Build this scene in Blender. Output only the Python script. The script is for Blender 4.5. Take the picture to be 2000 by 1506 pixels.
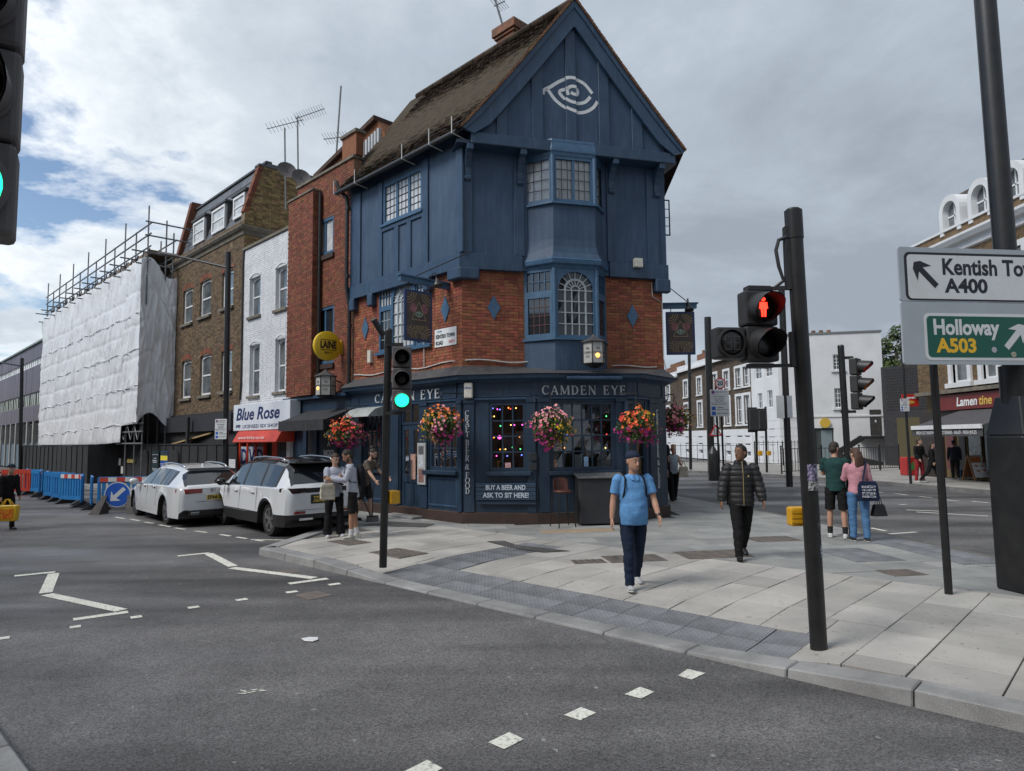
import bpy,bmesh,math,random
from math import sin,cos,pi,radians,sqrt,atan2
from mathutils import Vector,Matrix,noise as mnoise
RND = random.Random(11)
for o in list(bpy.data.objects): bpy.data.objects.remove(o)
SC = bpy.context.scene
COL = SC.collection
# ------------------------------------------------------------------ camera
FPX,CXP,CYP = 1320.0,1000.0,753.0          # focal length and centre in photo pixels (2000 x 1506)
PITCH,ROLL,CAMZ = radians(4.55),radians(0.6),2.0
cd = bpy.data.cameras.new('camera'); cam = bpy.data.objects.new('camera',cd); COL.objects.link(cam)
cd.sensor_width = 36.0; cd.lens = FPX/2000*36.0; cd.clip_start = 0.05; cd.clip_end = 3000
cam.matrix_world = Matrix.Translation((0,0,CAMZ)) @ Matrix.Rotation(pi/2+PITCH,4,'X') @ Matrix.Rotation(-ROLL,4,'Z')
SC.camera = cam
# ------------------------------------------------------------------ sky
SUN_EL,SUN_AZ = radians(48),radians(-60)      # azimuth from +Y towards +X
world = bpy.data.worlds.new('World'); SC.world = world; world.use_nodes = True
nt = world.node_tree; nt.nodes.clear()
def wn(t,**k):
    n = nt.nodes.new(t)
    for a,b in k.items(): setattr(n,a,b)
    return n
out = wn('ShaderNodeOutputWorld')
sky = wn('ShaderNodeTexSky',sky_type='NISHITA',sun_disc=False)
sky.sun_elevation = SUN_EL; sky.sun_rotation = SUN_AZ; sky.air_density = 1.0; sky.dust_density = 0.6; sky.ozone_density = 1.6
bg1 = wn('ShaderNodeBackground'); bg1.inputs['Strength'].default_value = 0.075
nt.links.new(sky.outputs[0],bg1.inputs[0])
geo = wn('ShaderNodeTexCoord')
sep = wn('ShaderNodeSeparateXYZ'); nt.links.new(geo.outputs['Generated'],sep.inputs[0])
def mth(op,a,b=None,c=None,clamp=False):
    n = wn('ShaderNodeMath',operation=op,use_clamp=clamp)
    for i,x in enumerate((a,b,c)):
        if x is None: continue
        if isinstance(x,(int,float)): n.inputs[i].default_value = x
        else: nt.links.new(x,n.inputs[i])
    return n.outputs[0]
zz = mth('ADD',mth('MAXIMUM',sep.outputs[2],0.0),0.22)
px_ = mth('DIVIDE',sep.outputs[0],zz); py_ = mth('DIVIDE',sep.outputs[1],zz)
cmb = wn('ShaderNodeCombineXYZ'); nt.links.new(px_,cmb.inputs[0]); nt.links.new(py_,cmb.inputs[1])
def nz(scale,det,rough,off,dist=0.0):
    mp = wn('ShaderNodeMapping'); mp.inputs['Location'].default_value = off; nt.links.new(cmb.outputs[0],mp.inputs[0])
    n = wn('ShaderNodeTexNoise'); n.inputs['Scale'].default_value = scale; n.inputs['Detail'].default_value = det
    n.inputs['Roughness'].default_value = rough; n.inputs['Distortion'].default_value = dist
    nt.links.new(mp.outputs[0],n.inputs[0]); return n.outputs[0]
n1 = nz(1.7,10,0.62,(3.1,7.4,0),0.25)     # cloud body
n2 = nz(0.55,4,0.5,(1.7,2.2,0))            # big light and dark masses
n3 = nz(3.2,6,0.6,(9.0,4.0,0),0.3)        # wisps
west = mth('MULTIPLY',sep.outputs[0],-1.0)     # breaks in the cloud lie to the left (west)
wb = mth('MULTIPLY_ADD',west,0.70,0.02)
gap = mth('ADD',mth('MULTIPLY',n1,1.6),mth('MULTIPLY',n3,0.5))
gap = mth('SUBTRACT',gap,wb)
rmp = wn('ShaderNodeValToRGB'); rmp.color_ramp.elements[0].position = 0.52; rmp.color_ramp.elements[1].position = 0.68
nt.links.new(gap,rmp.inputs[0])
shade = mth('ADD',mth('MULTIPLY',n2,0.62),mth('MULTIPLY',n1,0.62))
shade = mth('SUBTRACT',shade,mth('MULTIPLY',wb,0.42))
rc = wn('ShaderNodeValToRGB'); cr = rc.color_ramp
cr.elements[0].position = 0.34; cr.elements[0].color = (0.62,0.645,0.67,1)
cr.elements[1].position = 0.80; cr.elements[1].color = (0.19,0.217,0.255,1)
e = cr.elements.new(0.48); e.color = (0.365,0.405,0.445,1)
e = cr.elements.new(0.62); e.color = (0.262,0.30,0.345,1)
nt.links.new(shade,rc.inputs[0])
bg2 = wn('ShaderNodeBackground'); bg2.inputs['Strength'].default_value = 1.0; nt.links.new(rc.outputs[0],bg2.inputs[0])
mixw = wn('ShaderNodeMixShader'); nt.links.new(rmp.outputs[0],mixw.inputs[0])
nt.links.new(bg1.outputs[0],mixw.inputs[1]); nt.links.new(bg2.outputs[0],mixw.inputs[2]); nt.links.new(mixw.outputs[0],out.inputs[0])
# ------------------------------------------------------------------ sun behind cloud
sl = bpy.data.lights.new('sun','SUN'); sl.energy = 1.5; sl.angle = radians(25); sl.color = (1.0,0.965,0.91)
so = bpy.data.objects.new('sun',sl); COL.objects.link(so); so.location = (0,0,40)
sdir = Vector((sin(SUN_AZ)*cos(SUN_EL),-abs(cos(SUN_AZ))*cos(SUN_EL),sin(SUN_EL)))
sky.sun_rotation = atan2(sdir.x,sdir.y)
so.rotation_euler = sdir.to_track_quat('Z','Y').to_euler()
SC.view_settings.view_transform = 'Standard'; SC.view_settings.look = 'None'
SC.view_settings.exposure = 0.90; SC.view_settings.gamma = 1.0; SC.view_settings.use_curve_mapping = False
SC.render.engine = 'CYCLES'
# ------------------------------------------------------------------ pixels to rays
def ray(u,v):
    cx,cy = (u-CXP)/FPX,(CYP-v)/FPX
    x = cx*cos(ROLL)+cy*sin(ROLL); y = -cx*sin(ROLL)+cy*cos(ROLL)
    return Vector((x,cos(PITCH)-y*sin(PITCH),sin(PITCH)+y*cos(PITCH)))
def gnd(u,v,z=0.12):
    d = ray(u,v); t = (z-CAMZ)/d.z
    return Vector((d.x*t,d.y*t,z))
def atd(u,v,y):                                # point on the pixel's ray at forward distance y
    d = ray(u,v); t = y/d.y
    return Vector((d.x*t,y,CAMZ+d.z*t))
class Frame:                                     # a vertical plane: s along it, n out of it (towards the street), z up
    def __init__(s,o,d,flip=False):
        s.o = Vector((o[0],o[1],0)); s.d = Vector((d[0],d[1],0)).normalized()
        s.nv = Vector((s.d.y,-s.d.x,0))
        if flip: s.nv = -s.nv
    def w(s,a,n,z): return s.o+s.d*a+s.nv*n+Vector((0,0,z))
    def px(s,u,v,n=0.0):
        d = ray(u,v); c = Vector((0,0,CAMZ)); p0 = s.o+s.nv*n
        t = (p0-c).dot(s.nv)/d.dot(s.nv); p = c+d*t
        return ((p-p0).dot(s.d),p.z)
    def s_(s,u,v,n=0.0): return s.px(u,v,n)[0]
    def z_(s,u,v,n=0.0): return s.px(u,v,n)[1]
WF = Frame((0,0),(1,0))                       # world axes: s = x, n = -y
WF.nv = Vector((0,1,0))

# ------------------------------------------------------------------ materials
MATS = {}
def mat(name,c,r=0.6,c2=None,sc=3.0,bump=0.0,bsc=40.0,metal=0.0,spec=0.5,rnd=0.0,isl=0.0,em=None,ems=0.0,coat=0.0,det=5.0,lo=0.35,hi=0.65,r2=None,c3=None,sc3=12.0,k3=(0.62,0.7),bdist=0.01,st3=None):
    if name in MATS: return MATS[name]
    m = bpy.data.materials.new(name); m.use_nodes = True; t = m.node_tree; N = t.nodes; Lk = t.links.new
    b = N['Principled BSDF']
    b.inputs['Base Color'].default_value = (*c,1); b.inputs['Roughness'].default_value = r
    b.inputs['Metallic'].default_value = metal; b.inputs['Specular IOR Level'].default_value = spec
    if coat: b.inputs['Coat Weight'].default_value = coat; b.inputs['Coat Roughness'].default_value = 0.06
    if em: b.inputs['Emission Color'].default_value = (*em,1); b.inputs['Emission Strength'].default_value = ems
    tc = N.new('ShaderNodeTexCoord'); cur = None
    def noise(scale,d=det,ro=0.6):
        n = N.new('ShaderNodeTexNoise'); n.inputs['Scale'].default_value = scale; n.inputs['Detail'].default_value = d
        n.inputs['Roughness'].default_value = ro; Lk(tc.outputs['Object'],n.inputs['Vector']); return n.outputs[0]
    def mixc(fac,a,bcol):
        x = N.new('ShaderNodeMix'); x.data_type = 'RGBA'
        Lk(fac,x.inputs[0])
        for i,y in ((6,a),(7,bcol)):
            if isinstance(y,tuple): x.inputs[i].default_value = (*y,1)
            else: Lk(y,x.inputs[i])
        return x.outputs[2]
    def ramp(src,a,bb):
        x = N.new('ShaderNodeMapRange'); x.inputs[1].default_value = a; x.inputs[2].default_value = bb; Lk(src,x.inputs[0]); return x.outputs[0]
    if c2 is not None:
        f = ramp(noise(sc),lo,hi); cur = mixc(f,c,c2)
        if r2 is not None:
            x = N.new('ShaderNodeMapRange'); x.inputs[3].default_value = r; x.inputs[4].default_value = r2; Lk(f,x.inputs[0]); Lk(x.outputs[0],b.inputs['Roughness'])
    if c3 is not None:
        n3_ = noise(sc3,6.0,0.7)
        if st3:                                   # stretched marks: rain streaks
            mp = N.new('ShaderNodeMapping'); mp.inputs['Scale'].default_value = st3; Lk(tc.outputs['Object'],mp.inputs[0]); Lk(mp.outputs[0],n3_.node.inputs['Vector'])
        cur = mixc(ramp(n3_,*k3),cur if cur is not None else c,c3)
    if rnd or isl:
        oi = N.new('ShaderNodeObjectInfo'); src = oi.outputs['Random']
        if isl:
            g = N.new('ShaderNodeNewGeometry'); a = N.new('ShaderNodeMath'); a.operation = 'ADD'
            Lk(src,a.inputs[0]); Lk(g.outputs['Random Per Island'],a.inputs[1])
            fr = N.new('ShaderNodeMath'); fr.operation = 'FRACT'; Lk(a.outputs[0],fr.inputs[0]); src = fr.outputs[0]
        k = max(rnd,isl)
        mr = N.new('ShaderNodeMapRange'); mr.inputs[3].default_value = 1-k; mr.inputs[4].default_value = 1+k; Lk(src,mr.inputs[0])
        hs = N.new('ShaderNodeHueSaturation'); Lk(mr.outputs[0],hs.inputs['Value'])
        m2 = N.new('ShaderNodeMath'); m2.operation = 'MULTIPLY'; m2.inputs[1].default_value = 7.31; Lk(src,m2.inputs[0])
        m3 = N.new('ShaderNodeMath'); m3.operation = 'FRACT'; Lk(m2.outputs[0],m3.inputs[0])
        m4 = N.new('ShaderNodeMapRange'); m4.inputs[3].default_value = 0.5-k*0.05; m4.inputs[4].default_value = 0.5+k*0.05; Lk(m3.outputs[0],m4.inputs[0])
        Lk(m4.outputs[0],hs.inputs['Hue'])
        if cur is None: hs.inputs['Color'].default_value = (*c,1)
        else: Lk(cur,hs.inputs['Color'])
        cur = hs.outputs[0]
    if cur is not None: Lk(cur,b.inputs['Base Color'])
    if bump:
        bn = N.new('ShaderNodeBump'); bn.inputs['Strength'].default_value = bump; bn.inputs['Distance'].default_value = bdist
        Lk(noise(bsc),bn.inputs['Height']); Lk(bn.outputs[0],b.inputs['Normal'])
    MATS[name] = m
    return m
def glass_mat(name,tint=(0.75,0.8,0.8),see=0.75):
    if name in MATS: return MATS[name]
    m = bpy.data.materials.new(name); m.use_nodes = True; t = m.node_tree; N = t.nodes; Lk = t.links.new
    N.remove(N['Principled BSDF']); o = N['Material Output']
    tr = N.new('ShaderNodeBsdfTransparent'); tr.inputs[0].default_value = (*tint,1)
    gl = N.new('ShaderNodeBsdfGlossy'); gl.inputs['Roughness'].default_value = 0.02; gl.inputs[0].default_value = (0.9,0.92,0.95,1)
    lw = N.new('ShaderNodeFresnel'); lw.inputs[0].default_value = 1.55
    mr = N.new('ShaderNodeMapRange'); mr.inputs[1].default_value = 0; mr.inputs[2].default_value = 1; mr.inputs[3].default_value = 1-see-0.12; mr.inputs[4].default_value = 1.0
    Lk(lw.outputs[0],mr.inputs[0]); mx = N.new('ShaderNodeMixShader'); Lk(mr.outputs[0],mx.inputs[0]); Lk(tr.outputs[0],mx.inputs[1]); Lk(gl.outputs[0],mx.inputs[2]); Lk(mx.outputs[0],o.inputs[0])
    MATS[name] = m; return m
# ------------------------------------------------------------------ objects
BASE = {}
TEXTS = []; BAKE = []
def setp(o,label=None,cat=None,group=None,kind=None):
    if label: o['label'] = label
    if cat: o['category'] = cat
    if group: o['group'] = group
    if kind: o['kind'] = kind
    return o
def thing(name,label,cat,loc=(0,0,0),group=None):
    o = bpy.data.objects.new(name,None); COL.objects.link(o); o.empty_display_size = 0.2
    o.location = loc; BASE[o] = Vector(loc); return setp(o,label,cat,group)
def link(name,me,parent=None,loc=None):
    o = bpy.data.objects.new(name,me); COL.objects.link(o)
    if parent is not None: o.parent = parent; BASE[o] = BASE[parent]
    if loc is not None: o.location = loc
    return o
def copytree(o,parent=None,skip=()):
    c = o.copy(); COL.objects.link(c); c.parent = parent
    for ch in o.children:
        if ch.name.split('.')[0] in skip: continue
        copytree(ch,c,skip)
    return c
class MB:
    def __init__(s): s.v = []; s.f = []; s.mi = []; s.cur = 0
    def add(s,vs,fs):
        k = len(s.v); s.v += [Vector(x) for x in vs]
        for f in fs: s.f.append([k+i for i in f]); s.mi.append(s.cur)
        return s
    def hexa(s,p):     # p: 4 bottom, 4 top
        return s.add(p,[(0,3,2,1),(4,5,6,7),(0,1,5,4),(1,2,6,5),(2,3,7,6),(3,0,4,7)])
    def box(s,fr,s0,s1,n0,n1,z0,z1):
        return s.hexa([fr.w(s0,n0,z0),fr.w(s1,n0,z0),fr.w(s1,n1,z0),fr.w(s0,n1,z0),fr.w(s0,n0,z1),fr.w(s1,n0,z1),fr.w(s1,n1,z1),fr.w(s0,n1,z1)])
    def bx(s,x0,x1,y0,y1,z0,z1): return s.box(WF,x0,x1,y0,y1,z0,z1)
    def cbox(s,c,d,M=None):     # centre, dimensions, optional 3x3/4x4 rotation
        c = Vector(c); h = [x/2 for x in d]; P = []
        for z in (-1,1):
            for x,y in ((-1,-1),(1,-1),(1,1),(-1,1)):
                q = Vector((x*h[0],y*h[1],z*h[2])); P.append(c+(M @ q if M else q))
        return s.hexa(P)
    def bar(s,a,b,w,h,up=(0,0,1)):    # rectangular bar from a to b
        a,b = Vector(a),Vector(b); d = (b-a).normalized(); u = Vector(up)
        if abs(d.dot(u)) > 0.98: u = Vector((1,0,0))
        r = d.cross(u).normalized()*(w/2); u = r.cross(d).normalized()*(h/2)
        return s.hexa([a-r-u,a+r-u,b+r-u,b-r-u,a-r+u,a+r+u,b+r+u,b-r+u])
    def poly(s,pts): return s.add(pts,[list(range(len(pts)))])
    def prism(s,pts,ex):
        ex = Vector(ex); n = len(pts); P = [Vector(p) for p in pts]
        return s.add(P+[p+ex for p in P],[list(range(n))[::-1],list(range(n,2*n))]+[(i,(i+1) % n,n+(i+1) % n,n+i) for i in range(n)])
    def loft(s,rings,cap=True,closed=True):
        n = len(rings[0]); vs = [p for r in rings for p in r]; fs = []
        for i in range(len(rings)-1):
            for j in range(n if closed else n-1):
                a = i*n+j; b = i*n+(j+1) % n; fs.append((a,b,b+n,a+n))
        if cap and closed: fs.append(list(range(n))[::-1]); fs.append([(len(rings)-1)*n+j for j in range(n)])
        return s.add(vs,fs)
    def tube(s,pts,r,seg=8,cap=True,flat=1.0,up=None):
        pts = [Vector(p) for p in pts]; m = len(pts); rs = r if isinstance(r,(list,tuple)) else [r]*m
        rings = []; u = None
        for i,p in enumerate(pts):
            d = (pts[min(i+1,m-1)]-pts[max(i-1,0)])
            d = d.normalized() if d.length > 1e-9 else Vector((0,0,1))
            if u is None:
                u = Vector(up) if up else (Vector((0,0,1)) if abs(d.z) < 0.9 else Vector((1,0,0)))
            u = (u-d*u.dot(d)); u = u.normalized() if u.length > 1e-6 else d.orthogonal().normalized()
            q = d.cross(u); R_ = rs[i]
            ra,rb = (R_ if isinstance(R_,(list,tuple)) else (R_,R_*flat))
            rings.append([p+u*(cos(2*pi*k/seg)*ra)+q*(sin(2*pi*k/seg)*rb) for k in range(seg)])
        return s.loft(rings,cap)
    def cyl(s,a,b,r,seg=12,r2=None): return s.tube([a,b],[r,r if r2 is None else r2],seg)
    def lathe(s,c,prof,seg=16,axis=(0,0,1),ang0=0,ang1=2*pi):
        c = Vector(c); d = Vector(axis).normalized(); u = d.orthogonal().normalized() if abs(d.z) < 0.99 else Vector((1,0,0)); q = d.cross(u)
        rings = [[c+d*h+(u*cos(2*pi*k/seg)+q*sin(2*pi*k/seg))*max(r,1e-4) for k in range(seg)] for r,h in prof]
        return s.loft(rings)
    def ball(s,c,r,seg=10,rows=7,M=None):
        c = Vector(c); r = (r,r,r) if isinstance(r,(int,float)) else r; rings = []
        for i in range(rows+1):
            t = pi*i/rows; ring = []
            for k in range(seg):
                q = Vector((r[0]*max(sin(t),1e-3)*cos(2*pi*k/seg),r[1]*max(sin(t),1e-3)*sin(2*pi*k/seg),-r[2]*cos(t)))
                ring.append(c+(M @ q if M else q))
            rings.append(ring)
        return s.loft(rings)
    def build(s,name,mats,parent=None,smooth=False,bevel=0.0,base=None,recalc=True,kind=None,label=None,seg=1,angle=40):
        me = bpy.data.meshes.new(name)
        if parent is not None: b = BASE[parent]
        elif base is not None: b = Vector(base)
        else:
            lo = [min(v[i] for v in s.v) for i in range(3)]; hi = [max(v[i] for v in s.v) for i in range(3)]
            b = Vector(((lo[0]+hi[0])/2,(lo[1]+hi[1])/2,lo[2]))
        me.from_pydata([v-b for v in s.v],[],s.f)
        ms = mats if isinstance(mats,(list,tuple)) else [mats]
        for m in ms: me.materials.append(m)
        if len(ms) > 1: me.polygons.foreach_set('material_index',s.mi)
        if recalc:
            bm = bmesh.new(); bm.from_mesh(me); bmesh.ops.recalc_face_normals(bm,faces=bm.faces); bm.to_mesh(me); bm.free()
        if smooth:
            me.shade_smooth()
            if smooth == 'auto': me.set_sharp_from_angle(angle=radians(angle))
        o = link(name,me,parent)
        if parent is None: o.location = b; BASE[o] = b
        if bevel:
            bv = o.modifiers.new('bevel','BEVEL'); bv.width = bevel; bv.segments = seg; bv.limit_method = 'ANGLE'; bv.angle_limit = radians(35)
        if kind: o['kind'] = kind
        if label: o['label'] = label
        return o
def text(s,fr,sc_,zc,n,h,m,parent,name='lettering',w=None,depth=0.004,bold=0.0,shear=0.0,align='CENTER',rot=0.0,spacing=1.0,M=None):
    """built-in lettering as flat raised mesh; centre (sc_, zc) in the frame, h = capital height, w = forced width"""
    cu = bpy.data.curves.new(name,'FONT'); cu.body = s; cu.align_x = align; cu.align_y = 'CENTER'; cu.extrude = depth/2
    cu.size = h/0.70; cu.offset = bold; cu.shear = shear; cu.resolution_u = 3; cu.space_character = spacing
    o = bpy.data.objects.new(name+'_src',cu); COL.objects.link(o)
    if M is None:
        flip = fr.d.cross(Vector((0,0,1))).dot(fr.nv) < 0    # reading direction seen from the street
        d = -fr.d if flip else fr.d
        M = Matrix.Translation(fr.w(sc_,n,zc)) @ Matrix((Vector(d),Vector((0,0,1)),fr.nv)).transposed().to_4x4()
        if rot: M = M @ Matrix.Rotation(rot,4,'Z')
    TEXTS.append((o,M,name,m,parent,w))
    return o
def finish_texts():
    bpy.context.view_layer.update(); dg = bpy.context.evaluated_depsgraph_get()
    for o,M,name,m,parent,w in TEXTS:
        me = bpy.data.meshes.new_from_object(o.evaluated_get(dg)); me.materials.clear(); me.materials.append(m)
        if w and len(me.vertices):
            xs = [v.co.x for v in me.vertices]; k = w/max(max(xs)-min(xs),1e-6); mid = (max(xs)+min(xs))/2
            for v in me.vertices: v.co.x = (v.co.x-mid)*k
        b = BASE[parent] if parent is not None else Vector((0,0,0))
        for v in me.vertices: v.co = (M @ v.co)-b
        me.name = name; link(name,me,parent)
    for o,*_ in TEXTS:
        c = o.data; bpy.data.objects.remove(o); bpy.data.curves.remove(c)
# ------------------------------------------------------------------ serif capitals as strokes (unit height, thick/thin)
def serif_glyph(ch):
    T,t,S = 0.17,0.075,0.045      # thick, thin, serif
    q = []                            # list of quads [(x,y)*4] ; returns quads, width
    def bar(x0,y0,x1,y1,w0,w1=None):
        w1 = w0 if w1 is None else w1; L = sqrt((x1-x0)**2+(y1-y0)**2)
        if abs(x1-x0) < 1e-6 or True:
            nx,ny = -(y1-y0)/L,(x1-x0)/L
        q.append([(x0+nx*w0/2,y0+ny*w0/2),(x0-nx*w0/2,y0-ny*w0/2),(x1-nx*w1/2,y1-ny*w1/2),(x1+nx*w1/2,y1+ny*w1/2)])
    def ser(x,y,w=0.2): q.append([(x-w,y),(x+w,y),(x+w,y+S),(x-w,y+S)])
    def stem(x,w=T,y0=0.0,y1=1.0): bar(x,y0,x,y1,w); ser(x,y0,w/2+0.075); ser(x,y1-S,w/2+0.075)
    def arc(cx,cy,rx,ry,a0,a1,wf,n=14):
        for i in range(n):
            A = radians(a0+(a1-a0)*i/n); B = radians(a0+(a1-a0)*(i+1)/n)
            wa,wb = wf(A),wf(B)
            q.append([(cx+(rx+wa/2)*cos(A),cy+(ry+wa/2)*sin(A)),(cx+(rx-wa/2)*cos(A),cy+(ry-wa/2)*sin(A)),(cx+(rx-wb/2)*cos(B),cy+(ry-wb/2)*sin(B)),(cx+(rx+wb/2)*cos(B),cy+(ry+wb/2)*sin(B))])
    sw = lambda a: t+(T-t)*abs(cos(a))**1.5
    if ch == 'A': bar(0.09,0,0.42,1,t); bar(0.74,0,0.41,1,T); bar(0.2,0.34,0.64,0.34,t); ser(0.09,0,0.12); ser(0.74,0,0.15); return q,0.86
    if ch == 'C': arc(0.44,0.5,0.36,0.46,48,312,sw,20); bar(0.7,0.70,0.7,0.98,0.06); return q,0.80
    if ch == 'O': arc(0.45,0.5,0.36,0.46,0,360,sw,26); return q,0.90
    if ch == 'D': stem(0.16); arc(0.3,0.5,0.40,0.46,-90,90,sw,16); bar(0.16,0.04,0.3,0.04,t); bar(0.16,0.96,0.3,0.96,t); return q,0.84
    if ch in 'EF':
        stem(0.16); bar(0.16,0.965,0.6,0.965,t); bar(0.6,0.78,0.6,1.0,0.05); bar(0.16,0.52,0.5,0.52,t); bar(0.5,0.42,0.5,0.62,0.05)
        if ch == 'E': bar(0.16,0.035,0.63,0.035,t); bar(0.63,0.0,0.63,0.24,0.05)
        return q,0.72
    if ch == 'M': stem(0.13,t); stem(0.93,T); bar(0.15,1,0.5,0.05,T); bar(0.5,0.05,0.88,1,t); return q,1.08
    if ch == 'N': stem(0.13,t); stem(0.75,t); bar(0.14,1,0.74,0,T); return q,0.90
    if ch == 'Y': bar(0.10,1,0.42,0.45,T); bar(0.74,1,0.42,0.45,t); bar(0.42,0,0.42,0.48,T); ser(0.42,0,0.16); ser(0.10,1-S,0.14); ser(0.74,1-S,0.11); return q,0.82
    if ch == 'T': stem(0.36,T,0,0.98); bar(0.02,0.965,0.70,0.965,t); bar(0.03,0.78,0.03,1,0.05); bar(0.69,0.78,0.69,1,0.05); return q,0.74
    if ch == 'H': stem(0.15); stem(0.72); bar(0.15,0.5,0.72,0.5,t); return q,0.88
    if ch in 'RB':
        stem(0.16); arc(0.36,0.74,0.21,0.225,-90,90,sw,12)
        for y in (0.965,0.515): bar(0.16,y,0.36,y,t)
        if ch == 'B': arc(0.38,0.27,0.24,0.235,-90,90,sw,12); bar(0.16,0.035,0.38,0.035,t); return q,0.76
        bar(0.36,0.5,0.70,0.0,T*0.9); ser(0.70,0,0.1); return q,0.82
    if ch == '&': arc(0.42,0.76,0.17,0.2,0,360,sw,16); arc(0.36,0.27,0.26,0.25,60,330,sw,16); bar(0.3,0.62,0.80,0.02,T*0.9); return q,0.92
    return q,0.45
def serif(s,fr,sc_,zc,n,h,m,parent,width=None,vertical=False,step=None,name='lettering',depth=0.012,bold=1.0):
    mb = MB(); flip = fr.d.cross(Vector((0,0,1))).dot(fr.nv) < 0; sg = -1 if flip else 1
    if vertical:
        z = zc
        for ch in s:
            if ch != ' ':
                q,w = serif_glyph(ch)
                for i,p in enumerate(q):
                    pts = [fr.w(sc_+sg*((x-w/2)*h),n+0.0003*i,z+(y-0.5)*h) for x,y in p]; mb.prism(pts,fr.nv*depth)
            z -= step*(1.0 if ch != ' ' else 0.55)
    else:
        g = [serif_glyph(ch) for ch in s]; gap = 0.16; tot = sum(w for _,w in g)+gap*(len(g)-1)
        k = (width/(tot*h)) if width else 1.0; x0 = -tot/2
        for q,w in g:
            for i,p in enumerate(q):
                pts = [fr.w(sc_+sg*((x0+x)*h*k),n+0.0003*i,zc+(y-0.5)*h) for x,y in p]; mb.prism(pts,fr.nv*depth)
            x0 += w+gap
    return mb.build(name,m,parent)
# ------------------------------------------------------------------ walls, bricks, windows
def holes_wall(mb,fr,s0,s1,z0,z1,holes,n0,n1):
    ss = sorted({s0,s1,*[min(max(h[i],s0),s1) for h in holes for i in (0,1)]})
    for a,b in zip(ss,ss[1:]):
        if b-a < 1e-4: continue
        m = (a+b)/2; zs = sorted([(max(h[2],z0),min(h[3],z1)) for h in holes if h[0] < m < h[1]]); z = z0
        for h0,h1 in zs:
            if h0-z > 1e-4: mb.box(fr,a,b,n0,n1,z,h0)
            z = max(z,h1)
        if z1-z > 1e-4: mb.box(fr,a,b,n0,n1,z,z1)
    return mb
def bricks(fr,s0,s1,z0,z1,holes,bl=0.215,bh=0.065,j=0.010,top=None,flem=True):
    """list of brick rectangles (s0,s1,z0,z1) cut round the holes; top(s) limits the height"""
    outl = []; z = z0; row = 0
    while z+bh*0.5 < z1:
        s = s0; k = 0; first = True
        while s < s1-0.03:
            if flem: L_ = bl if (k+row) % 2 == 0 else 0.1025
            else: L_ = bl
            if first and row % 2: L_ *= 0.5 if not flem else 1.0
            first = False
            a,b = s,min(s+L_,s1); zt = min(z+bh,z1); segs = [(a,b)]
            for h in holes:
                if zt > h[2]+0.01 and z < h[3]-0.01:
                    ns = []
                    for p,q in segs:
                        if h[1] <= p or h[0] >= q: ns.append((p,q)); continue
                        if h[0]-p > 0.03: ns.append((p,h[0]))
                        if q-h[1] > 0.03: ns.append((h[1],q))
                    segs = ns
            for p,q in segs:
                if top is None or zt <= top((p+q)/2): outl.append((p,q,z,zt))
            s += L_+j; k += 1
        z += bh+j; row += 1
    return outl
def brick_mesh(fr,rects,m,parent,n=0.0,name='brickwork',pr=0.009,kind='stuff'):
    mb = MB()
    for a,b,z0,z1 in rects:
        e = n+pr+RND.uniform(-0.003,0.003)
        P = [fr.w(a,n-0.01,z0),fr.w(b,n-0.01,z0),fr.w(b,n-0.01,z1),fr.w(a,n-0.01,z1),fr.w(a,e,z0),fr.w(b,e,z0),fr.w(b,e,z1),fr.w(a,e,z1)]
        mb.add(P,[(4,5,6,7),(0,1,5,4),(1,2,6,5),(2,3,7,6),(3,0,4,7)])
    return mb.build(name,m,parent,kind=kind)
BRICKM = {}
def brick_objs(fr,rects,m,parent,n=0.0,pr=0.009):
    M0 = Matrix((fr.d,fr.nv,Vector((0,0,1)))).transposed().to_4x4(); b = BASE[parent]
    for a,c,z0,z1 in rects:
        key = (round(c-a,3),round(z1-z0,3),m.name)
        if key not in BRICKM:
            w,h = (c-a)/2,(z1-z0)/2; k = 0.0025; me = bpy.data.meshes.new('brick')
            me.from_pydata([(-w,-0.02,-h),(w,-0.02,-h),(w,-0.02,h),(-w,-0.02,h),(-w,-k,-h),(w,-k,-h),(w,-k,h),(-w,-k,h),(-w+k,0,-h+k),(w-k,0,-h+k),(w-k,0,h-k),(-w+k,0,h-k)],[],
                           [(8,9,10,11),(4,5,9,8),(5,6,10,9),(6,7,11,10),(7,4,8,11),(0,1,5,4),(1,2,6,5),(2,3,7,6),(3,0,4,7)])
            bm = bmesh.new(); bm.from_mesh(me); bmesh.ops.recalc_face_normals(bm,faces=bm.faces); bm.to_mesh(me); bm.free()
            me.materials.append(m); BRICKM[key] = me
        o = link('brick',BRICKM[key],parent)
        o.matrix_local = Matrix.Translation(fr.w((a+c)/2,n+pr+RND.uniform(-0.003,0.003),(z0+z1)/2)-b) @ M0
def sub(fr,n):       # same plane moved out by n
    g = Frame((0,0),(1,0)); g.o = fr.o+fr.nv*n; g.d = fr.d; g.nv = fr.nv; return g
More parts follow.
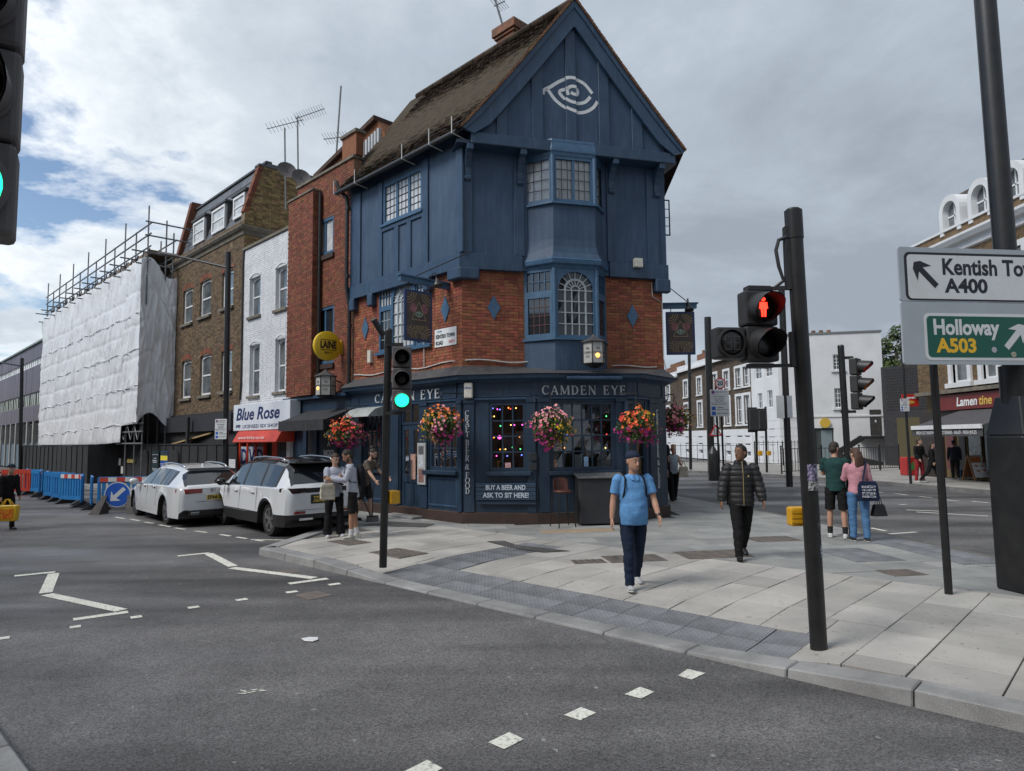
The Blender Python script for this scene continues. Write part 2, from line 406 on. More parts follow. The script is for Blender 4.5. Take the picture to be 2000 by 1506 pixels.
def window(fr,s0,s1,z0,z1,parent,fm,gm,cols=1,rows=2,n=-0.06,fw=0.06,bw=0.025,lead=None,arch=0.0,rowz=None,name='window',dep=0.05,sill=None,mull=None):
    """frame with glazing bars as a part, its panes as sub-parts.  arch = rise of a curved head"""
    if s0 > s1: s0,s1 = s1,s0
    mb = MB()
    mb.box(fr,s0,s0+fw,n-dep,n+dep*0.6,z0,z1); mb.box(fr,s1-fw,s1,n-dep,n+dep*0.6,z0,z1)
    mb.box(fr,s0+fw,s1-fw,n-dep,n+dep*0.6,z0,z0+fw*1.2)
    if arch:
        K = 10; w = s1-s0
        for i in range(K):
            a,b = i/K,(i+1)/K
            ya,yb = [z1-arch+arch*sin(pi*x)-fw*0.9 for x in (a,b)]
            sa,sb = s0+w*a,s0+w*b
            mb.hexa([fr.w(sa,n-dep,ya),fr.w(sb,n-dep,yb),fr.w(sb,n+dep*0.6,yb),fr.w(sa,n+dep*0.6,ya),fr.w(sa,n-dep,z1),fr.w(sb,n-dep,z1),fr.w(sb,n+dep*0.6,z1),fr.w(sa,n+dep*0.6,z1)])
    else: mb.box(fr,s0+fw,s1-fw,n-dep,n+dep*0.6,z1-fw,z1)
    cs = [s0+fw+(s1-s0-2*fw)*i/cols for i in range(cols+1)]
    zs = rowz if rowz else [z0+fw*1.2+(z1-z0-2.2*fw)*i/rows for i in range(rows+1)]
    for i,c in enumerate(cs[1:-1]):
        b_ = (mull if mull and (i+1) in mull else bw)
        mb.box(fr,c-b_/2,c+b_/2,n-dep*0.7,n+dep*0.3,z0+fw,z1-fw*0.5)
    for z in zs[1:-1]: mb.box(fr,s0+fw,s1-fw,n-dep*0.6,n+dep*0.28,z-bw/2,z+bw/2)
    w_ = mb.build(name,fm,parent)
    for i in range(len(cs)-1):
        for k in range(len(zs)-1):
            p = MB(); e = RND.uniform(-0.004,0.004); e2 = RND.uniform(-0.004,0.004)
            a,b,c,d = cs[i],cs[i+1],zs[k],zs[k+1]
            p.add([fr.w(a,n-0.012+e,c),fr.w(b,n-0.012-e,c),fr.w(b,n-0.012+e2,d),fr.w(a,n-0.012-e2,d)],[(0,1,2,3)])
            po = p.build('pane',gm,w_,recalc=False)
            if lead:
                lb = MB(); lc,lr,lm = lead; t = 0.008
                for q in range(1,lc): x = a+(b-a)*q/lc; lb.box(fr,x-t,x+t,n-0.014,n+0.0,c,d)
                for q in range(1,lr): x = c+(d-c)*q/lr; lb.box(fr,a,b,n-0.016,n+0.002,x-t,x+t)
                lb.build('lead_bars',lm,w_)
    return w_
def bake(o,voxel,smooth=3,disp=None):
    BAKE.append((o,voxel,smooth,disp)); return o

# ------------------------------------------------------------------ road
def asphalt():
    m = bpy.data.materials.new('asphalt'); m.use_nodes = True; t = m.node_tree; N = t.nodes; Lk = t.links.new; b = N['Principled BSDF']
    tc = N.new('ShaderNodeTexCoord')
    def ns(sc,det=4,ro=0.6,off=(0,0,0),stretch=None):
        src = tc.outputs['Object']
        mp = N.new('ShaderNodeMapping'); mp.inputs['Location'].default_value = off; mp.inputs['Rotation'].default_value = (0,0,radians(44))
        mp.inputs['Scale'].default_value = stretch or (1,1,1); Lk(src,mp.inputs[0])
        n = N.new('ShaderNodeTexNoise'); n.inputs['Scale'].default_value = sc; n.inputs['Detail'].default_value = det; n.inputs['Roughness'].default_value = ro; Lk(mp.outputs[0],n.inputs[0]); return n.outputs[0]
    def mr(x,a,bb,c,d):
        n = N.new('ShaderNodeMapRange'); n.inputs[1].default_value = a; n.inputs[2].default_value = bb; n.inputs[3].default_value = c; n.inputs[4].default_value = d; Lk(x,n.inputs[0]); return n.outputs[0]
    def mul(a,bb):
        n = N.new('ShaderNodeMath'); n.operation = 'MULTIPLY'
        for i,x in enumerate((a,bb)):
            if isinstance(x,float): n.inputs[i].default_value = x
            else: Lk(x,n.inputs[i])
        return n.outputs[0]
    vo = N.new('ShaderNodeTexVoronoi'); vo.inputs['Scale'].default_value = 95; Lk(tc.outputs['Object'],vo.inputs['Vector'])
    sp = N.new('ShaderNodeSeparateColor'); Lk(vo.outputs['Color'],sp.inputs[0])
    stones = mr(sp.outputs[0],0,1,0.52,1.55)
    tracks = mr(ns(0.55,3,0.5,(2,1.3,0),(0.16,1.0,1)),0.40,0.58,0.52,1.34)     # wheel-worn bands along the street
    blot = mr(ns(0.8,6,0.7),0.3,0.7,0.70,1.28)
    val = mul(mul(stones,tracks),blot)
    spots = mr(ns(13.0,2,0.5),0.715,0.74,0.0,1.0)
    cm = N.new('ShaderNodeMix'); cm.data_type = 'RGBA'; cm.blend_type = 'MULTIPLY'; cm.inputs[0].default_value = 1.0
    cm.inputs[6].default_value = (0.092,0.089,0.090,1); cc = N.new('ShaderNodeCombineColor')
    for i in range(3): Lk(val,cc.inputs[i])
    Lk(cc.outputs[0],cm.inputs[7])
    c2 = N.new('ShaderNodeMix'); c2.data_type = 'RGBA'; Lk(spots,c2.inputs[0]); Lk(cm.outputs[2],c2.inputs[6]); c2.inputs[7].default_value = (0.24,0.24,0.235,1)
    Lk(c2.outputs[2],b.inputs['Base Color'])
    damp = mr(ns(0.34,4,0.55,(5,2.6,0),(0.22,1.0,1)),0.48,0.62,0.80,0.34)
    Lk(damp,b.inputs['Roughness']); b.inputs['Specular IOR Level'].default_value = 0.45
    bp = N.new('ShaderNodeBump'); bp.inputs['Strength'].default_value = 0.55; bp.inputs['Distance'].default_value = 0.006
    Lk(vo.outputs['Distance'],bp.inputs['Height']); Lk(bp.outputs[0],b.inputs['Normal'])
    return m
ASPH = asphalt()
mb = MB(); mb.add([(-900,-60,0),(900,-60,0),(900,1500,0),(-900,1500,0)],[(0,1,2,3)])
road = mb.build('road',ASPH,None,base=(0,0,0),kind='structure')
# ------------------------------------------------------------------ kerb line of the pub corner
KL = [gnd(504,1084,0),gnd(2000,1432,0)]
KA = Vector((KL[0].x,KL[0].y,0)); KD = Vector((KL[1].x-KL[0].x,KL[1].y-KL[0].y,0)).normalized()      # along the street, towards bottom right
KF = Frame(KA,KD,flip=True)                                  # s along the kerb, n towards the pub
if KF.nv.y < 0: KF.nv = -KF.nv
def kab(p): q = Vector((p[0],p[1],0))-KF.o; return q.dot(KF.d),q.dot(KF.nv)
PAVZ = 0.12
sA = kab(gnd(700,1135,0))[0]; sB = kab(gnd(1415,1304,0))[0]
def sm(x): x = min(max(x,0.0),1.0); return x*x*(3-2*x)
def pz(p):
    a,b = kab(p); k = sm((a-(sA-0.9))/0.9)*sm(((sB+1.0)-a)/1.0)
    return PAVZ-0.10*k*(1-sm((b-0.2)/1.7))
GRANITE = mat('granite_kerb',(0.27,0.268,0.265),0.75,(0.165,0.163,0.161),2.0,0.25,120,rnd=0.12,c3=(0.46,0.46,0.46),sc3=160,k3=(0.55,0.7))
SLABA = mat('york_stone_slab',(0.405,0.385,0.355),0.8,(0.29,0.277,0.26),1.1,0.2,60,rnd=0.15,c3=(0.13,0.12,0.11),sc3=17,k3=(0.625,0.65))
SLABB = mat('grey_stone_slab',(0.285,0.285,0.272),0.8,(0.205,0.21,0.208),1.6,0.25,60,rnd=0.16,c3=(0.14,0.135,0.13),sc3=15,k3=(0.62,0.65))
TACT = mat('tactile_slab',(0.19,0.196,0.208),0.7,(0.125,0.129,0.137),2.2,0.15,60,rnd=0.14)
JOINT = mat('joint_sand',(0.085,0.08,0.073),0.95,(0.13,0.125,0.115),5)
IRON = mat('rusty_iron',(0.16,0.128,0.108),0.7,(0.10,0.09,0.083),6,0.3,80)
# pavement bed: joints show it between the slabs
def clip(poly,hp):       # keep the side where (p-q).n >= 0 ; hp = (q, n)
    outp = []; q,n = hp
    for i in range(len(poly)):
        a,b = poly[i],poly[(i+1) % len(poly)]; da = (a-q).dot(n); db = (b-q).dot(n)
        if da >= 0: outp.append(a)
        if (da >= 0) != (db >= 0): outp.append(a+(b-a)*(da/(da-db)))
    return outp
V2 = lambda p: Vector((p[0],p[1]))
def area2(p): return 0.5*abs(sum(p[i].x*p[(i+1) % len(p)].y-p[(i+1) % len(p)].x*p[i].y for i in range(len(p))))
# facade line of the street to the left, and the pub front
C0 = gnd(905,1022); DL = Vector((-0.70,0.714,0)).normalized()
FL = Frame(C0,DL,flip=True)
G0 = Vector((C0.x,C0.y-0.05,0)); G1 = atd(1048,900,15.15); G2 = atd(1244,900,15.5); G3 = atd(1303,900,16.75)
# Camden-Road-side kerb of the corner
RK = [gnd(2080,1118),gnd(1955,1085),gnd(1739,1040),gnd(1518,1000),gnd(1340,965)]
RK.append(RK[-1]+(RK[-1]-RK[-2])*4)
bayA = gnd(504,1084,0); bayB = Vector((FL.w(FL.s_(639,1033,2.3),2.3,0))); bayB.z = 0
kend = KF.w(14,0,0)
outline = [bayA,kend,Vector((kend.x+3,kend.y+2,0)),Vector((RK[0].x+2.5,RK[0].y-2.6,0))]+RK+[Vector((2,RK[-1].y,0)),FL.w(60,2.3,0),bayB]
mb = MB(); mb.poly([Vector((p.x,p.y,0.0)) for p in outline])
def grid_bed():
    bm = bmesh.new(); vs = [bm.verts.new((p.x,p.y,0)) for p in outline]; bm.faces.new(vs)
    bmesh.ops.triangulate(bm,faces=bm.faces);
    for _ in range(5):
        es = [e for e in bm.edges if e.calc_length() > 0.9 and e.verts[0].co.y < 22 and e.verts[1].co.y < 40]
        bmesh.ops.subdivide_edges(bm,edges=es,cuts=1); bmesh.ops.triangulate(bm,faces=bm.faces)
    for v in bm.verts:
        a,b = kab(v.co); v.co.z = pz(v.co)-0.032 if b > 0.02 else -0.02
        if b > 0.02 and v.co.z < 0.001: v.co.z = 0.001
    me = bpy.data.meshes.new('pavement'); bm.to_mesh(me); bm.free(); me.materials.append(JOINT); return me
pav = link('pavement',grid_bed()); pav['kind'] = 'structure'; BASE[pav] = Vector((0,0,0))
# kerb stones
def kerb_row(p0,p1,inn,L_=0.92,w=0.3,parent=pav,zf=None,low=-0.02):
    d = (p1-p0); n = max(1,round(d.length/L_)); d = d/n
    for i in range(n):
        a,b = p0+d*(i+0.006),p0+d*(i+0.994); zf_ = zf or (lambda p: PAVZ)
        sl_ = inn*w; mb = MB(); za,zb = zf_(a),zf_(b); k = inn*0.018
        A,B = Vector((a.x,a.y,0)),Vector((b.x,b.y,0)); Z = lambda p,z: Vector((p.x,p.y,z))
        mb.hexa([Z(A,low),Z(B,low),Z(B+sl_,low),Z(A+sl_,low),Z(A+k,za),Z(B+k,zb),Z(B+sl_,zf_(b+sl_)),Z(A+sl_,zf_(a+sl_))])
        mb.build('kerb_stone',GRANITE,parent,bevel=0.012)
zk = lambda p: max(pz(p),0.022)+0.004
kerb_row(KF.w(0,0,0),KF.w(14,0,0),KF.nv,zf=zk)
bd = (bayB-bayA); bn = Vector((bd.y,-bd.x,0)).normalized()
if bn.x < 0: bn = -bn
kerb_row(bayA+bd*0.02,bayB,bn,zf=zk)
kerb_row(bayB,FL.w(42,2.3,0),-FL.nv,zf=lambda p: PAVZ+0.004)
for a,b in zip(RK[:-1],RK[1:]):
    n_ = Vector(((b-a).y,-(b-a).x,0)).normalized()
    if n_.x > 0: n_ = -n_
    kerb_row(Vector((a.x,a.y,0)),Vector((b.x,b.y,0)),n_,L_=0.95,zf=lambda p: 0.06+0.005)
# paving slabs, each its own piece
zoneN = 4.1        # light slabs reach this far from the kerb
DR = (RK[3]-RK[1]); DR.z = 0; DR.normalize()
def slab(poly,m,h=0.0):
    if len(poly) < 3 or area2(poly) < 0.02: return
    c = sum(poly,Vector((0,0)))/len(poly)
    poly = [c+(p-c)*(1-0.0085/max((p-c).length,0.05)) for p in poly]
    t = RND.uniform(-0.0035,0.0035); mb = MB(); n = len(poly)
    top = [Vector((p.x,p.y,pz(p)+t+h)) for p in poly]; mid = [v-Vector((0,0,0.004)) for v in top]
    cc = Vector((c.x,c.y,0)); ins = [v+(Vector((cc.x,cc.y,v.z))-v).normalized()*0.005 for v in top]; bot = [Vector((p.x,p.y,pz(p)-0.03)) for p in poly]
    mb.add(bot+mid+ins,[(i,(i+1) % n,n+(i+1) % n,n+i) for i in range(n)]+[(n+i,n+(i+1) % n,2*n+(i+1) % n,2*n+i) for i in range(n)]+[list(range(2*n,3*n))])
    return mb.build('paving_slab',m,pav,base=None)
# keep-out: tactile areas and covers in kerb coordinates (s0,s1,n0,n1)
tS0 = kab(gnd(712,1125,0.04))[0]; tS1 = kab(gnd(1537,1252,0.06))[0]
keep = [(tS0,tS0+0.4*round((tS1-tS0)/0.4),0.31,1.11),(tS0+0.05,tS0+0.85,1.115,3.51)]
tS1 = keep[0][1]
def covers():
    for (u0,v0,u1,v1) in ((655,1049,708,1069),(730,1070,826,1090),(1190,1083,1290,1098),(1330,1072,1450,1094),(1468,1046,1548,1060),(1040,1030,1150,1045)):
        a = gnd((u0+u1)/2,(v0+v1)/2); yield a
# zone A: courses run away from the kerb
def cut_rect(rect,hole):
    a0,a1,b0,b1 = rect; h0,h1,g0,g1 = hole
    if a1 <= h0 or a0 >= h1 or b1 <= g0 or b0 >= g1: return [rect]
    o_ = []
    if a0 < h0: o_.append((a0,h0,b0,b1))
    if a1 > h1: o_.append((h1,a1,b0,b1))
    x0,x1 = max(a0,h0),min(a1,h1)
    if b0 < g0: o_.append((x0,x1,b0,g0))
    if b1 > g1: o_.append((x0,x1,g1,b1))
    return o_
def inhalf():
    hp = [(V2(KF.w(0,0.305,0)),V2(KF.nv)),(V2(bayA+bn*0.33),V2(bn))]
    return hp
rkhp = []
for a,b in zip(RK[:-1],RK[1:]):
    n_ = Vector(((b-a).y,-(b-a).x)).normalized()
    if n_.x > 0: n_ = -n_
    rkhp.append((V2(a)+n_*0.32,n_))
s = -0.35; row = 0
while s < 13.5:
    w = RND.choice((0.48,0.56,0.62)); b = 0.305-RND.uniform(0,0.5)
    while b < zoneN:
        L_ = RND.choice((0.6,0.75,0.9,1.0)); rects = [(s,s+w,max(b,0.305),min(b+L_,zoneN))]
        for h in keep: rects = [r for q in rects for r in cut_rect(q,h)]
        for a0,a1,b0,b1 in rects:
            if a1-a0 < 0.03 or b1-b0 < 0.03: continue
            p = [V2(KF.w(x,y,0)) for x,y in ((a0,b0),(a1,b0),(a1,b1),(a0,b1))]
            for hp in inhalf()+rkhp[:4]: p = clip(p,hp)
            if len(p) > 2: slab(p,SLABA)
        b += L_
    s += w
# zone B: greyer slabs, courses along the side street
DB = Vector((DR.x,DR.y)); NB = Vector((-DB.y,DB.x)); O2 = V2(RK[3])
fA = (V2(KF.w(0,zoneN,0)),V2(KF.nv))
pubhp = [(V2(G0),Vector((0,-1)))]
def outside_pub(c):
    for (p,q) in ((G0,G1),(G1,G2),(G2,G3)):
        pass
    P = [V2(FL.w(6,0,0)),V2(G0),V2(G1),V2(G2),V2(G3),V2(G3)+Vector((0.9,10)),Vector((-5,30))]
    ins = False
    for i in range(len(P)):
        a,b = P[i],P[(i+1) % len(P)]
        if (a.y > c.y) != (b.y > c.y) and c.x < (b.x-a.x)*(c.y-a.y)/(b.y-a.y)+a.x: ins = not ins
    return not ins
a = -14.0
while a < 14:
    L_ = RND.choice((0.5,0.58,0.66)); b = -1.2-RND.uniform(0,0.6)
    while b < 11.5:
        w = RND.choice((0.6,0.75,0.9,1.0)); p = [O2+DB*x+NB*y for x,y in ((a,b),(a+L_,b),(a+L_,b+w),(a,b+w))]
        for hp in [fA]+inhalf()[1:]+rkhp: p = clip(p,hp)
        if len(p) > 2:
            c = sum(p,Vector((0,0)))/len(p)
            q = Vector((c.x,c.y,0))-FL.o
            if outside_pub(c) and c.y < 27 and not (q.dot(FL.nv) > 2.0 and q.dot(FL.d) > 0) and not (q.dot(FL.d) > 9) : slab(p,SLABB)
        b += w
    a += L_
# tactile blister slabs
def tactile(z=0):
    mb = MB(); h = 0.197
    mb.hexa([(-h,-h,-0.03),(h,-h,-0.03),(h,h,-0.03),(-h,h,-0.03),(-h,-h,0),(h,-h,0),(h,h,0),(-h,h,0)])
    for i in range(6):
        for j in range(6):
            x,y = (i-2.5)*0.0657,(j-2.5)*0.0657; r = 0.0165
            R1 = [(x+r*cos(k*pi/4),y+r*sin(k*pi/4),0) for k in range(8)]; R2 = [(x+r*0.72*cos(k*pi/4),y+r*0.72*sin(k*pi/4),0.006) for k in range(8)]
            mb.add(R1+R2,[(k,(k+1) % 8,8+(k+1) % 8,8+k) for k in range(8)]+[list(range(8,16))])
    me = mb.build('tactile_slab',TACT,None,base=(0,0,0)); m_ = me.data; bpy.data.objects.remove(me); return m_
TM = tactile()
def place_tact(fr,s0,n0,ns,nn):
    for i in range(ns):
        for j in range(nn):
            c = fr.w(s0+0.4*(i+0.5),n0+0.4*(j+0.5),0); o = link('tactile_slab',TM,pav); z = pz(c)
            e = 0.15; up = Vector((-(pz(c+Vector((e,0,0)))-pz(c-Vector((e,0,0))))/(2*e),-(pz(c+Vector((0,e,0)))-pz(c-Vector((0,e,0))))/(2*e),1)).normalized()
            X = (fr.d-up*fr.d.dot(up)).normalized(); Y = up.cross(X)
            o.matrix_local = Matrix.Translation((c.x,c.y,z+RND.uniform(-0.002,0.002))) @ Matrix((X,Y,up)).transposed().to_4x4()
place_tact(KF,keep[0][0],0.31,round((keep[0][1]-keep[0][0])/0.4),2)
place_tact(KF,keep[1][0],1.112,2,6)
RF = Frame(RK[1],RK[2]-RK[1]); RF.nv = RF.nv if RF.nv.x < 0 else -RF.nv
def pz2(fr,s0,n0,ns,nn):
    for i in range(ns):
        for j in range(nn):
            c = fr.w(s0+0.4*(i+0.5),n0+0.4*(j+0.5),0); o = link('tactile_slab',TM,pav)
            o.matrix_local = Matrix.Translation((c.x,c.y,PAVZ+0.006)) @ Matrix((fr.d,fr.nv,Vector((0,0,1)))).transposed().to_4x4()
pz2(RF,-0.6,0.32,8,2); pz2(RF,-0.2,1.7,3,2)
# iron covers let into the slabs
for k,(u,v,w,l) in enumerate(((682,1059,0.75,0.5),(778,1080,0.85,0.6),(1238,1091,0.9,0.6),(1392,1083,1.1,0.7),(1508,1053,0.9,0.6),(1128,1037,1.5,0.5),(1150,1097,0.5,0.3),(1760,1119,0.5,0.4))):
    c = gnd(u,v); fr = Frame(c,KF.nv if k in (0,1) else DR); mb = MB(); zt = pz(c)
    mb.box(fr,-l/2,l/2,-w/2,w/2,zt-0.02,zt+0.007)
    o = mb.build('iron_cover',mat('buff_slab',(0.33,0.24,0.16),0.85,(0.24,0.19,0.14),4,rnd=0.1) if k in (5,) else IRON,pav,bevel=0.004)
    if k not in (5,):
        g = MB()
        for i in range(6):
            for j in range(5): g.box(fr,-l/2+l*(i+0.15)/6,-l/2+l*(i+0.8)/6,-w/2+w*(j+0.15)/5,-w/2+w*(j+0.8)/5,zt+0.006,zt+0.011)
        g.build('tread_pattern',IRON,o)
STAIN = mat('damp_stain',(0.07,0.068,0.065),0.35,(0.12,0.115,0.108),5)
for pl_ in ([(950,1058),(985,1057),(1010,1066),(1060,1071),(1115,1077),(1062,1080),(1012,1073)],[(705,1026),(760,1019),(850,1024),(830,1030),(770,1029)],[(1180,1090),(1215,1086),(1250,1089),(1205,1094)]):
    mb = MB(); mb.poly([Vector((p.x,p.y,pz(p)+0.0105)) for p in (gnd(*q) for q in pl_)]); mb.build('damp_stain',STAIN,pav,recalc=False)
# near pavement where the photographer stands
NK0 = gnd(0,1450,0); NKD = KD
NKF = Frame(NK0,NKD); NKF.nv = NKF.nv if NKF.nv.y < 0 else -NKF.nv
mb = MB(); mb.box(NKF,-8,22,0.3,12,0.001,0.105)
npav = mb.build('near_pavement',SLABA,None,base=(0,0,0),kind='structure')
kerb_row(NKF.w(-8,0,0),NKF.w(20,0,0),NKF.nv,parent=npav,zf=lambda p: 0.11)
# far pavement over the side street
FK = [gnd(2150,990,0),gnd(1939,966,0),gnd(1702,945,0),gnd(1500,931,0),gnd(1337,923,0)]; FK.append(FK[-1]+(FK[-1]-FK[-2])*3)
FPAV = mat('far_paving',(0.30,0.285,0.265),0.85,(0.23,0.22,0.205),1.0,c3=(0.15,0.145,0.14),sc3=5)
mb = MB(); pts = [Vector((p.x,p.y,0)) for p in FK]+[Vector((60,FK[-1].y,0)),Vector((60,FK[0].y,0))]
mb.prism([p+Vector((0,0,0.002)) for p in pts],(0,0,PAVZ-0.01)); fpav = mb.build('far_pavement',FPAV,None,base=(0,0,0),kind='structure')
DKERB = mat('dark_kerb',(0.12,0.118,0.115),0.8,(0.2,0.195,0.19),3,rnd=0.1)
for a,b in zip(FK[:-1],FK[1:]):
    n_ = Vector(((b-a).y,-(b-a).x,0)).normalized(); n_ = n_ if n_.x > 0 else -n_
    d = b-a; n = max(1,round(d.length/1.2)); d = d/n
    for i in range(n):
        p,q = a+d*(i+0.005),a+d*(i+0.995); g = MB()
        p,q = Vector((p.x,p.y,-0.02)),Vector((q.x,q.y,-0.02)); g.hexa([p-n_*0.02,q-n_*0.02,q+n_*0.2,p+n_*0.2]+[x+Vector((0,0,PAVZ+0.03)) for x in (p-n_*0.02,q-n_*0.02,q+n_*0.2,p+n_*0.2)])
        g.build('kerb_stone',DKERB,fpav)
# faint joints of the far paving are real slabs near the kerb
FSL = mat('far_slab',(0.31,0.295,0.275),0.85,(0.24,0.23,0.215),1.5,rnd=0.13)
for a,b in zip(FK[1:3],FK[2:4]):
    fr = Frame(a,b-a); fr.nv = fr.nv if fr.nv.x > 0 else -fr.nv; L_ = (Vector((b.x-a.x,b.y-a.y,0))).length; x = 0
    while x < L_:
        y = 0.2
        while y < 2.6:
            w = RND.choice((0.8,1.0,1.2)); g = MB(); g.box(fr,x+0.008,x+0.842,y+0.008,y+w-0.008,0.05,PAVZ+RND.uniform(0.0,0.006)); g.build('paving_slab',FSL,fpav); y += w
        x += 0.85
# ------------------------------------------------------------------ painted markings
PAINT = mat('road_paint',(0.70,0.70,0.62),0.7,(0.58,0.575,0.51),3,c3=(0.20,0.2,0.19),sc3=30,k3=(0.52,0.64))
def paint(pts,z=0.004,m=PAINT,n='road_marking'):
    mb = MB(); P = [gnd(u,v,z) for u,v in pts]; mb.prism(P,(0,0,0.0015)); return mb.build(n,m,road)
def stroke(u0,v0,u1,v1,w=0.1,m=PAINT):
    a,b = gnd(u0,v0,0.004),gnd(u1,v1,0.004); d = (b-a).normalized(); q = Vector((-d.y,d.x,0))*w/2
    mb = MB(); mb.prism([a-q,b-q,b+q,a+q],(0,0,0.0015)); return mb.build('road_marking',m,road)
for q in ((347,1086,409,1080),(407,1081,455,1106),(453,1109,614,1129),(564,1140,640,1130),(28,1125,108,1117),(105,1120,89,1158),(92,1161,237,1192),(143,1210,250,1195)): stroke(*q,w=0.15 if q[0] in (407,105,453,92) else 0.13)
for u,v in ((653,1141),(570,1156),(472,1171),(378,1186),(266,1205),(147,1224),(8,1246)): stroke(u-11,v+1.5,u+11,v-1.5,0.11)
for u,v in ((1349,1317),(1250,1353),(1132,1394),(990,1446),(828,1504)):
    c = gnd(u,v,0.004); mb = MB(); P = [c+KF.nv*b+KF.d*a for a,b in ((-0.075,-0.1),(0.075,-0.1),(0.075,0.1),(-0.075,0.1))]
    P = [p+Vector((RND.uniform(-0.012,0.012),RND.uniform(-0.012,0.012),0)) for p in P]; mb.prism(P,(0,0,0.0015)); mb.build('road_marking',PAINT,road)
for q in ((225,1010,243,1013),(255,1014,272,1017),(283,1020,300,1022),(311,1025,333,1029),(341,1031,362,1034),(381,1037,404,1040),(430,1044,450,1047),(462,1049,482,1052),(490,1054,572,1055),(500,1055,515,1057)): stroke(*q,w=0.08)
for q in ((1770,996,1850,999),(1790,1000,1930,1008),(1758,986,1770,985),(1590,945,1615,948),(1650,953,1680,957),(1690,959,1725,962),(1748,964,1772,967),(1795,970,1820,972),(1845,976,1872,979),(1898,979,1930,982),(1470,935,1490,937),(1737,1043,1790,1039),(1700,1031,1730,1037)): stroke(*q,w=0.1)
for u,v,w_ in ((612,1163,0.4),(560,1118,0.3)): c = gnd(u,v,0); fr = Frame(c,KD); mb = MB(); mb.box(fr,-w_/2,w_/2,-0.17,0.17,-0.01,0.005); mb.build('road_cover',IRON,road)
# litter and worn paint on the carriageway
mb = MB(); c = gnd(605,1249,0.006); fr = Frame(c,(1,0.1))
mb.prism([fr.w(x,y,0.008) for x,y in ((-0.09,-0.03),(-0.02,-0.07),(0.07,-0.05),(0.09,0.03),(0.05,0.09),(-0.04,0.06))],(0,0,0.006))
o = mb.build('litter',mat('litter_white',(0.72,0.72,0.74),0.5,(0.6,0.6,0.62),20),None,bevel=0.003); setp(o,'flattened white paper cup lid lying on the asphalt','litter')
for k in range(9):
    a = gnd(493+RND.uniform(-20,20),1350+RND.uniform(-6,6),0.004); d = Vector((RND.uniform(-.05,.05),RND.uniform(-.03,.03),0)); q = Vector((-d.y,d.x,0))*0.3
    mb = MB(); mb.prism([a-d,a-q,a+d,a+q],(0,0,0.0015)); mb.build('worn_paint_flake',PAINT,road)

# ------------------------------------------------------------------ the corner pub
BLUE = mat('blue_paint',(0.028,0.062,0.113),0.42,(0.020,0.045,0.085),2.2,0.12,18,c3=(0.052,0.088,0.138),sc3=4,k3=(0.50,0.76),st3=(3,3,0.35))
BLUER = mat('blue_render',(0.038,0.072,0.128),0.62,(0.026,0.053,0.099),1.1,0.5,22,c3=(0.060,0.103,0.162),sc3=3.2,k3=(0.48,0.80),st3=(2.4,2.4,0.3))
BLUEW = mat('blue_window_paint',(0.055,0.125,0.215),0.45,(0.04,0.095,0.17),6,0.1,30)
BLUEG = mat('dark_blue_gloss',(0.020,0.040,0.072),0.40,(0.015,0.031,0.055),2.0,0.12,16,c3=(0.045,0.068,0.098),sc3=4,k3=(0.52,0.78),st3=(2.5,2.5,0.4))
PLINTH = mat('brown_plinth',(0.052,0.027,0.019),0.6,(0.032,0.02,0.016),4,0.15,30)
BRICKR = mat('red_brick',(0.31,0.100,0.050),0.85,(0.21,0.068,0.038),9,0.5,60,isl=0.30,c3=(0.09,0.05,0.038),sc3=2.2,k3=(0.56,0.78))
MORT = mat('mortar_red',(0.24,0.135,0.085),0.95,(0.20,0.115,0.075),8,0.3,60)
LEAD = mat('lead_flashing',(0.045,0.044,0.048),0.55,(0.07,0.068,0.07),6,0.3,20)
BLK = mat('black_iron',(0.012,0.012,0.013),0.45,(0.02,0.02,0.02),8)
TILE = mat('roof_tile',(0.066,0.044,0.031),0.9,(0.040,0.031,0.024),5,0.4,40,spec=0.15,isl=0.55,c3=(0.062,0.052,0.036),sc3=6,k3=(0.45,0.85))
TILEO = mat('verge_tile',(0.20,0.098,0.05),0.85,(0.13,0.07,0.042),6,0.3,40,isl=0.3)
WHITEP = mat('white_sign_paint',(0.76,0.77,0.77),0.5,(0.68,0.69,0.7),8)
SILV = mat('silver_lettering',(0.50,0.53,0.56),0.4,(0.42,0.45,0.48),12)
GLASSD = mat('window_glass_dark',(0.022,0.026,0.03),0.04,spec=0.9)
GLASSN = mat('window_glass_net',(0.42,0.44,0.45),0.10,(0.62,0.63,0.63),3.5,spec=0.9)
GLASST = glass_mat('pub_glass',(0.72,0.76,0.76),0.80)
WHITEG = mat('grey_cable',(0.50,0.49,0.47),0.6)
LEADB = mat('lead_came',(0.05,0.052,0.056),0.5)
FRV = atd(1288,400,16.8); FF = Frame(C0,FRV-C0)
sE = FL.s_(688,735); sR = Vector((FRV.x-C0.x,FRV.y-C0.y,0)).length
Zc = lambda v,n=0.0: FL.z_(905,v)
zb,z1,z1t,z2 = Zc(716),Zc(524),Zc(497),Zc(258)
pub = thing('corner_pub','three-storey corner pub with blue timber gable, red brick first floor and dark blue ground floor','pub',(C0.x,C0.y,0.12))
EXT = 0.61
def sweep(mb,pts,prof,cap=True):
    P = [Vector((p[0],p[1])) for p in pts]; rings = []
    for i,p in enumerate(P):
        d0 = (P[i]-P[i-1]).normalized() if i > 0 else None; d1 = (P[i+1]-P[i]).normalized() if i < len(P)-1 else None
        if d0 is None: d0 = d1
        if d1 is None: d1 = d0
        a = Vector((d0.y,-d0.x)); b = Vector((d1.y,-d1.x)); m = (a+b).normalized(); k = 1/max(m.dot(a),0.3)
        rings.append([Vector((p.x+m.x*k*n,p.y+m.y*k*n,z)) for n,z in prof])
    return mb.loft(rings,cap)
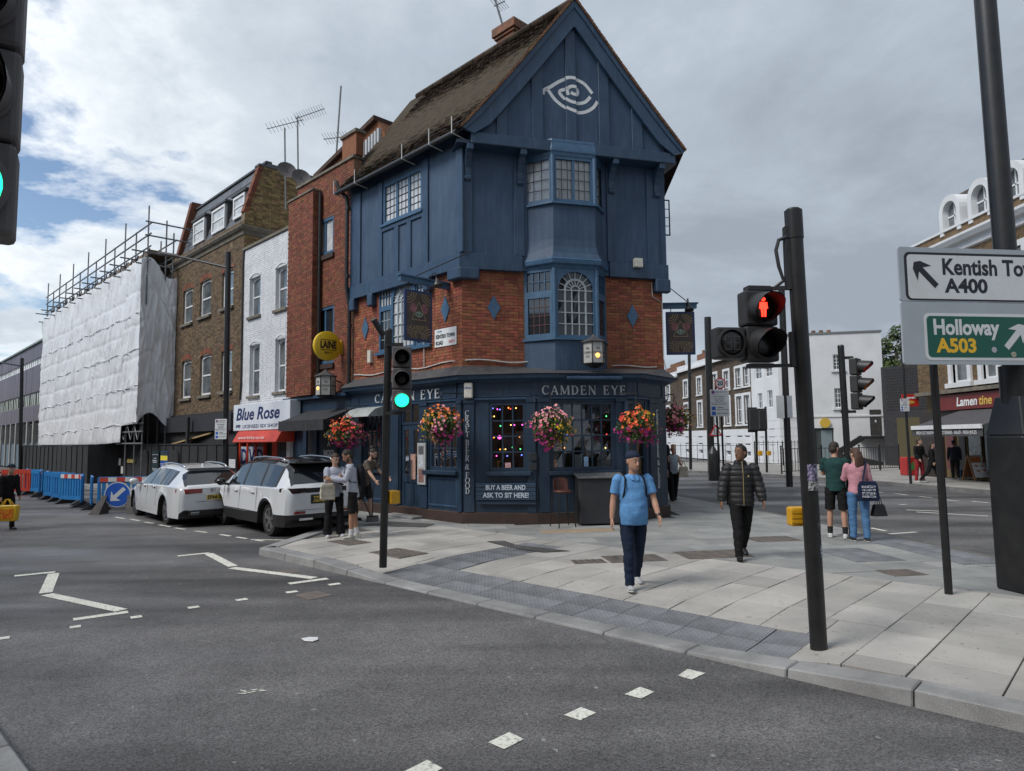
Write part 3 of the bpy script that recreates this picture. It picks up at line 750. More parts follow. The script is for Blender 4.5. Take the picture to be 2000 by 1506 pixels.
# --- first-floor brick walls
sw0,sw1 = FL.s_(841,600),FL.s_(741,600); wz0,wz1 = FL.z_(741,690),FL.z_(741,562)
holesL = [(sw0,sw1,wz0,wz1)]
so0,so1 = FF.s_(1022,600),FF.s_(1184,600)
for fr,q0,q1,hh in ((FL,0,sE,holesL),(FF,0,so0+0.05,[]),(FF,so1-0.05,sR,[])): mb = MB(); holes_wall(mb,fr,q0,q1,zb-0.3,z1+0.2,hh,-0.25,0.0); mb.build('brick_wall_core',MORT,pub)
fb = bricks(FF,0.0,so0-0.01,zb-0.02,z1+0.02,[])+bricks(FF,so1+0.01,sR,zb-0.02,z1+0.02,[])
fb.sort(key=lambda r: -(r[1]-r[0])*(r[3]-r[2])+0.0004*r[0])
brick_objs(FF,fb[:300],BRICKR,pub)
brick_mesh(FF,fb[300:],BRICKR,pub,name='small_bricks')
brick_mesh(FL,bricks(FL,0.0,sE-0.1,zb-0.06,z1+0.05,holesL),BRICKR,pub,name='side_brickwork')
# right flank of the pub and back walls close the volume
RFD = Vector((cos(radians(86)),sin(radians(86)),0)); RFR = Frame(FF.w(sR,0,0),RFD)
mb = MB(); mb.box(RFR,0,9,-0.25,0,0.1,z1); mb.build('flank_wall',BRICKR,pub)
mb = MB(); mb.box(RFR,-0.02,9,-0.25,0.1,z1,z2+0.1); mb.build('flank_render',BLUER,pub)
# --- second floor: rendered panels, beams, posts
N2 = 0.10
w2s0,w2s1 = FL.s_(825,380,N2),FL.s_(748,400,N2); w2z0,w2z1 = FL.z_(748,442,N2),FL.z_(748,362,N2)
mb = MB(); holes_wall(mb,FL,-EXT*N2,sE,z1,z2+0.25,[(w2s0,w2s1,w2z0,w2z1)],-0.2,N2); mb.build('render_panel',BLUER,pub)
for q0,q1 in ((-EXT*N2,so0+0.1),(so1-0.1,sR+0.1)): mb = MB(); mb.box(FF,q0,q1,-0.2,N2-0.001,z1,z2+0.25); mb.build('render_panel',BLUER,pub)
def timber(fr,s0,s1,z0,z1_,n0=N2-0.02,n1=N2+0.045,nm='timber'):
    mb = MB(); mb.box(fr,min(s0,s1),max(s0,s1),n0,n1,z0,z1_); return mb.build(nm,BLUE,pub,bevel=0.008)
timber(FL,-EXT*0.16,sE,z1-0.03,z1t+0.02,-0.02,0.16,'jetty_beam'); timber(FF,-EXT*0.16,so0-0.05,z1-0.03,z1t+0.02,-0.02,0.159,'jetty_beam'); timber(FF,so1+0.05,sR+0.12,z1-0.03,z1t+0.02,-0.02,0.159,'jetty_beam')
for a,b in ((690,706),(826,838),(893,906)): timber(FL,FL.s_(a,450,N2),FL.s_(b,450,N2),z1t+0.02,z2+0.2,nm='post')
for a,b in ((741,748),(826,833)): timber(FL,FL.s_(a,450,N2),FL.s_(b,450,N2),z1t+0.02,w2z1+0.1,N2-0.02,N2+0.04,nm='post')
for a in (776,800): c = FL.s_(a,480,N2); timber(FL,c-0.09,c+0.09,z1t+0.02,w2z0-0.16,N2-0.02,N2+0.038,nm='stud')
timber(FL,FL.s_(826,440,N2),FL.s_(748,440,N2),w2z0-0.17,w2z0-0.03,N2-0.02,N2+0.039,'rail')
for a,b in ((905,922),(1003,1023),(1184,1195),(1262,1284)): timber(FF,FF.s_(a,400,N2),FF.s_(b,400,N2),z1t+0.02,z2+0.2,N2-0.02,N2+0.046,'post')
for fr,u,n in ((FL,732,0),(FL,842,0),(FL,697,0)):
    c = fr.s_(u,540); mb = MB(); mb.box(fr,c-0.12,c+0.12,0,0.19,z1-0.36,z1-0.02); mb.build('beam_end',BLUE,pub,bevel=0.03)
mb = MB(); q = [FL.w(0.35,0.19,0),FL.w(-EXT*0.19,0.19,0),FF.w(0.38,0.19,0),FF.w(0.38,-0.02,0),FL.w(0.35,-0.02,0)]
mb.prism([p+Vector((0,0,z1-0.27)) for p in q],(0,0,0.27)); mb.build('corner_block',BLUE,pub,bevel=0.03)
mb = MB(); mb.box(FF,sR-0.25,sR+0.16,0,0.19,z1-0.36,z1-0.02); mb.build('beam_end',BLUE,pub,bevel=0.03)
# leaded window of the side
w = window(FL,w2s0,w2s1,w2z0,w2z1,pub,BLUEW,GLASSN,cols=3,rows=1,n=N2-0.05,fw=0.08,bw=0.09,lead=(3,5,LEADB),dep=0.08)
mb = MB(); mb.box(FL,w2s0-0.05,w2s1+0.05,N2-0.02,N2+0.08,w2z0-0.05,w2z0+0.005); mb.build('sill',BLUEW,pub)
# --- arched window builder
def arched(fr,s0,s1,z0,z1_,parent,fm,gm,barm,n=0.0,nc=5,nr=4):
    """light with a semicircular head in a square frame, fan of glazing bars"""
    if s0 > s1: s0,s1 = s1,s0
    fw = 0.07; c = (s0+s1)/2; r = (s1-s0)/2-fw; zs = z1_-fw-r; mb = MB(); d0,d1 = n-0.05,n+0.035
    mb.box(fr,s0,s0+fw,d0,d1,z0,zs); mb.box(fr,s1-fw,s1,d0,d1,z0,zs); mb.box(fr,s0+fw,s1-fw,d0,d1,z0,z0+fw)
    K = 16
    for i in range(K):
        a,b = pi*i/K,pi*(i+1)/K; pa,pb = (c+r*cos(a),zs+r*sin(a)),(c+r*cos(b),zs+r*sin(b))
        oa = (s1 if cos(a) > 0 else s0) if abs(cos(a)) > 1e-6 else c;
        def edge(t):
            x,y = cos(t),sin(t); k = min((s1-c)/max(abs(x),1e-6),(z1_-zs)/max(y,1e-6)); return (c+x*k,zs+y*k)
        ea,eb = edge(a),edge(b); pts = [pa,ea]
        ca = atan2(z1_-zs,s1-c); cb = pi-ca
        for t in (ca,cb):
            if a < t < b: pts.append(edge(t))
        pts += [eb,pb]; mb.prism([fr.w(x,d0,z) for x,z in pts],fr.nv*(d1-d0))
    w_ = mb.build('arched_window',fm,parent)
    g = MB(); t = 0.011
    for i in range(1,nc): x = c-r+2*r*i/nc; g.box(fr,x-t,x+t,n-0.02,n+0.012,z0+fw,zs+(0.0 if i in (1,nc-1) else 0.0))
    zr = [z0+fw+(zs-z0-fw)*i/nr for i in range(nr+1)]
    for z in zr[1:]: g.box(fr,c-r,c+r,n-0.02,n+0.011,z-t,z+t)
    r2,r3 = r*0.62,r*0.24
    for R_ in (r2,r2*0.9,r3):
        for i in range(14): a,b = pi*i/14,pi*(i+1)/14; g.bar(fr.w(c+R_*cos(a),n,zs+R_*sin(a)),fr.w(c+R_*cos(b),n,zs+R_*sin(b)),2*t,2*t)
    for i in range(1,8): a = pi*i/8; g.bar(fr.w(c+r3*cos(a),n,zs+r3*sin(a)),fr.w(c+r*cos(a),n,zs+r*sin(a)),1.6*t,1.6*t)
    for sgn in (-1,1): g.box(fr,c+sgn*r2*0.9-t*0.7,c+sgn*r2*0.9+t*0.7,n-0.02,n+0.010,z0+fw,zs)
    g.build('glazing_bars',barm,w_)
    for i in range(nc):
        for k in range(nr):
            a,b = c-r+2*r*i/nc,c-r+2*r*(i+1)/nc; e = RND.uniform(-.005,.005); p = MB()
            p.poly([fr.w(a,n-0.02+e,zr[k]),fr.w(b,n-0.02-e,zr[k]),fr.w(b,n-0.02,zr[k+1]),fr.w(a,n-0.02+e,zr[k+1])]); p.build('pane',gm,w_,recalc=False)
    for i in range(8):
        p = MB(); a0,a1 = pi*i/8,pi*(i+1)/8; am = (a0+a1)/2
        p.poly([fr.w(c,n-0.02,zs),fr.w(c+r*cos(a0),n-0.02,zs+r*sin(a0)),fr.w(c+r*cos(am),n-0.02,zs+r*sin(am)),fr.w(c+r*cos(a1),n-0.02,zs+r*sin(a1))]); p.build('pane',gm,w_,recalc=False)
    return w_
LBAR = mat('pale_glazing_bar',(0.36,0.40,0.43),0.5)
# side first-floor window: two side lights and an arched middle
a,b = sw0,sw1; q = (b-a)
zt_ = wz0+(wz1-wz0)*0.66
for p0,p1 in ((a,a+q*0.27),(a+q*0.73,b)):
    window(FL,p0,p1,wz0,zt_,pub,BLUEW,GLASSD,1,1,n=-0.02,fw=0.07,lead=(3,4,LBAR)); window(FL,p0,p1,zt_,wz1,pub,BLUEW,GLASSN,4,2,n=-0.02,fw=0.05,bw=0.02)
arched(FL,a+q*0.27,a+q*0.73,wz0,wz1,pub,BLUEW,GLASSN,LBAR,n=0.0)
mb = MB(); mb.box(FL,a-0.08,b+0.08,-0.02,0.10,wz0-0.07,wz0); mb.build('sill',BLUEW,pub)
# --- oriel
NB_ = 0.52
fa,fb_ = FF.s_(1083,600,NB_),FF.s_(1166,600,NB_)
def orl(z,e=0.0): return [FF.w(so0-e,-0.02,z),FF.w(fa-e*0.6,NB_+e,z),FF.w(fb_+e*0.6,NB_+e,z),FF.w(so1+e,-0.02,z)]
O1s,O1h,O2s,O2h = FF.z_(1083,659,NB_),FF.z_(1083,523,NB_),FF.z_(1083,394,NB_),FF.z_(1083,303,NB_)
mb = MB(); mb.loft([orl(zb-0.3),orl(O1s-0.04)]); mb.build('oriel_panel',BLUER,pub)
mb = MB(); mb.loft([orl(O1s-0.05,0.06),orl(O1s,0.06)]); mb.build('oriel_sill',BLUEW,pub)
mb = MB(); mb.loft([orl(O1h,0.02),orl(O1h+0.06,0.05),orl(O1h+0.10,0.12),orl(O1h+0.2,0.14),orl(O1h+0.24,0.11)]); mb.build('oriel_cornice',BLUEW,pub)
mb = MB(); mb.loft([orl(O1h+0.23,0.12),orl(O1h+0.36,0.055),orl(O1h+0.52,0.018),orl(O1h+0.7,0.0),orl(O2s-0.04,0.0)]); mb.build('oriel_apron',BLUER,pub)
mb = MB(); mb.loft([orl(O2s-0.045,0.07),orl(O2s,0.07)]); mb.build('oriel_sill',BLUEW,pub)
mb = MB(); mb.loft([orl(O2h,0.015),orl(O2h+0.08,0.03),orl(O2h+0.1,0.05),orl(O2h+0.16,0.05),orl(O2h+0.4,0.02)]); mb.build('oriel_head',BLUEW,pub)
CURT = mat('net_curtain',(0.82,0.83,0.82),0.9,(0.68,0.69,0.69),9)
GLT2 = glass_mat('oriel_glass',(0.96,0.97,0.98),0.85)
pA = [FF.w(so0,0,0),FF.w(fa,NB_,0),FF.w(fb_,NB_,0),FF.w(so1,0,0)]
faces = [Frame(pA[i],pA[i+1]-pA[i]) for i in range(3)]; lens = [(pA[i+1]-pA[i]).length for i in range(3)]
for i,(fr,L_) in enumerate(zip(faces,lens)):
    ztr = O1s+(O1h-O1s)*0.64
    if i == 1: arched(fr,0.02,L_-0.02,O1s,O1h,pub,BLUEW,GLASSD,LBAR,n=-0.03)
    else:
        window(fr,0.03,L_-0.03,O1s,ztr,pub,BLUEW,GLASSD,1,1,n=-0.03,fw=0.09,lead=(4,4,mat('maroon_lead',(0.09,0.04,0.045),0.6)))
        window(fr,0.03,L_-0.03,ztr,O1h,pub,BLUEW,GLASSD,4,2,n=-0.03,fw=0.06,bw=0.02)
    cols = 2 if i == 1 else 1
    window(fr,0.02,L_-0.02,O2s,O2h,pub,BLUEW,GLT2,cols,1,n=-0.03,fw=0.075,bw=0.06,lead=(3,4,LEADB))
    cb = MB(); K = 40           # pleated curtain behind the top windows
    cv = []
    for k in range(K+1):
        x = 0.08+(L_-0.16)*k/K; nn = -0.10+0.022*sin(k*1.9)+0.01*sin(k*0.7); cv += [fr.w(x,nn,O2s+0.02),fr.w(x,nn*1.02,O2h-0.02)]
    cb.add(cv,[(2*k,2*k+2,2*k+3,2*k+1) for k in range(K)]); cb.build('net_curtain',CURT,pub,smooth=True)
for p in pA[1:3]:

    for q0,q1 in ((O1s,O1h),(O2s,O2h)): mb = MB(); mb.cyl((p.x,p.y,q0),(p.x,p.y,q1),0.055,8); mb.build('oriel_post',BLUEW,pub)
# --- blue diamonds on the brick
def diamond(fr,u,v0,v1,n=0.014):
    s,za = fr.px(u,v0); _,zb_ = fr.px(u,v1); zc = (za+zb_)/2; h = (za-zb_)/2; w_ = h*0.52; mb = MB()
    mb.prism([fr.w(s,n,zc-h),fr.w(s+w_,n,zc),fr.w(s,n,zc+h),fr.w(s-w_,n,zc)],fr.nv*0.02); mb.build('diamond_panel',BLUEW,pub)
diamond(FF,964,577,625); diamond(FF,1234,595,640); diamond(FL,715,620,664); diamond(FL,871,579,630)
# --- gable
FG = sub(FF,0.5)
tb0,tb1 = FG.s_(900,255),FG.s_(1300,320); zt0 = FG.z_(1083,297); zt1 = zt0+0.27
apx = FG.px(1118,6); lf = FG.px(901,240); rf = FG.px(1333,312)
zf = (lf[1]+rf[1])/2; eL,eR = lf[0],rf[0]
mb = MB(); pan = [(eL+0.25,zt0+0.05),(eR-0.25,zt0+0.05),(apx[0],apx[1]-0.15)]
mb.prism([FG.w(x,-0.12,z) for x,z in pan],FG.nv*0.08); mb.build('gable_panel',BLUER,pub)
BAT = [(970,991),(1039,1061),(1106,1126),(1170,1190),(1234,1254)]
bts = [(FG.s_(a,230),FG.s_(b,230)) for a,b in BAT]
def gtop(x): return zf+(apx[1]-zf)*(1-abs((x-apx[0])/((eR if x > apx[0] else eL)-apx[0])))
for a,b in bts:
    mb = MB(); P = [(a,zt1-0.02),(b,zt1-0.02),(b,gtop(b)-0.2)]+([(apx[0],gtop(apx[0])-0.2)] if a < apx[0] < b else [])+[(a,gtop(a)-0.2)]
    mb.prism([FG.w(x,-0.05,z) for x,z in P],FG.nv*0.055); mb.build('gable_stud',BLUE,pub,bevel=0.006)
mb = MB(); mb.box(FG,eL+0.22,eR-0.22,-0.55,0.05,zt0,zt1); mb.build('tie_beam',BLUE,pub,bevel=0.015)
for (ex,sg) in ((eL,1),(eR,-1)):
    # barge board with a slight kick at the foot
    K = 8; up_,dn = [],[]
    L_ = sqrt((apx[0]-ex)**2+(apx[1]-zf)**2); tx,tz = (apx[0]-ex)/L_,(apx[1]-zf)/L_; nx,nz_ = abs(tz)*sg,-abs(tx)
    for k in range(K+1):
        t = k/K; sag = -0.09*sin(pi*min(t*1.15,1)); x = ex+tx*L_*t; z = zf+tz*L_*t+sag*0.6
        up_.append((x,z)); wdt = 0.40
        dn.append((x+nx*wdt,z+nz_*wdt))
    dn[-1] = (apx[0],dn[-1][1]-(apx[0]-dn[-1][0])*0) if False else (apx[0],apx[1]-0.66); dn[0] = (ex+0.28*sg,zf-0.10);
    mb = MB()
    for k in range(K):
        mb.prism([FG.w(x,0.03,z) for x,z in (dn[k],dn[k+1],up_[k+1],up_[k])],FG.nv*0.07)
        q2 = [(a+(c-a)*0.72,b+(d-b)*0.72) for (a,b),(c,d) in ((dn[k],up_[k]),(dn[k+1],up_[k+1]))]
        mb.prism([FG.w(x,0.09,z) for x,z in (q2[0],q2[1],up_[k+1],up_[k])],FG.nv*0.04)
    mb.build('barge_board',BLUE,pub)
    # verge tiles
    vt = MB(); n_ = 46
    for k in range(n_):
        t = (k+0.5)/n_; x = ex+tx*L_*t; z = zf+tz*L_*t-0.054*sin(pi*min(t*1.15,1)); h = L_/n_
        a = FG.w(x-nx*0.005,-0.25,z-nz_*0.03); b = FG.w(x-nx*0.005,0.17,z-nz_*0.02)
        dirv = (FG.w(tx*sg*0,0,0)*0); along = (FG.d*tx+Vector((0,0,tz)))*(h*0.62); nrm = (FG.d*(-nx)+Vector((0,0,-nz_)))
        for e in (0,1):
            c = nrm*(0.028*e+RND.uniform(0,0.008)); w_ = along*(1.0 if e else 0.9); sh = along*(0.35*e)
            vt.hexa([a-w_+c+sh,b-w_+c+sh,b+w_+c+sh-nrm*0.012,a+w_+c+sh-nrm*0.012,a-w_+c+nrm*0.022+sh,b-w_+c+nrm*0.022+sh,b+w_+c+nrm*0.01+sh,a+w_+c+nrm*0.01+sh])
    vt.build('verge_tiles',TILEO,pub,kind='stuff')
# brackets
for u in (912,1014,1190,1278):
    s = FF.s_(u,300,N2); mb = MB(); prof = [(N2-0.02,zt0),(0.52,zt0),(0.52,zt0-0.13),(0.40,zt0-0.17),(0.27,zt0-0.29),(0.2,zt0-0.45),(0.185,zt0-0.62),(0.22,zt0-0.66),(0.22,zt0-0.72),(0.17,zt0-0.76),(N2-0.02,zt0-0.76)]
    mb.prism([FF.w(s-0.075,n,z) for n,z in prof],FF.d*0.15); mb.build('bracket',BLUE,pub,bevel=0.008)
# soffit under the jettied gable
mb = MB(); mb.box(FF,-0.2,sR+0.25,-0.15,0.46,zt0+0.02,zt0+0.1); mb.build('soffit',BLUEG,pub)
# painted eye, laid over panel and studs
def on_gable(x):
    for a,b in bts:
        if a <= x <= b: return 0.008
    return -0.037
eyes = [[(545,552),(552,528),(590,508),(640,478),(690,460),(738,466),(790,494),(835,548)],[(560,520),(580,535),(620,588),(680,633),(750,660),(800,655),(840,632),(866,596)],
        [(690,520),(642,538),(680,585),(735,606),(790,600),(824,568)],[(690,562),(686,530),(704,513),(732,514),(748,534),(744,556),(722,556),(706,546)]]
for e in eyes:
    mb = MB()
    P = [FG.px(880+x*0.332,y*0.332,-0.02) for x,y in e]; fine = []
    for i in range(len(P)-1):
        p0,p1,p2,p3 = P[max(i-1,0)],P[i],P[i+1],P[min(i+2,len(P)-1)]
        for k in range(10):
            t = k/10; fine.append(tuple(0.5*((2*p1[j])+(-p0[j]+p2[j])*t+(2*p0[j]-5*p1[j]+4*p2[j]-p3[j])*t*t+(-p0[j]+3*p1[j]-3*p2[j]+p3[j])*t**3) for j in (0,1)))
    fine.append(P[-1]); hw = 0.040
    for i in range(len(fine)-1):
        (xa,za),(xb,zb2) = fine[i],fine[i+1]; L_ = sqrt((xb-xa)**2+(zb2-za)**2)
        if L_ < 1e-6: continue
        ox,oz = -(zb2-za)/L_*hw,(xb-xa)/L_*hw; n = on_gable((xa+xb)/2)
        ex_,ez_ = (xb-xa)*0.08,(zb2-za)*0.08
        mb.poly([FG.w(xa-ex_+ox,n,za-ez_+oz),FG.w(xa-ex_-ox,n,za-ez_-oz),FG.w(xb+ex_-ox,n,zb2+ez_-oz),FG.w(xb+ex_+ox,n,zb2+ez_+oz)])
    mb.build('painted_eye',WHITEP,pub,recalc=False)
# --- roof
E0 = FG.w(eL,0.08,zf); A0 = FG.w(apx[0],0.08,apx[1]); E1 = FG.w(eR,0.08,zf)
RL = sE+0.9
mb = MB(); mb.add([E0,E0+DL*RL,A0+DL*(RL+1.0),A0],[(0,1,2,3)]); mb.add([E1,A0,A0+DL*(RL+1),E1+RFD*9],[(0,1,2,3)])
rb = mb.build('roof',TILE,pub)
tb = MB(); SV = A0-E0; SVL = SV.length; rows = int(SVL/0.105); nrmR = DL.cross(SV).normalized()
if nrmR.z < 0: nrmR = -nrmR
cols = int(RL/0.165)
for i in range(rows):
    v0,v1 = i/rows,min((i+1.5)/rows,1.0); sag = lambda v: -0.10*sin(pi*min(v*1.1,1))*0.5
    for j in range(cols):
        u0 = (j+(0.5 if i % 2 else 0))*0.165; u1 = u0+0.158; h = 0.036+RND.uniform(0,0.016)
        a,b = E0+SV*v0,E0+SV*v1; s0_,s1_ = nrmR*sag(v0),nrmR*sag(v1)
        P = [a+DL*u0+nrmR*h+s0_,a+DL*u1+nrmR*(h+RND.uniform(-.004,.004))+s0_,b+DL*u1+nrmR*0.006+s1_,b+DL*u0+nrmR*0.006+s1_]
        tb.add(P+[P[0]-nrmR*0.02,P[1]-nrmR*0.02],[(0,1,2,3),(4,5,1,0)])
tb.build('roof_tiles',TILE,rb,kind='stuff',recalc=False)
rt = MB()
for k in range(14): a = A0+DL*(0.45*k); rt.tube([a+DL*0.01-Vector((0,0,.02)),a+DL*0.44-Vector((0,0,.02))],0.11,8)
rt.build('ridge_tiles',TILE,rb)
# eaves, gutter
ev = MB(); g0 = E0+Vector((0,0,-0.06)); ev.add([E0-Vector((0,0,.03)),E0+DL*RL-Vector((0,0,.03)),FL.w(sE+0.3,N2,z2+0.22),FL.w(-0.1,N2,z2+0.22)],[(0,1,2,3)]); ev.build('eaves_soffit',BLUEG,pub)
gt = MB(); gt.tube([g0+DL*0.12+FL.nv*0.05,g0+DL*(RL-0.2)+FL.nv*0.05],0.065,10); gt.build('gutter',BLK,pub,smooth='auto')
for k,t in enumerate((0.15,1.0,2.1,4.3,5.4)):
    if t > RL: continue
    p = g0+DL*t+FL.nv*0.12; mb = MB(); mb.tube([p-FL.nv*0.35-Vector((0,0,.1)),p+FL.nv*0.06-Vector((0,0,.06)),p+FL.nv*0.06+Vector((0,0,0.32))],0.014,6); mb.build('net_pole',WHITEG,pub)
pw = MB(); p = FL.w(sE-0.02,0.22,0); pw.tube([FL.w(sE+0.2,0.45,z2+0.12),FL.w(sE+0.12,0.42,z2-0.1),FL.w(sE-0.02,0.24,z2-0.35),FL.w(sE-0.02,0.22,z2-0.6),FL.w(sE-0.02,0.22,z1+0.3),FL.w(sE-0.02,0.12,z1-0.2),FL.w(sE-0.02,0.12,zb-0.2)],0.055,10)
for z in (z2-0.7,z1+0.6,z1-0.8,zb+0.5): pw.cyl(FL.w(sE-0.02,0.2 if z > z1 else 0.12,z),FL.w(sE-0.02,0.2 if z > z1 else 0.12,z+0.1),0.072,10)
pw.build('drainpipe',BLK,pub,smooth='auto')
# chimney
cc = atd(1004,85,18.2); ch = MB(); fr = Frame(cc,DL)
CH = mat('chimney_brick',(0.24,0.10,0.055),0.9,(0.12,0.07,0.05),6,0.4,50)
zt_c = atd(1004,58,18.2).z
for hw,z0_,z1_ in ((0.30,zt_c-1.6,zt_c-0.42),(0.35,zt_c-0.42,zt_c-0.33),(0.40,zt_c-0.33,zt_c-0.25),(0.45,zt_c-0.25,zt_c)): ch.box(fr,-hw,hw,-hw,hw,z0_,z1_)
ch.build('chimney',CH,rb,bevel=0.01)
# --- ground floor
GL = [FL.w(sE+0.1,0.05,0),G0,G1,G2,G3,Vector((G3.x+0.55,G3.y+7,0))]
zt_co,zt_f1,zt_f0,zsil,zpl = Zc(735),Zc(747),Zc(777),Zc(921),Zc(1000)
g1,g2,g3 = Frame(G0,G1-G0),Frame(G1,G2-G1),Frame(G2,G3-G2); gl = sub(FL,0.05)
l1,l2,l3 = [(b-a).length for a,b in ((Vector((G0.x,G0.y,0)),Vector((G1.x,G1.y,0))),(Vector((G1.x,G1.y,0)),Vector((G2.x,G2.y,0))),(Vector((G2.x,G2.y,0)),Vector((G3.x,G3.y,0))))]
mb = MB(); sweep(mb,GL,[(0.05,0.08),(0.05,zpl-0.02),(0.02,zpl),(-0.1,zpl),(-0.1,0.08)]); mb.build('plinth',PLINTH,pub)
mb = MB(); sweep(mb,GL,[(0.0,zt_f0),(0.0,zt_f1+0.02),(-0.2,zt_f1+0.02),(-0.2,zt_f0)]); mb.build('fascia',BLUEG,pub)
mb = MB(); sweep(mb,GL,[(0.02,zt_f1-0.02),(0.10,zt_f1+0.03),(0.20,zt_f1+0.05),(0.22,zt_co-0.02),(0.26,zt_co),(-0.05,zt_co+0.02),(-0.05,zt_f1)]); mb.build('cornice',BLUE,pub)
mb = MB(); sweep(mb,GL,[(0.0,zt_f0-0.09),(0.05,zt_f0-0.06),(0.05,zt_f0-0.02),(0.0,zt_f0-0.01),(-0.1,zt_f0-0.03)]); mb.build('fascia_moulding',BLUE,pub)
ld = MB(); outp = []
tmp = MB(); sweep(tmp,GL,[(0.27,zt_co+0.005),(0.0,zt_co+0.006)],cap=False)
ov = [tmp.v[2*i] for i in range(len(GL))]
inn_ = [FL.w(sE+0.1,0.0,zb+0.03),FL.w(0,0,zb+0.03),FF.w(sR*0.36,0,zb+0.03),FF.w(sR*0.8,0,zb+0.03),FF.w(sR,0,zb+0.03),RFR.w(7,0,zb+0.03)]
for i in range(5): ld.add([ov[i],ov[i+1],inn_[i+1],inn_[i]],[(0,1,2,3)])
ld.build('lead_roof',LEAD,pub,recalc=False)
GW = MB()
# openings: (frame, s0, s1, z0, z1)
def gpx(fr,u0,u1): return fr.s_(u0,880),fr.s_(u1,880)
zwt = Zc(787)
op1 = gpx(g1,955,1028); op2 = gpx(g2,1076,1201); op3 = gpx(g3,1230,1262)
opA = sorted(gpx(gl,752,712)); opD = sorted(gpx(gl,818,782)); opB = sorted(gpx(gl,894,838))
zA0,zA1,zB0,zB1 = gl.z_(732,916),gl.z_(732,808),gl.z_(866,919),gl.z_(866,797)
zD1 = gl.z_(800,831)
holes_wall(GW,g1,0,l1,zpl-0.02,zt_f0+0.02,[(op1[0],op1[1],zsil,zwt)],-0.2,0.0); holes_wall(GW,g2,0.0,l2,zpl-0.02,zt_f0+0.02,[(op2[0],op2[1],zsil,zwt)],-0.2,0.0)
holes_wall(GW,g3,0.0,l3,zpl-0.02,zt_f0+0.02,[(op3[0],op3[1],zsil-0.2,zwt)],-0.2,0.0)
holes_wall(GW,gl,0.0,sE+0.1,zpl-0.02,zt_f0+0.02,[(*opA,zA0,zA1),(*opD,0.1,zD1+0.55),(*opB,zB0,zB1)],-0.2,0.0)
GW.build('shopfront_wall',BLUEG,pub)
def pil(fr,s0,s1,z0,z1_,n=0.045):
    mb = MB(); s0,s1 = min(s0,s1),max(s0,s1); mb.box(fr,s0,s1,-0.01,n,z0,z1_); mb.box(fr,s0-0.015,s1+0.015,-0.01,n+0.02,z1_-0.12,z1_); return mb.build('pilaster',BLUEG,pub,bevel=0.008)
for fr,a,b in ((g1,907,927),(g1,1030,1047),(g2,1051,1073),(g2,1204,1226),(g3,1268,1292),(gl,903,895),(gl,836,822),(gl,780,756),(gl,709,692)): pil(fr,*gpx(fr,a,b),zpl,zt_f0-0.02)
def panel(fr,s0,s1,z0,z1_,t=0.05):      # raised frame round a sunk panel
    mb = MB()
    for a,b,c,d in ((s0,s1,z0,z0+t),(s0,s1,z1_-t,z1_),(s0,s0+t,z0+t,z1_-t),(s1-t,s1,z0+t,z1_-t)): mb.box(fr,a,b,-0.01,0.022,c,d)
    mb.build('panel_moulding',BLUE,pub,bevel=0.006)
panel(gl,*opB,zpl+0.08,zB0-0.15); panel(gl,*opA,zpl+0.08,zA0-0.15)
for fr,a,b in ((g1,930,1038),(g2,1053,1228),(g3,1248,1296),(gl,892,700)):
    s0,s1 = sorted(gpx(fr,a,b)); panel(fr,s0,s1,zt_f0+0.0,zt_f1-0.01,0.022)
# display windows
W1 = window(g1,*op1,zsil,zwt,pub,BLUEG,GLASST,3,4,n=-0.05,fw=0.07,bw=0.03); W2 = window(g2,*op2,zsil,zwt,pub,BLUEG,GLASST,6,4,n=-0.05,fw=0.07,bw=0.032)
W3 = window(g3,*op3,zsil-0.2,zwt,pub,BLUEG,GLASST,2,4,n=-0.05,fw=0.06,bw=0.03); WA = window(gl,*opA,zA0,zA1,pub,BLUEG,GLASST,4,3,n=-0.05,fw=0.06,bw=0.028); WB = window(gl,*opB,zB0,zB1,pub,BLUEG,GLASST,4,3,n=-0.05,fw=0.07,bw=0.03)
for fr,(a,b),z in ((g1,op1,zsil),(g2,op2,zsil),(gl,opB,zB0),(gl,opA,zA0)):
    mb = MB(); mb.box(fr,a-0.06,b+0.12,-0.03,0.13,z-0.09,z); mb.build('window_sill',BLUEG,pub,bevel=0.01)
# doors
door = thing  # (doors are parts of the pub)
mid = (opD[0]+opD[1])/2
for a,b in ((opD[0],mid),(mid,opD[1])):
    mb = MB(); z0 = 0.2; zz_ = z0+0.95
    holes_wall(mb,gl,a+0.006,b-0.006,z0,zD1,[(a+0.1,b-0.1,zz_,zD1-0.12),(a+0.1,b-0.1,z0+0.2,zz_-0.2)],-0.10,-0.05)
    mb.box(gl,a+0.1,b-0.1,-0.085,-0.07,z0+0.2,zz_-0.2); d_ = mb.build('door',BLUEG,pub,bevel=0.005)
    p = MB(); p.poly([gl.w(a+0.1,-0.075,zz_),gl.w(b-0.1,-0.075,zz_),gl.w(b-0.1,-0.075,zD1-0.12),gl.w(a+0.1,-0.075,zD1-0.12)]); p.build('pane',GLASST,d_)
    h = MB(); sgn = 1 if a > opD[0]+0.01 else -1; hx = mid+sgn*0.07; h.tube([gl.w(hx,-0.05,0.95),gl.w(hx,0.0,0.97),gl.w(hx,0.0,1.5),gl.w(hx,-0.05,1.52)],0.012,6); h.build('handle',BLK,d_)
window(gl,*opD,zD1+0.02,zD1+0.55,pub,BLUEG,GLASST,2,1,n=-0.07,fw=0.05,name='fanlight')
st = MB(); st.box(gl,opD[0]-0.2,opD[1]+0.2,-0.25,0.35,0.08,0.19); st.build('door_step',GRANITE,pub,bevel=0.02)
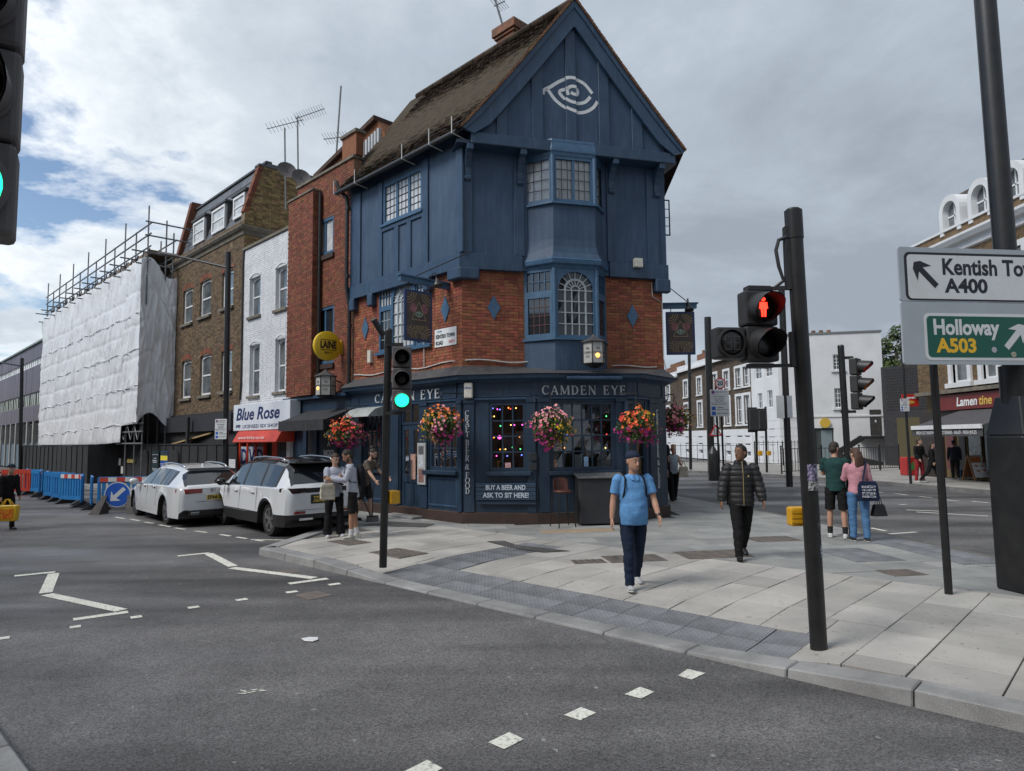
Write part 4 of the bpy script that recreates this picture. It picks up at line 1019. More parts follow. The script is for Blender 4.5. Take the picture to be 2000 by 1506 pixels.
# room behind the glass
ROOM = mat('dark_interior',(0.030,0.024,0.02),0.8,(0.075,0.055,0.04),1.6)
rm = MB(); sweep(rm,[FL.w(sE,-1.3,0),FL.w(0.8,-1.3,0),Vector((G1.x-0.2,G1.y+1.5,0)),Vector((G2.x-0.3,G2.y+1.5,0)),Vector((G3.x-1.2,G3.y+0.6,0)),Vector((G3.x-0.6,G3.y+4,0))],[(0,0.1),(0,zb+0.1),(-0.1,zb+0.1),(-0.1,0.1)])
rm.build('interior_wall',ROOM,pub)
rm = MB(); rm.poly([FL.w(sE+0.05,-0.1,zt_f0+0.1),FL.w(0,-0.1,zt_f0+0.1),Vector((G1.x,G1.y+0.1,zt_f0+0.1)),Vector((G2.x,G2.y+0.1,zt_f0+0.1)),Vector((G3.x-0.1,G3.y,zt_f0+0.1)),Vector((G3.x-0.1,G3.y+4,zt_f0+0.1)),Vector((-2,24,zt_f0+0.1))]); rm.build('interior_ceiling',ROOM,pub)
GLOW = {k: mat('bulb_'+k,c,0.4,em=c,ems=2.6) for k,c in dict(red=(1,.06,.04),orange=(1,.32,.05),green=(.08,.8,.25),blue=(.15,.2,1),pink=(1,.1,.6),amber=(1,.6,.15)).items()}
ks = list(GLOW)
for i in range(30):
    fr,(a,b) = (g1,op1) if i < 24 else (g2,op2)
    s = a+(b-a)*RND.uniform(0.05,0.95); r_ = RND.choice((0.22,0.34,0.5,0.66,0.78,0.9)); z = zsil+(zwt-zsil)*r_+RND.uniform(-.04,.04)
    mb = MB(); mb.ball(fr.w(s,-RND.uniform(0.12,0.35),z),0.016 if i else 0.045,8,6); mb.build('fairy_light',GLOW[ks[i % 6]] if i else GLOW['pink'],pub,smooth=True)
# things seen through and on the glass
PICT = [mat('pict_a',(0.35,0.22,0.10),0.6,(0.10,0.06,0.03),12),mat('pict_b',(0.55,0.50,0.42),0.6,(0.3,0.25,0.2),15),mat('pict_c',(0.16,0.20,0.26),0.6,(0.05,0.06,0.08),10)]
for fr,s,z,w_,h,k in ((g2,(op2[0]*.3+op2[1]*.7),zsil+0.8,0.4,0.55,0),(g2,op2[0]+0.5,zsil+0.95,0.35,0.4,2),(g2,op2[1]-0.3,zsil+0.45,0.3,0.35,1),(g1,op1[0]+0.3,zsil+0.6,0.3,0.5,2),(g1,op1[1]-0.25,zsil+0.75,0.35,0.3,1)):
    mb = MB(); mb.box(fr,s-w_/2,s+w_/2,-1.25,-1.2,z-h/2,z+h/2); o = mb.build('framed_picture',PICT[k],pub); m2 = MB(); m2.box(fr,s-w_/2-0.03,s+w_/2+0.03,-1.29,-1.24,z-h/2-0.03,z+h/2+0.03); m2.build('picture_frame',PICT[0],o)
for fr,s,z,w_,h,c in ((g1,op1[0]+(op1[1]-op1[0])*.5,zsil+0.13,0.13,0.13,(0.72,0.42,0.45)),(g2,op2[0]+0.1,zsil+0.15,0.06,0.2,(0.5,0.24,0.15)),(g2,op2[0]+(op2[1]-op2[0])*.55,zsil+0.2,0.1,0.22,(0.35,0.55,0.8)),(g2,op2[0]+(op2[1]-op2[0])*.42,zsil+0.22,0.15,0.28,(0.05,0.07,0.08)),(gl,opD[0]+0.28,1.35,0.2,0.62,(0.55,0.33,0.27))):
    mb = MB(); mb.box(fr,s-w_/2,s+w_/2,-0.036,-0.030,z-h/2,z+h/2); mb.build('window_sticker',mat('sticker_%.2f' % c[0],c,0.6,tuple(x*0.5 for x in c),18),pub)
# lettering
serif('CAMDEN EYE',g2,g2.s_(1141,762),g2.z_(1141,762),0.006,0.205,SILV,pub,width=abs(g2.s_(1224,762)-g2.s_(1060,762)))
serif('CAMDEN EYE',gl,gl.s_(793,775),gl.z_(793,774),0.006,0.225,SILV,pub,width=abs(gl.s_(857,770)-gl.s_(731,780)))
vt0,vt1 = g1.z_(914,803),g1.z_(914,957)
serif('CRAFT BEER & FOOD',g1,g1.s_(914,880),vt0-0.05,0.05,0.125,SILV,pub,vertical=True,step=(vt0-vt1)/14.9)
serif('CRAFT BEER & FOOD',g3,g3.s_(1281,880),g3.z_(1281,805),0.05,0.125,SILV,pub,vertical=True,step=(vt0-vt1)/14.9)
# light trough over the front name
mb = MB(); a,b = g2.s_(1102,740),g2.s_(1208,740); z = g2.z_(1150,740); mb.box(g2,a,b,0.2,0.32,z-0.04,z+0.03)
for t in (0.2,0.8): mb.box(g2,a+(b-a)*t-0.015,a+(b-a)*t+0.015,0.0,0.3,z+0.02,z+0.05)
mb.build('light_trough',BLUE,pub,bevel=0.02)
# cables and fittings along the lead
cbm = MB()
pp = [FL.w(s,0.03,zb+0.12+0.04*sin(s*3)) for s in [sE*0.97-i*0.3 for i in range(int(sE/0.3))]]+[FF.w(s,0.04,zb+0.14+0.03*sin(s*4)) for s in [0.1+0.25*i for i in range(7)]]
cbm.tube(pp,0.016,6)
cbm.tube([FF.w(so1+0.1+0.2*i,0.04,zb+0.08+0.02*sin(i)) for i in range(7)],0.014,6)
cbm.tube([FL.w(1.42,0.03,zb+0.12),FL.w(1.40,0.05,zb+0.5),FL.w(1.42,0.04,zb+0.9)],0.014,6)
cbm.tube([FL.w(1.7,0.2,zb+0.08),FL.w(1.72,0.25,zb-0.1),FL.w(1.62,0.25,zb-0.2)],0.012,6)
cbm.tube([FF.w(sR-0.3,0.03,z1-0.1),FF.w(sR-0.28,0.03,z1-0.45),FF.w(sR-0.02,0.03,z1-0.6),FF.w(sR-0.02,0.03,zb+0.3),FF.w(sR+0.04,0.06,zb-0.1)],0.012,6)
cbm.build('cables',WHITEG,pub)
def boxy(fr,u,v,w_,h,d,m,nm,n=0.0,bev=0.012,lab=None):
    s,z = fr.px(u,v,n); mb = MB(); mb.box(fr,s-w_/2,s+w_/2,n,n+d,z-h/2,z+h/2); return mb.build(nm,m,pub,bevel=bev,seg=2,label=lab)
CREAM = mat('cream_plastic',(0.62,0.60,0.53),0.5,(0.5,0.48,0.42),10)
boxy(FF,1244,515,0.22,0.22,0.12,CREAM,'alarm_box',0.16); boxy(gl,675,0.0,0,0,0,CREAM,'x') if False else None
boxy(FL,726,697,0.16,0.34,0.1,CREAM,'alarm_box'); ab = boxy(g1,916,763,0.2,0.36,0.1,CREAM,'alarm_box',0.03,0.03)
text('Urban',g1,g1.s_(916,760),g1.z_(916,758),0.135,0.05,mat('blue_print',(0.05,0.12,0.4),0.5),ab)
boxy(g2,1040,892,0.17,0.17,0.06,mat('meter_grey',(0.03,0.032,0.036),0.5),'meter_box',0.05); boxy(g2,1040,911,0.17,0.16,0.06,MATS['meter_grey'],'meter_box',0.05)
# menu case beside the door
mc = MB(); s,z = gl.px(825,906,0.05); mc.box(gl,s-0.16,s+0.16,0.045,0.09,z-0.5,z+0.5); mo = mc.build('menu_case',mat('case_grey',(0.42,0.43,0.44),0.5,(0.34,0.35,0.36),9),pub,bevel=0.008)
for k,(dz,h,c) in enumerate(((0.33,0.2,(0.12,0.12,0.13)),(0.06,0.28,(0.6,0.62,0.66)),(-0.28,0.32,(0.28,0.14,0.12)))):
    m2 = MB(); m2.box(gl,s-0.1,s+0.1,0.088,0.094,z+dz-h/2,z+dz+h/2); m2.build('menu_sheet',mat('menu_%d' % k,c,0.6,tuple(x*0.55 for x in c),22),mo)
# shell canopy over the side window
cn = MB(); s0,s1 = gl.s_(752,805),gl.s_(702,805); zc_ = gl.z_(727,815); K = 10
for i in range(K):
    ring = lambda t,o: [gl.w(s0+(s1-s0)*t,0.05,zc_+0.02),gl.w(s0+(s1-s0)*t,0.52,zc_),gl.w(s0+(s1-s0)*t,0.47,zc_+0.06),gl.w(s0+(s1-s0)*t,0.3,zc_+0.20),gl.w(s0+(s1-s0)*t,0.05,zc_+0.27)]
cn.loft([ring(0,0),ring(1,0)]); cn.build('canopy',mat('pale_canopy',(0.36,0.38,0.37),0.5,(0.29,0.31,0.3),5),pub,smooth='auto')
# casements standing open on the flank
for (u0,v0,u1,v1) in ((1283,390,1299,460),):
    p0 = RFR.w(0.6,0.1,0); fr = Frame(p0,(1,0.15)); zt_w,zb_w = atd(u0,v0,17.4).z,atd(u0,v1,17.4).z
    window(fr,0.0,0.27,zb_w,zt_w,pub,BLK,GLT2,1,1,n=0,fw=0.025,lead=(2,4,LEADB),dep=0.02,name='open_casement')
    window(fr,0.0,0.15,zt_w+0.45,zt_w+0.95,pub,BLK,GLT2,1,1,n=0,fw=0.02,lead=(1,2,LEADB),dep=0.02,name='open_casement')

# ------------------------------------------------------------------ buildings along the street to the left
WHT = mat('white_window_paint',(0.74,0.75,0.76),0.5,(0.64,0.65,0.66),6)
GLASSW = mat('sash_glass',(0.035,0.042,0.048),0.05,spec=0.9,c2=(0.16,0.18,0.19),sc=1.2)
BRICKB = mat('stock_brick',(0.155,0.105,0.058),0.9,(0.105,0.072,0.044),7,0.5,60,isl=0.40,c3=(0.30,0.25,0.17),sc3=1.8,k3=(0.60,0.78))
BRICKY = mat('yellow_stock_brick',(0.27,0.19,0.085),0.9,(0.18,0.125,0.06),6,0.5,60,isl=0.45,c3=(0.07,0.055,0.04),sc3=2.5,k3=(0.6,0.75))
MORTB = mat('mortar_brown',(0.20,0.165,0.115),0.95,(0.14,0.115,0.085),6)
BRICKW = mat('white_painted_brick',(0.68,0.69,0.71),0.7,(0.60,0.61,0.63),2.2,0.4,60,isl=0.05,c3=(0.42,0.42,0.42),sc3=3.0,k3=(0.66,0.76))
WHITEW = mat('white_painted_wall',(0.66,0.67,0.69),0.75,(0.56,0.57,0.6),1.4,0.3,30,c3=(0.40,0.40,0.39),sc3=2.6,k3=(0.66,0.78))
STONE = mat('weathered_stone',(0.20,0.175,0.135),0.9,(0.11,0.1,0.085),4,0.4,30)
SLATE = mat('slate',(0.115,0.125,0.14),0.55,(0.085,0.093,0.105),4,0.2,30,isl=0.15)
sW,sB,sS = FL.s_(578,600),FL.s_(474,600),FL.s_(333,600)
def flat_back(fr,s0,s1,z0,z1_,holes,m,parent,th=0.25,name='wall'):
    mb = MB(); holes_wall(mb,fr,s0,s1,z0,z1_,holes,-th,0.0); return mb.build(name,m,parent)
def rect(fr,u0,v0,u1,v1,n=0.0):     # upright rectangle from two opposite pixel corners, heights read at its middle
    um = (u0+u1)/2; a,b = sorted((fr.s_(u0,(v0+v1)/2,n),fr.s_(u1,(v0+v1)/2,n))); return a,b,fr.z_(um,v1,n),fr.z_(um,v0,n)
def shell(parent,fr,s0,s1,z1_,depth,m,name='body'):   # roof and back so light does not pass
    mb = MB(); mb.box(fr,s0,s1,-depth,-0.26,0.1,z1_-0.05); return mb.build(name,m,parent)
DARKIN = mat('dark_void',(0.012,0.012,0.013),0.9)
# --- red brick annex
annex = thing('red_brick_house','narrow red brick house with blue casements between the pub and white shop','house',FL.w(sE,0,0.12))
zaT = FL.z_(650,332); zaG = FL.z_(640,770)
hA = [rect(FL,615,428,652,500),rect(FL,615,600,652,712)]
flat_back(FL,sE,sW,zaG-0.1,zaT,hA,MORT,annex)
BRICKR2 = mat('dark_red_brick',(0.21,0.066,0.032),0.85,(0.15,0.052,0.03),8,0.5,60,isl=0.3,c3=(0.07,0.045,0.035),sc3=3.2,k3=(0.58,0.75))
brick_mesh(FL,bricks(FL,sE+0.02,sW,zaG,zaT,hA),BRICKR2,annex)
for k,h in enumerate(hA):
    window(FL,*h,annex,BLUEW,GLASSN if k == 0 else GLASSD,2,1 if k == 0 else 2,n=-0.06,fw=0.09,bw=0.08,dep=0.08)
    mb = MB(); mb.box(FL,h[0]-0.06,h[1]+0.06,-0.02,0.07,h[2]-0.14,h[2]); mb.build('sill',PLINTH,annex)
p0,p1 = FL.s_(610,500,0.3),FL.s_(583,500,0.3); zp = FL.z_(596,380,0.3)
pier = MB(); pier.box(FL,p0,sW+0.0,0.0,0.29,zaG,zp); po = pier.build('pier',MORT,annex)
brick_mesh(FL,bricks(FL,p0,sW,zaG,zp,[]),BRICKR2,annex,n=0.295,name='pier_brickwork')
PS = Frame(FL.w(p0,0,0),FL.nv); PS.nv = -FL.d; brick_mesh(PS,bricks(PS,0,0.295,zaG,zp,[]),BRICKR2,annex,n=0.004,name='pier_brickwork')
mb = MB(); mb.box(FL,p0-0.03,sW+0.03,-0.05,0.34,zp,zp+0.07); mb.build('pier_coping',STONE,annex,bevel=0.01)
mb = MB(); mb.box(FL,sE-0.05,sW+0.02,-0.3,0.06,zaT,zaT+0.09); mb.build('coping',STONE,annex,bevel=0.01)
q = FL.s_(690,300); zz1 = FL.z_(694,302,-0.05); mb = MB(); mb.box(FL,sE-0.1,FL.s_(668,330),-0.25,-0.005,zaT+0.09,zaT+0.75); mb.build('parapet',BRICKR2,annex); mb = MB(); mb.box(FL,sE-0.15,FL.s_(668,330)+0.05,-0.3,0.05,zaT+0.75,zaT+0.84); mb.build('coping',STONE,annex)
# gabled roof rising behind the parapet
gp = [FL.px(u,v,-1.0) for u,v in ((622,350),(738,236),(752,262),(752,330))]
mb = MB(); mb.prism([FL.w(s,-1.0,z) for s,z in gp],-FL.nv*3); mb.build('gable_wall',BRICKR2,annex)
mb = MB(); a,b = gp[0],gp[1]; mb.hexa([FL.w(a[0]+.1,-0.85,a[1]),FL.w(b[0],-0.85,b[1]),FL.w(b[0],-4,b[1]),FL.w(a[0]+.1,-4,a[1]),FL.w(a[0]+.1,-0.85,a[1]+0.14),FL.w(b[0],-0.85,b[1]+0.14),FL.w(b[0],-4,b[1]+0.14),FL.w(a[0]+.1,-4,a[1]+0.14)]); mb.build('roof',TILE,annex)
mb = MB()
for k in range(10):
    t = 0.55+k*0.045; s,z = a[0]+(b[0]-a[0])*t,a[1]+(b[1]-a[1])*t; mb.box(FL,s-0.36,s-0.26,-1.0,-0.9,z-0.75,z-0.28)
mb.build('stepped_flashing',mat('lead_pale',(0.42,0.44,0.45),0.5),annex,kind='stuff')
shell(annex,FL,sE+0.2,sW-0.02,zaT,6,BRICKR2)
mb = MB(); mb.tube([FL.w(p0-0.06,0.1,zp-0.05),FL.w(p0-0.06,0.1,zaG)],0.045,8); mb.build('drainpipe',BLK,annex)
# annex shopfront
zfb,zft = FL.z_(640,812),FL.z_(640,778)
mb = MB(); mb.box(FL,sE+0.02,sW+0.35,-0.2,0.06,zfb,zft); mb.build('fascia',BLUEG,annex); mb = MB(); mb.box(FL,sE,sW+0.38,-0.1,0.22,zft,zft+0.1); mb.build('cornice',BLUE,annex,bevel=0.015)
panel_ = [(FL.s_(668,800),FL.s_(595,800))]
mb = MB(); mb.box(FL,sE+0.02,sW+0.3,-0.2,0.03,0.1,zfb); mb.build('shopfront',BLUEG,annex)
for u in (600,620,660): s = FL.s_(u,860); mb = MB(); mb.box(FL,s-0.1,s+0.1,0.03,0.09,0.12,zfb); mb.build('pilaster',BLUEG,annex,bevel=0.008)
s0,s1,z0,z1_ = rect(FL,604,842,617,935); mb = MB(); mb.box(FL,s0,s1,0.031,0.05,0.3,z1_); mb.build('dark_door',BLK,annex)
aw = MB(); s0,s1 = FL.s_(556,820,0.9)+0.2,FL.s_(664,815,0.5); zA = FL.z_(600,803,0.06)
sa0,sa1 = min(s0,s1),max(s0,s1)
aw.hexa([FL.w(sa0,0.06,zA-0.12),FL.w(sa1,0.06,zA-0.12),FL.w(sa1,0.95,zA-0.48),FL.w(sa0,0.95,zA-0.48),FL.w(sa0,0.06,zA),FL.w(sa1,0.06,zA),FL.w(sa1,0.95,zA-0.34),FL.w(sa0,0.95,zA-0.34)]); aw.box(FL,sa0,sa1,0.93,1.0,zA-0.62,zA-0.33)
aw.build('awning',mat('black_canvas',(0.016,0.017,0.02),0.8,(0.03,0.03,0.033),5),annex)
# chalkboard
cb0 = rect(FL,628,838,658,935,0.09); mb = MB(); mb.box(FL,cb0[0],cb0[1],0.03,0.1,cb0[2],cb0[3]); cbo = mb.build('chalkboard',mat('chalkboard',(0.02,0.022,0.026),0.8,(0.035,0.037,0.04),4),annex,bevel=0.01)
CHALK = mat('chalk',(0.62,0.63,0.62),0.9,(0.45,0.46,0.46),30)
for i,t in enumerate(('HAVE','A','WICKED','DAY','CAMDEN')):
    text(t,FL,(cb0[0]+cb0[1])/2,cb0[3]-0.16-0.27*i,0.104,0.17,CHALK,cbo,bold=0.004,w=0.62 if len(t) > 5 else None)
# --- white shop house
wsh = thing('white_shop_house','white painted brick house above the shop with red DVD door','house',FL.w(sW,0,0.12))
zwT = FL.z_(528,466); zwG = FL.z_(525,775)
hW = [rect(FL,488,541,509,617),rect(FL,539,521,561,603),rect(FL,488,674,507,773),rect(FL,538,662,557,765)]
flat_back(FL,sW,sB,zwG-0.3,zwT,hW,WHITEW,wsh)
brick_mesh(FL,bricks(FL,sW+0.01,sB-0.01,zwG-0.2,zwT,hW),BRICKW,wsh,pr=0.012)
for h in hW:
    window(FL,*h,wsh,WHT,GLASSW,1,2,n=-0.14,fw=0.07,bw=0.05,arch=0.1)
    mb = MB(); mb.box(FL,h[0]-0.08,h[1]+0.08,-0.02,0.09,h[2]-0.1,h[2]); mb.build('sill',STONE,wsh,bevel=0.01)
    mb = MB(); K = 8; w_ = h[1]-h[0]
    for i in range(K):
        a,b = i/K,(i+1)/K; f_ = lambda x: h[3]-0.02+0.13*sin(pi*x)
        mb.prism([FL.w(h[0]-0.04+(w_+.08)*a,0.0,f_(a)),FL.w(h[0]-0.04+(w_+.08)*b,0.0,f_(b)),FL.w(h[0]-0.04+(w_+.08)*b,0.0,f_(b)+0.1),FL.w(h[0]-0.04+(w_+.08)*a,0.0,f_(a)+0.1)],FL.nv*0.03)
    mb.build('window_arch',WHITEW,wsh)
mb = MB(); mb.box(FL,sW,sB,-0.3,0.07,zwT,zwT+0.1); mb.build('coping',STONE,wsh,bevel=0.01)
shell(wsh,FL,sW+0.02,sB-0.02,zwT,6,WHITEW)
mb = MB(); mb.tube([FL.w(sB-0.1,0.04,zwT),FL.w(sB-0.08,0.05,zwT-0.5),FL.w(sB-0.12,0.05,zwG+0.6),FL.w(sB-0.06,0.05,zwG)],0.035,6); mb.build('cable',BLK,wsh)
# shop sign
sg = rect(FL,456,786,566,840,0.45); NS = 0.45
SIGNW = mat('sign_white',(0.66,0.70,0.76),0.45,(0.6,0.64,0.71),1.5)
mb = MB(); mb.box(FL,sg[0],sg[1],0.1,NS,sg[2],sg[3]); so_ = mb.build('shop_sign',SIGNW,wsh,bevel=0.012)
NAVY = mat('navy_print',(0.012,0.025,0.11),0.5)
sw_ = sg[1]-sg[0]; sh = sg[3]-sg[2]; sm_ = (sg[0]+sg[1])/2
text('Blue Rose',FL,sm_+sw_*0.05,sg[2]+sh*0.60,NS+0.005,sh*0.44,NAVY,so_,w=sw_*0.78,bold=0.012,shear=0.25)
text('LICENSED SEX SHOP',FL,sm_,sg[2]+sh*0.15,NS+0.005,sh*0.12,NAVY,so_,w=sw_*0.62)
for k in (-1,1): text('DVD',FL,sm_+k*sw_*0.4,sg[2]+sh*0.17,NS+0.005,sh*0.10,NAVY,so_,w=sw_*0.09,bold=0.006,shear=0.2)
REDS = mat('shop_red',(0.56,0.052,0.02),0.5,(0.46,0.04,0.018),3)
aw = MB(); zr1,zr0 = sg[2]-0.03,FL.z_(496,864,0.7); r0,r1 = FL.s_(537,850,0.7),FL.s_(453,850,0.7)
aw.hexa([FL.w(r0,0.05,zr0),FL.w(r1,0.05,zr0),FL.w(r1,0.7,zr0),FL.w(r0,0.7,zr0),FL.w(r0,0.05,zr1+0.1),FL.w(r1,0.05,zr1+0.1),FL.w(r1,0.5,zr1),FL.w(r0,0.5,zr1)])
ao = aw.build('red_blind',REDS,wsh,bevel=0.02); text('www.kinky.co.uk',FL,(r0*0.45+r1*0.55),(zr0+zr1)/2-0.03,0.68,0.1,WHITEP,ao,w=(r1-r0)*0.62)
mb = MB(); holes_wall(mb,FL,sW+0.35,sB,0.1,zr1+0.2,[(FL.s_(534,880),FL.s_(468,880),0.12,zr0)],-0.2,0.05); mb.build('shopfront',REDS,wsh)
d0,d1 = FL.s_(534,880),FL.s_(468,880)
n_ = 3
for i in range(n_):
    a,b = d0+(d1-d0)*(0.28+0.72*i/n_),d0+(d1-d0)*(0.28+0.72*(i+0.86)/n_); mb = MB(); mb.box(FL,a,b,-0.05,-0.01,0.2,zr0-0.15); p_ = mb.build('poster_panel',mat('poster_pale',(0.50,0.54,0.6),0.4,(0.36,0.42,0.5),2),wsh)
    text('DVD'[2-i],FL,(a+b)/2,zr0-0.52,-0.005,0.5,NAVY,p_,bold=0.02);
    if i != 1: text('BUY',FL,(a+b)/2,zr0-1.0,-0.005,0.18,mat('maroon',(0.2,0.02,0.02),0.5),p_,bold=0.008)
for t in (0.25,0.50,0.745,0.985): mb = MB(); s = d0+(d1-d0)*t; mb.box(FL,s-0.05,s+0.05,-0.06,0.03,0.12,zr0); mb.build('red_post',REDS,wsh)
mb = MB(); mb.box(FL,d0,d0+(d1-d0)*0.25,-0.2,-0.1,0.12,zr0); mb.build('dark_doorway',DARKIN,wsh)
s0,s1,z0,z1_ = rect(FL,546,842,565,940); mb = MB(); mb.box(FL,s0,s1,0.055,0.09,0.15,z1_); dd = mb.build('side_door',BLK,wsh,bevel=0.008)
for zz_ in (0.4,1.1,1.7):
    for k in (0,1): m2 = MB(); w_ = (s1-s0)/2; m2.box(FL,s0+w_*k+0.07,s0+w_*(k+1)-0.05,0.088,0.1,zz_,zz_+0.5); m2.build('door_panel',BLK,dd,bevel=0.01)
mb = MB(); s0 = FL.s_(571,850); mb.box(FL,s0-0.12,s0+0.12,0.0,0.14,0.12,sg[3]+0.1); mb.build('white_pilaster',WHITEW,wsh,bevel=0.01)
# --- brown brick house with mansard
brn = thing('brown_brick_house','brown stock brick house with slate mansard, dormers and white sash windows','house',FL.w(sB,0,0.12))
zbC = FL.z_(405,484); zbG = FL.z_(400,812); zbP = FL.z_(478,428,0)
hB = [rect(FL,*q) for q in ((358,566,376,632),(391,548,412,617),(434,530,456,600),(355,705,373,778),(391,694,412,772),(432,685,453,764))]
flat_back(FL,sB,sS,zbG-0.2,zbP,hB,MORTB,brn)
brick_mesh(FL,bricks(FL,sB+0.01,sS-0.01,zbG,zbP,hB),BRICKB,brn)
for h in hB:
    window(FL,*h,brn,WHT,GLASSW,1,2,n=-0.10,fw=0.08,bw=0.06,arch=0.09)
    mb = MB(); mb.box(FL,h[0]-0.1,h[1]+0.1,-0.02,0.1,h[2]-0.12,h[2]); mb.build('sill',STONE,brn,bevel=0.01)
    mb = MB(); K = 9; w_ = h[1]-h[0]
    for i in range(K):
        a,b = i/K,(i+0.9)/K; f_ = lambda x: h[3]-0.04+0.12*sin(pi*x)
        mb.prism([FL.w(h[0]-0.05+(w_+.1)*a,0.0,f_(a)),FL.w(h[0]-0.05+(w_+.1)*b,0.0,f_(b)),FL.w(h[0]-0.05+(w_+.1)*b,0.0,f_(b)+0.2),FL.w(h[0]-0.05+(w_+.1)*a,0.0,f_(a)+0.2)],FL.nv*0.016)
    mb.build('brick_arch',BRICKR2,brn,kind='stuff')
mb = MB(); sweep(mb,[FL.w(sS,0,0),FL.w(sB,0,0),FL.w(sB,-1.2,0)],[(0,zbC-0.28),(0.05,zbC-0.25),(0.06,zbC-0.12),(0.14,zbC-0.08),(0.2,zbC),(0.2,zbC+0.05),(0,zbC+0.12),(-0.1,zbC)]); mb.build('cornice',STONE,brn)
# side wall above the white house (runs back from the street)
SWF = Frame(FL.w(sB,0,0),-FL.nv); SWF.nv = -FL.d
stp = [SWF.px(u,v) for u,v in ((484,318),(592,345))]; zs0 = stp[0][1]
topf = lambda s: zs0+(stp[1][1]-zs0)*(s/max(stp[1][0],0.1)) if s > 0.55 else zbP+0.3+(zs0-zbP-0.3)*s/0.55
mb = MB(); mb.prism([SWF.w(s,-0.3,z) for s,z in ((0,zwT-1),(6,zwT-1),(6,topf(6)),(0.55,topf(0.56)),(0,zbP+0.3))],SWF.nv*0.3); mb.build('party_wall',MORTB,brn)
brick_mesh(SWF,bricks(SWF,0.0,6,zwT-0.2,zs0+0.5,[],top=topf),BRICKY,brn,n=0.003,name='party_brickwork')
mb = MB();
for k in range(18):
    t = k/18; t2 = (k+0.9)/18; za,zb_ = zbP+0.3+(zs0-zbP-0.3)*t,zbP+0.3+(zs0-zbP-0.3)*t2
    mb.hexa([SWF.w(0.55*t-0.05,-0.25,za),SWF.w(0.55*t+0.13,-0.25,za),SWF.w(0.55*t+0.13,0.03,za),SWF.w(0.55*t-0.05,0.03,za),SWF.w(0.55*t2-0.05,-0.25,zb_),SWF.w(0.55*t2+0.13,-0.25,zb_),SWF.w(0.55*t2+0.13,0.03,zb_),SWF.w(0.55*t2-0.05,0.03,zb_)])
mb.build('tumbled_brick_edge',BRICKR2,brn,kind='stuff')
mb = MB(); mb.hexa([SWF.w(0.48,-0.34,topf(.56)),SWF.w(6,-0.34,topf(6)),SWF.w(6,0.06,topf(6)),SWF.w(0.48,0.06,topf(.56)),SWF.w(0.48,-0.34,topf(.56)+.07),SWF.w(6,-0.34,topf(6)+.07),SWF.w(6,0.06,topf(6)+.07),SWF.w(0.48,0.06,topf(.56)+.07)]); mb.build('coping',SLATE,brn)
zm1 = FL.z_(430,380,-0.9)
sl = MB(); rows = 7
for i in range(rows):
    t0,t1 = i/rows,(i+1)/rows; cols_ = 14
    for j in range(cols_):
        a,b = sB+0.3+(sS-sB-0.6)*(j+(0.5 if i % 2 else 0)*0.98)/cols_,sB+0.3+(sS-sB-0.6)*min(j+0.98+(0.5 if i % 2 else 0),cols_)/cols_
        za,zb_ = zbP-0.1+(zm1-zbP)*t0,zbP-0.1+(zm1-zbP)*t1; na,nb = -0.25-0.65*t0+0.02,-0.25-0.65*t1
        sl.add([FL.w(a,na,za),FL.w(b,na,za),FL.w(b,nb,zb_),FL.w(a,nb,zb_),FL.w(a,na-0.02,za),FL.w(b,na-0.02,za)],[(0,1,2,3),(4,5,1,0)])
mb = MB(); mb.hexa([FL.w(sB+.2,-0.28,zbP-.4),FL.w(sS-.2,-0.28,zbP-.4),FL.w(sS-.2,-5,zbP-.4),FL.w(sB+.2,-5,zbP-.4),FL.w(sB+.2,-0.93,zm1),FL.w(sS-.2,-0.93,zm1),FL.w(sS-.2,-5,zm1),FL.w(sB+.2,-5,zm1)]); mo = mb.build('mansard',SLATE,brn)
sl.build('slates',SLATE,mo,kind='stuff',recalc=False)
mb = MB(); mb.box(FL,sB+0.2,sS-0.1,-1.1,-0.86,zm1,zm1+0.08); mb.build('mansard_edge',LEAD,brn)
mb = MB(); mb.hexa([FL.w(sS-.32,-0.1,zbP),FL.w(sS,-0.1,zbP),FL.w(sS,-3,zbP),FL.w(sS-.32,-3,zbP),FL.w(sS-.32,-0.7,zm1+.35),FL.w(sS,-0.7,zm1+.35),FL.w(sS,-3,zm1+.35),FL.w(sS-.32,-3,zm1+.35)]); mb.build('party_wall',BRICKR2,brn)
for (u0,v0,u1,v1) in ((378,431,399,474),(414,406,439,452),(456,382,478,424)):
    h = rect(FL,u0,v0,u1,v1,-0.3)
    mb = MB(); mb.box(FL,h[0]-0.1,h[1]+0.1,-1.3,-0.36,h[2],h[3]+0.06); mb.box(FL,h[0]-0.16,h[1]+0.16,-1.3,-0.25,h[3]+0.06,h[3]+0.14); mb.build('dormer',LEAD,brn)
    window(FL,*h,brn,WHT,GLASSN,1,2,n=-0.31,fw=0.09,bw=0.06)
shell(brn,FL,sB+0.02,sS-0.02,zbP-0.4,6,BRICKB)
mb = MB(); mb.box(FL,sB,sS,-0.2,0.12,0.1,zbG+0.1); mb.build('shopfront',mat('black_shopfront',(0.022,0.022,0.025),0.6,(0.032,0.032,0.034),3),brn)
mb = MB(); mb.box(FL,sB+0.1,sS-0.1,0.1,0.3,zbG-0.62,zbG); mb.build('fascia',mat('charcoal_board',(0.032,0.034,0.042),0.6,(0.026,0.027,0.032),3),brn)
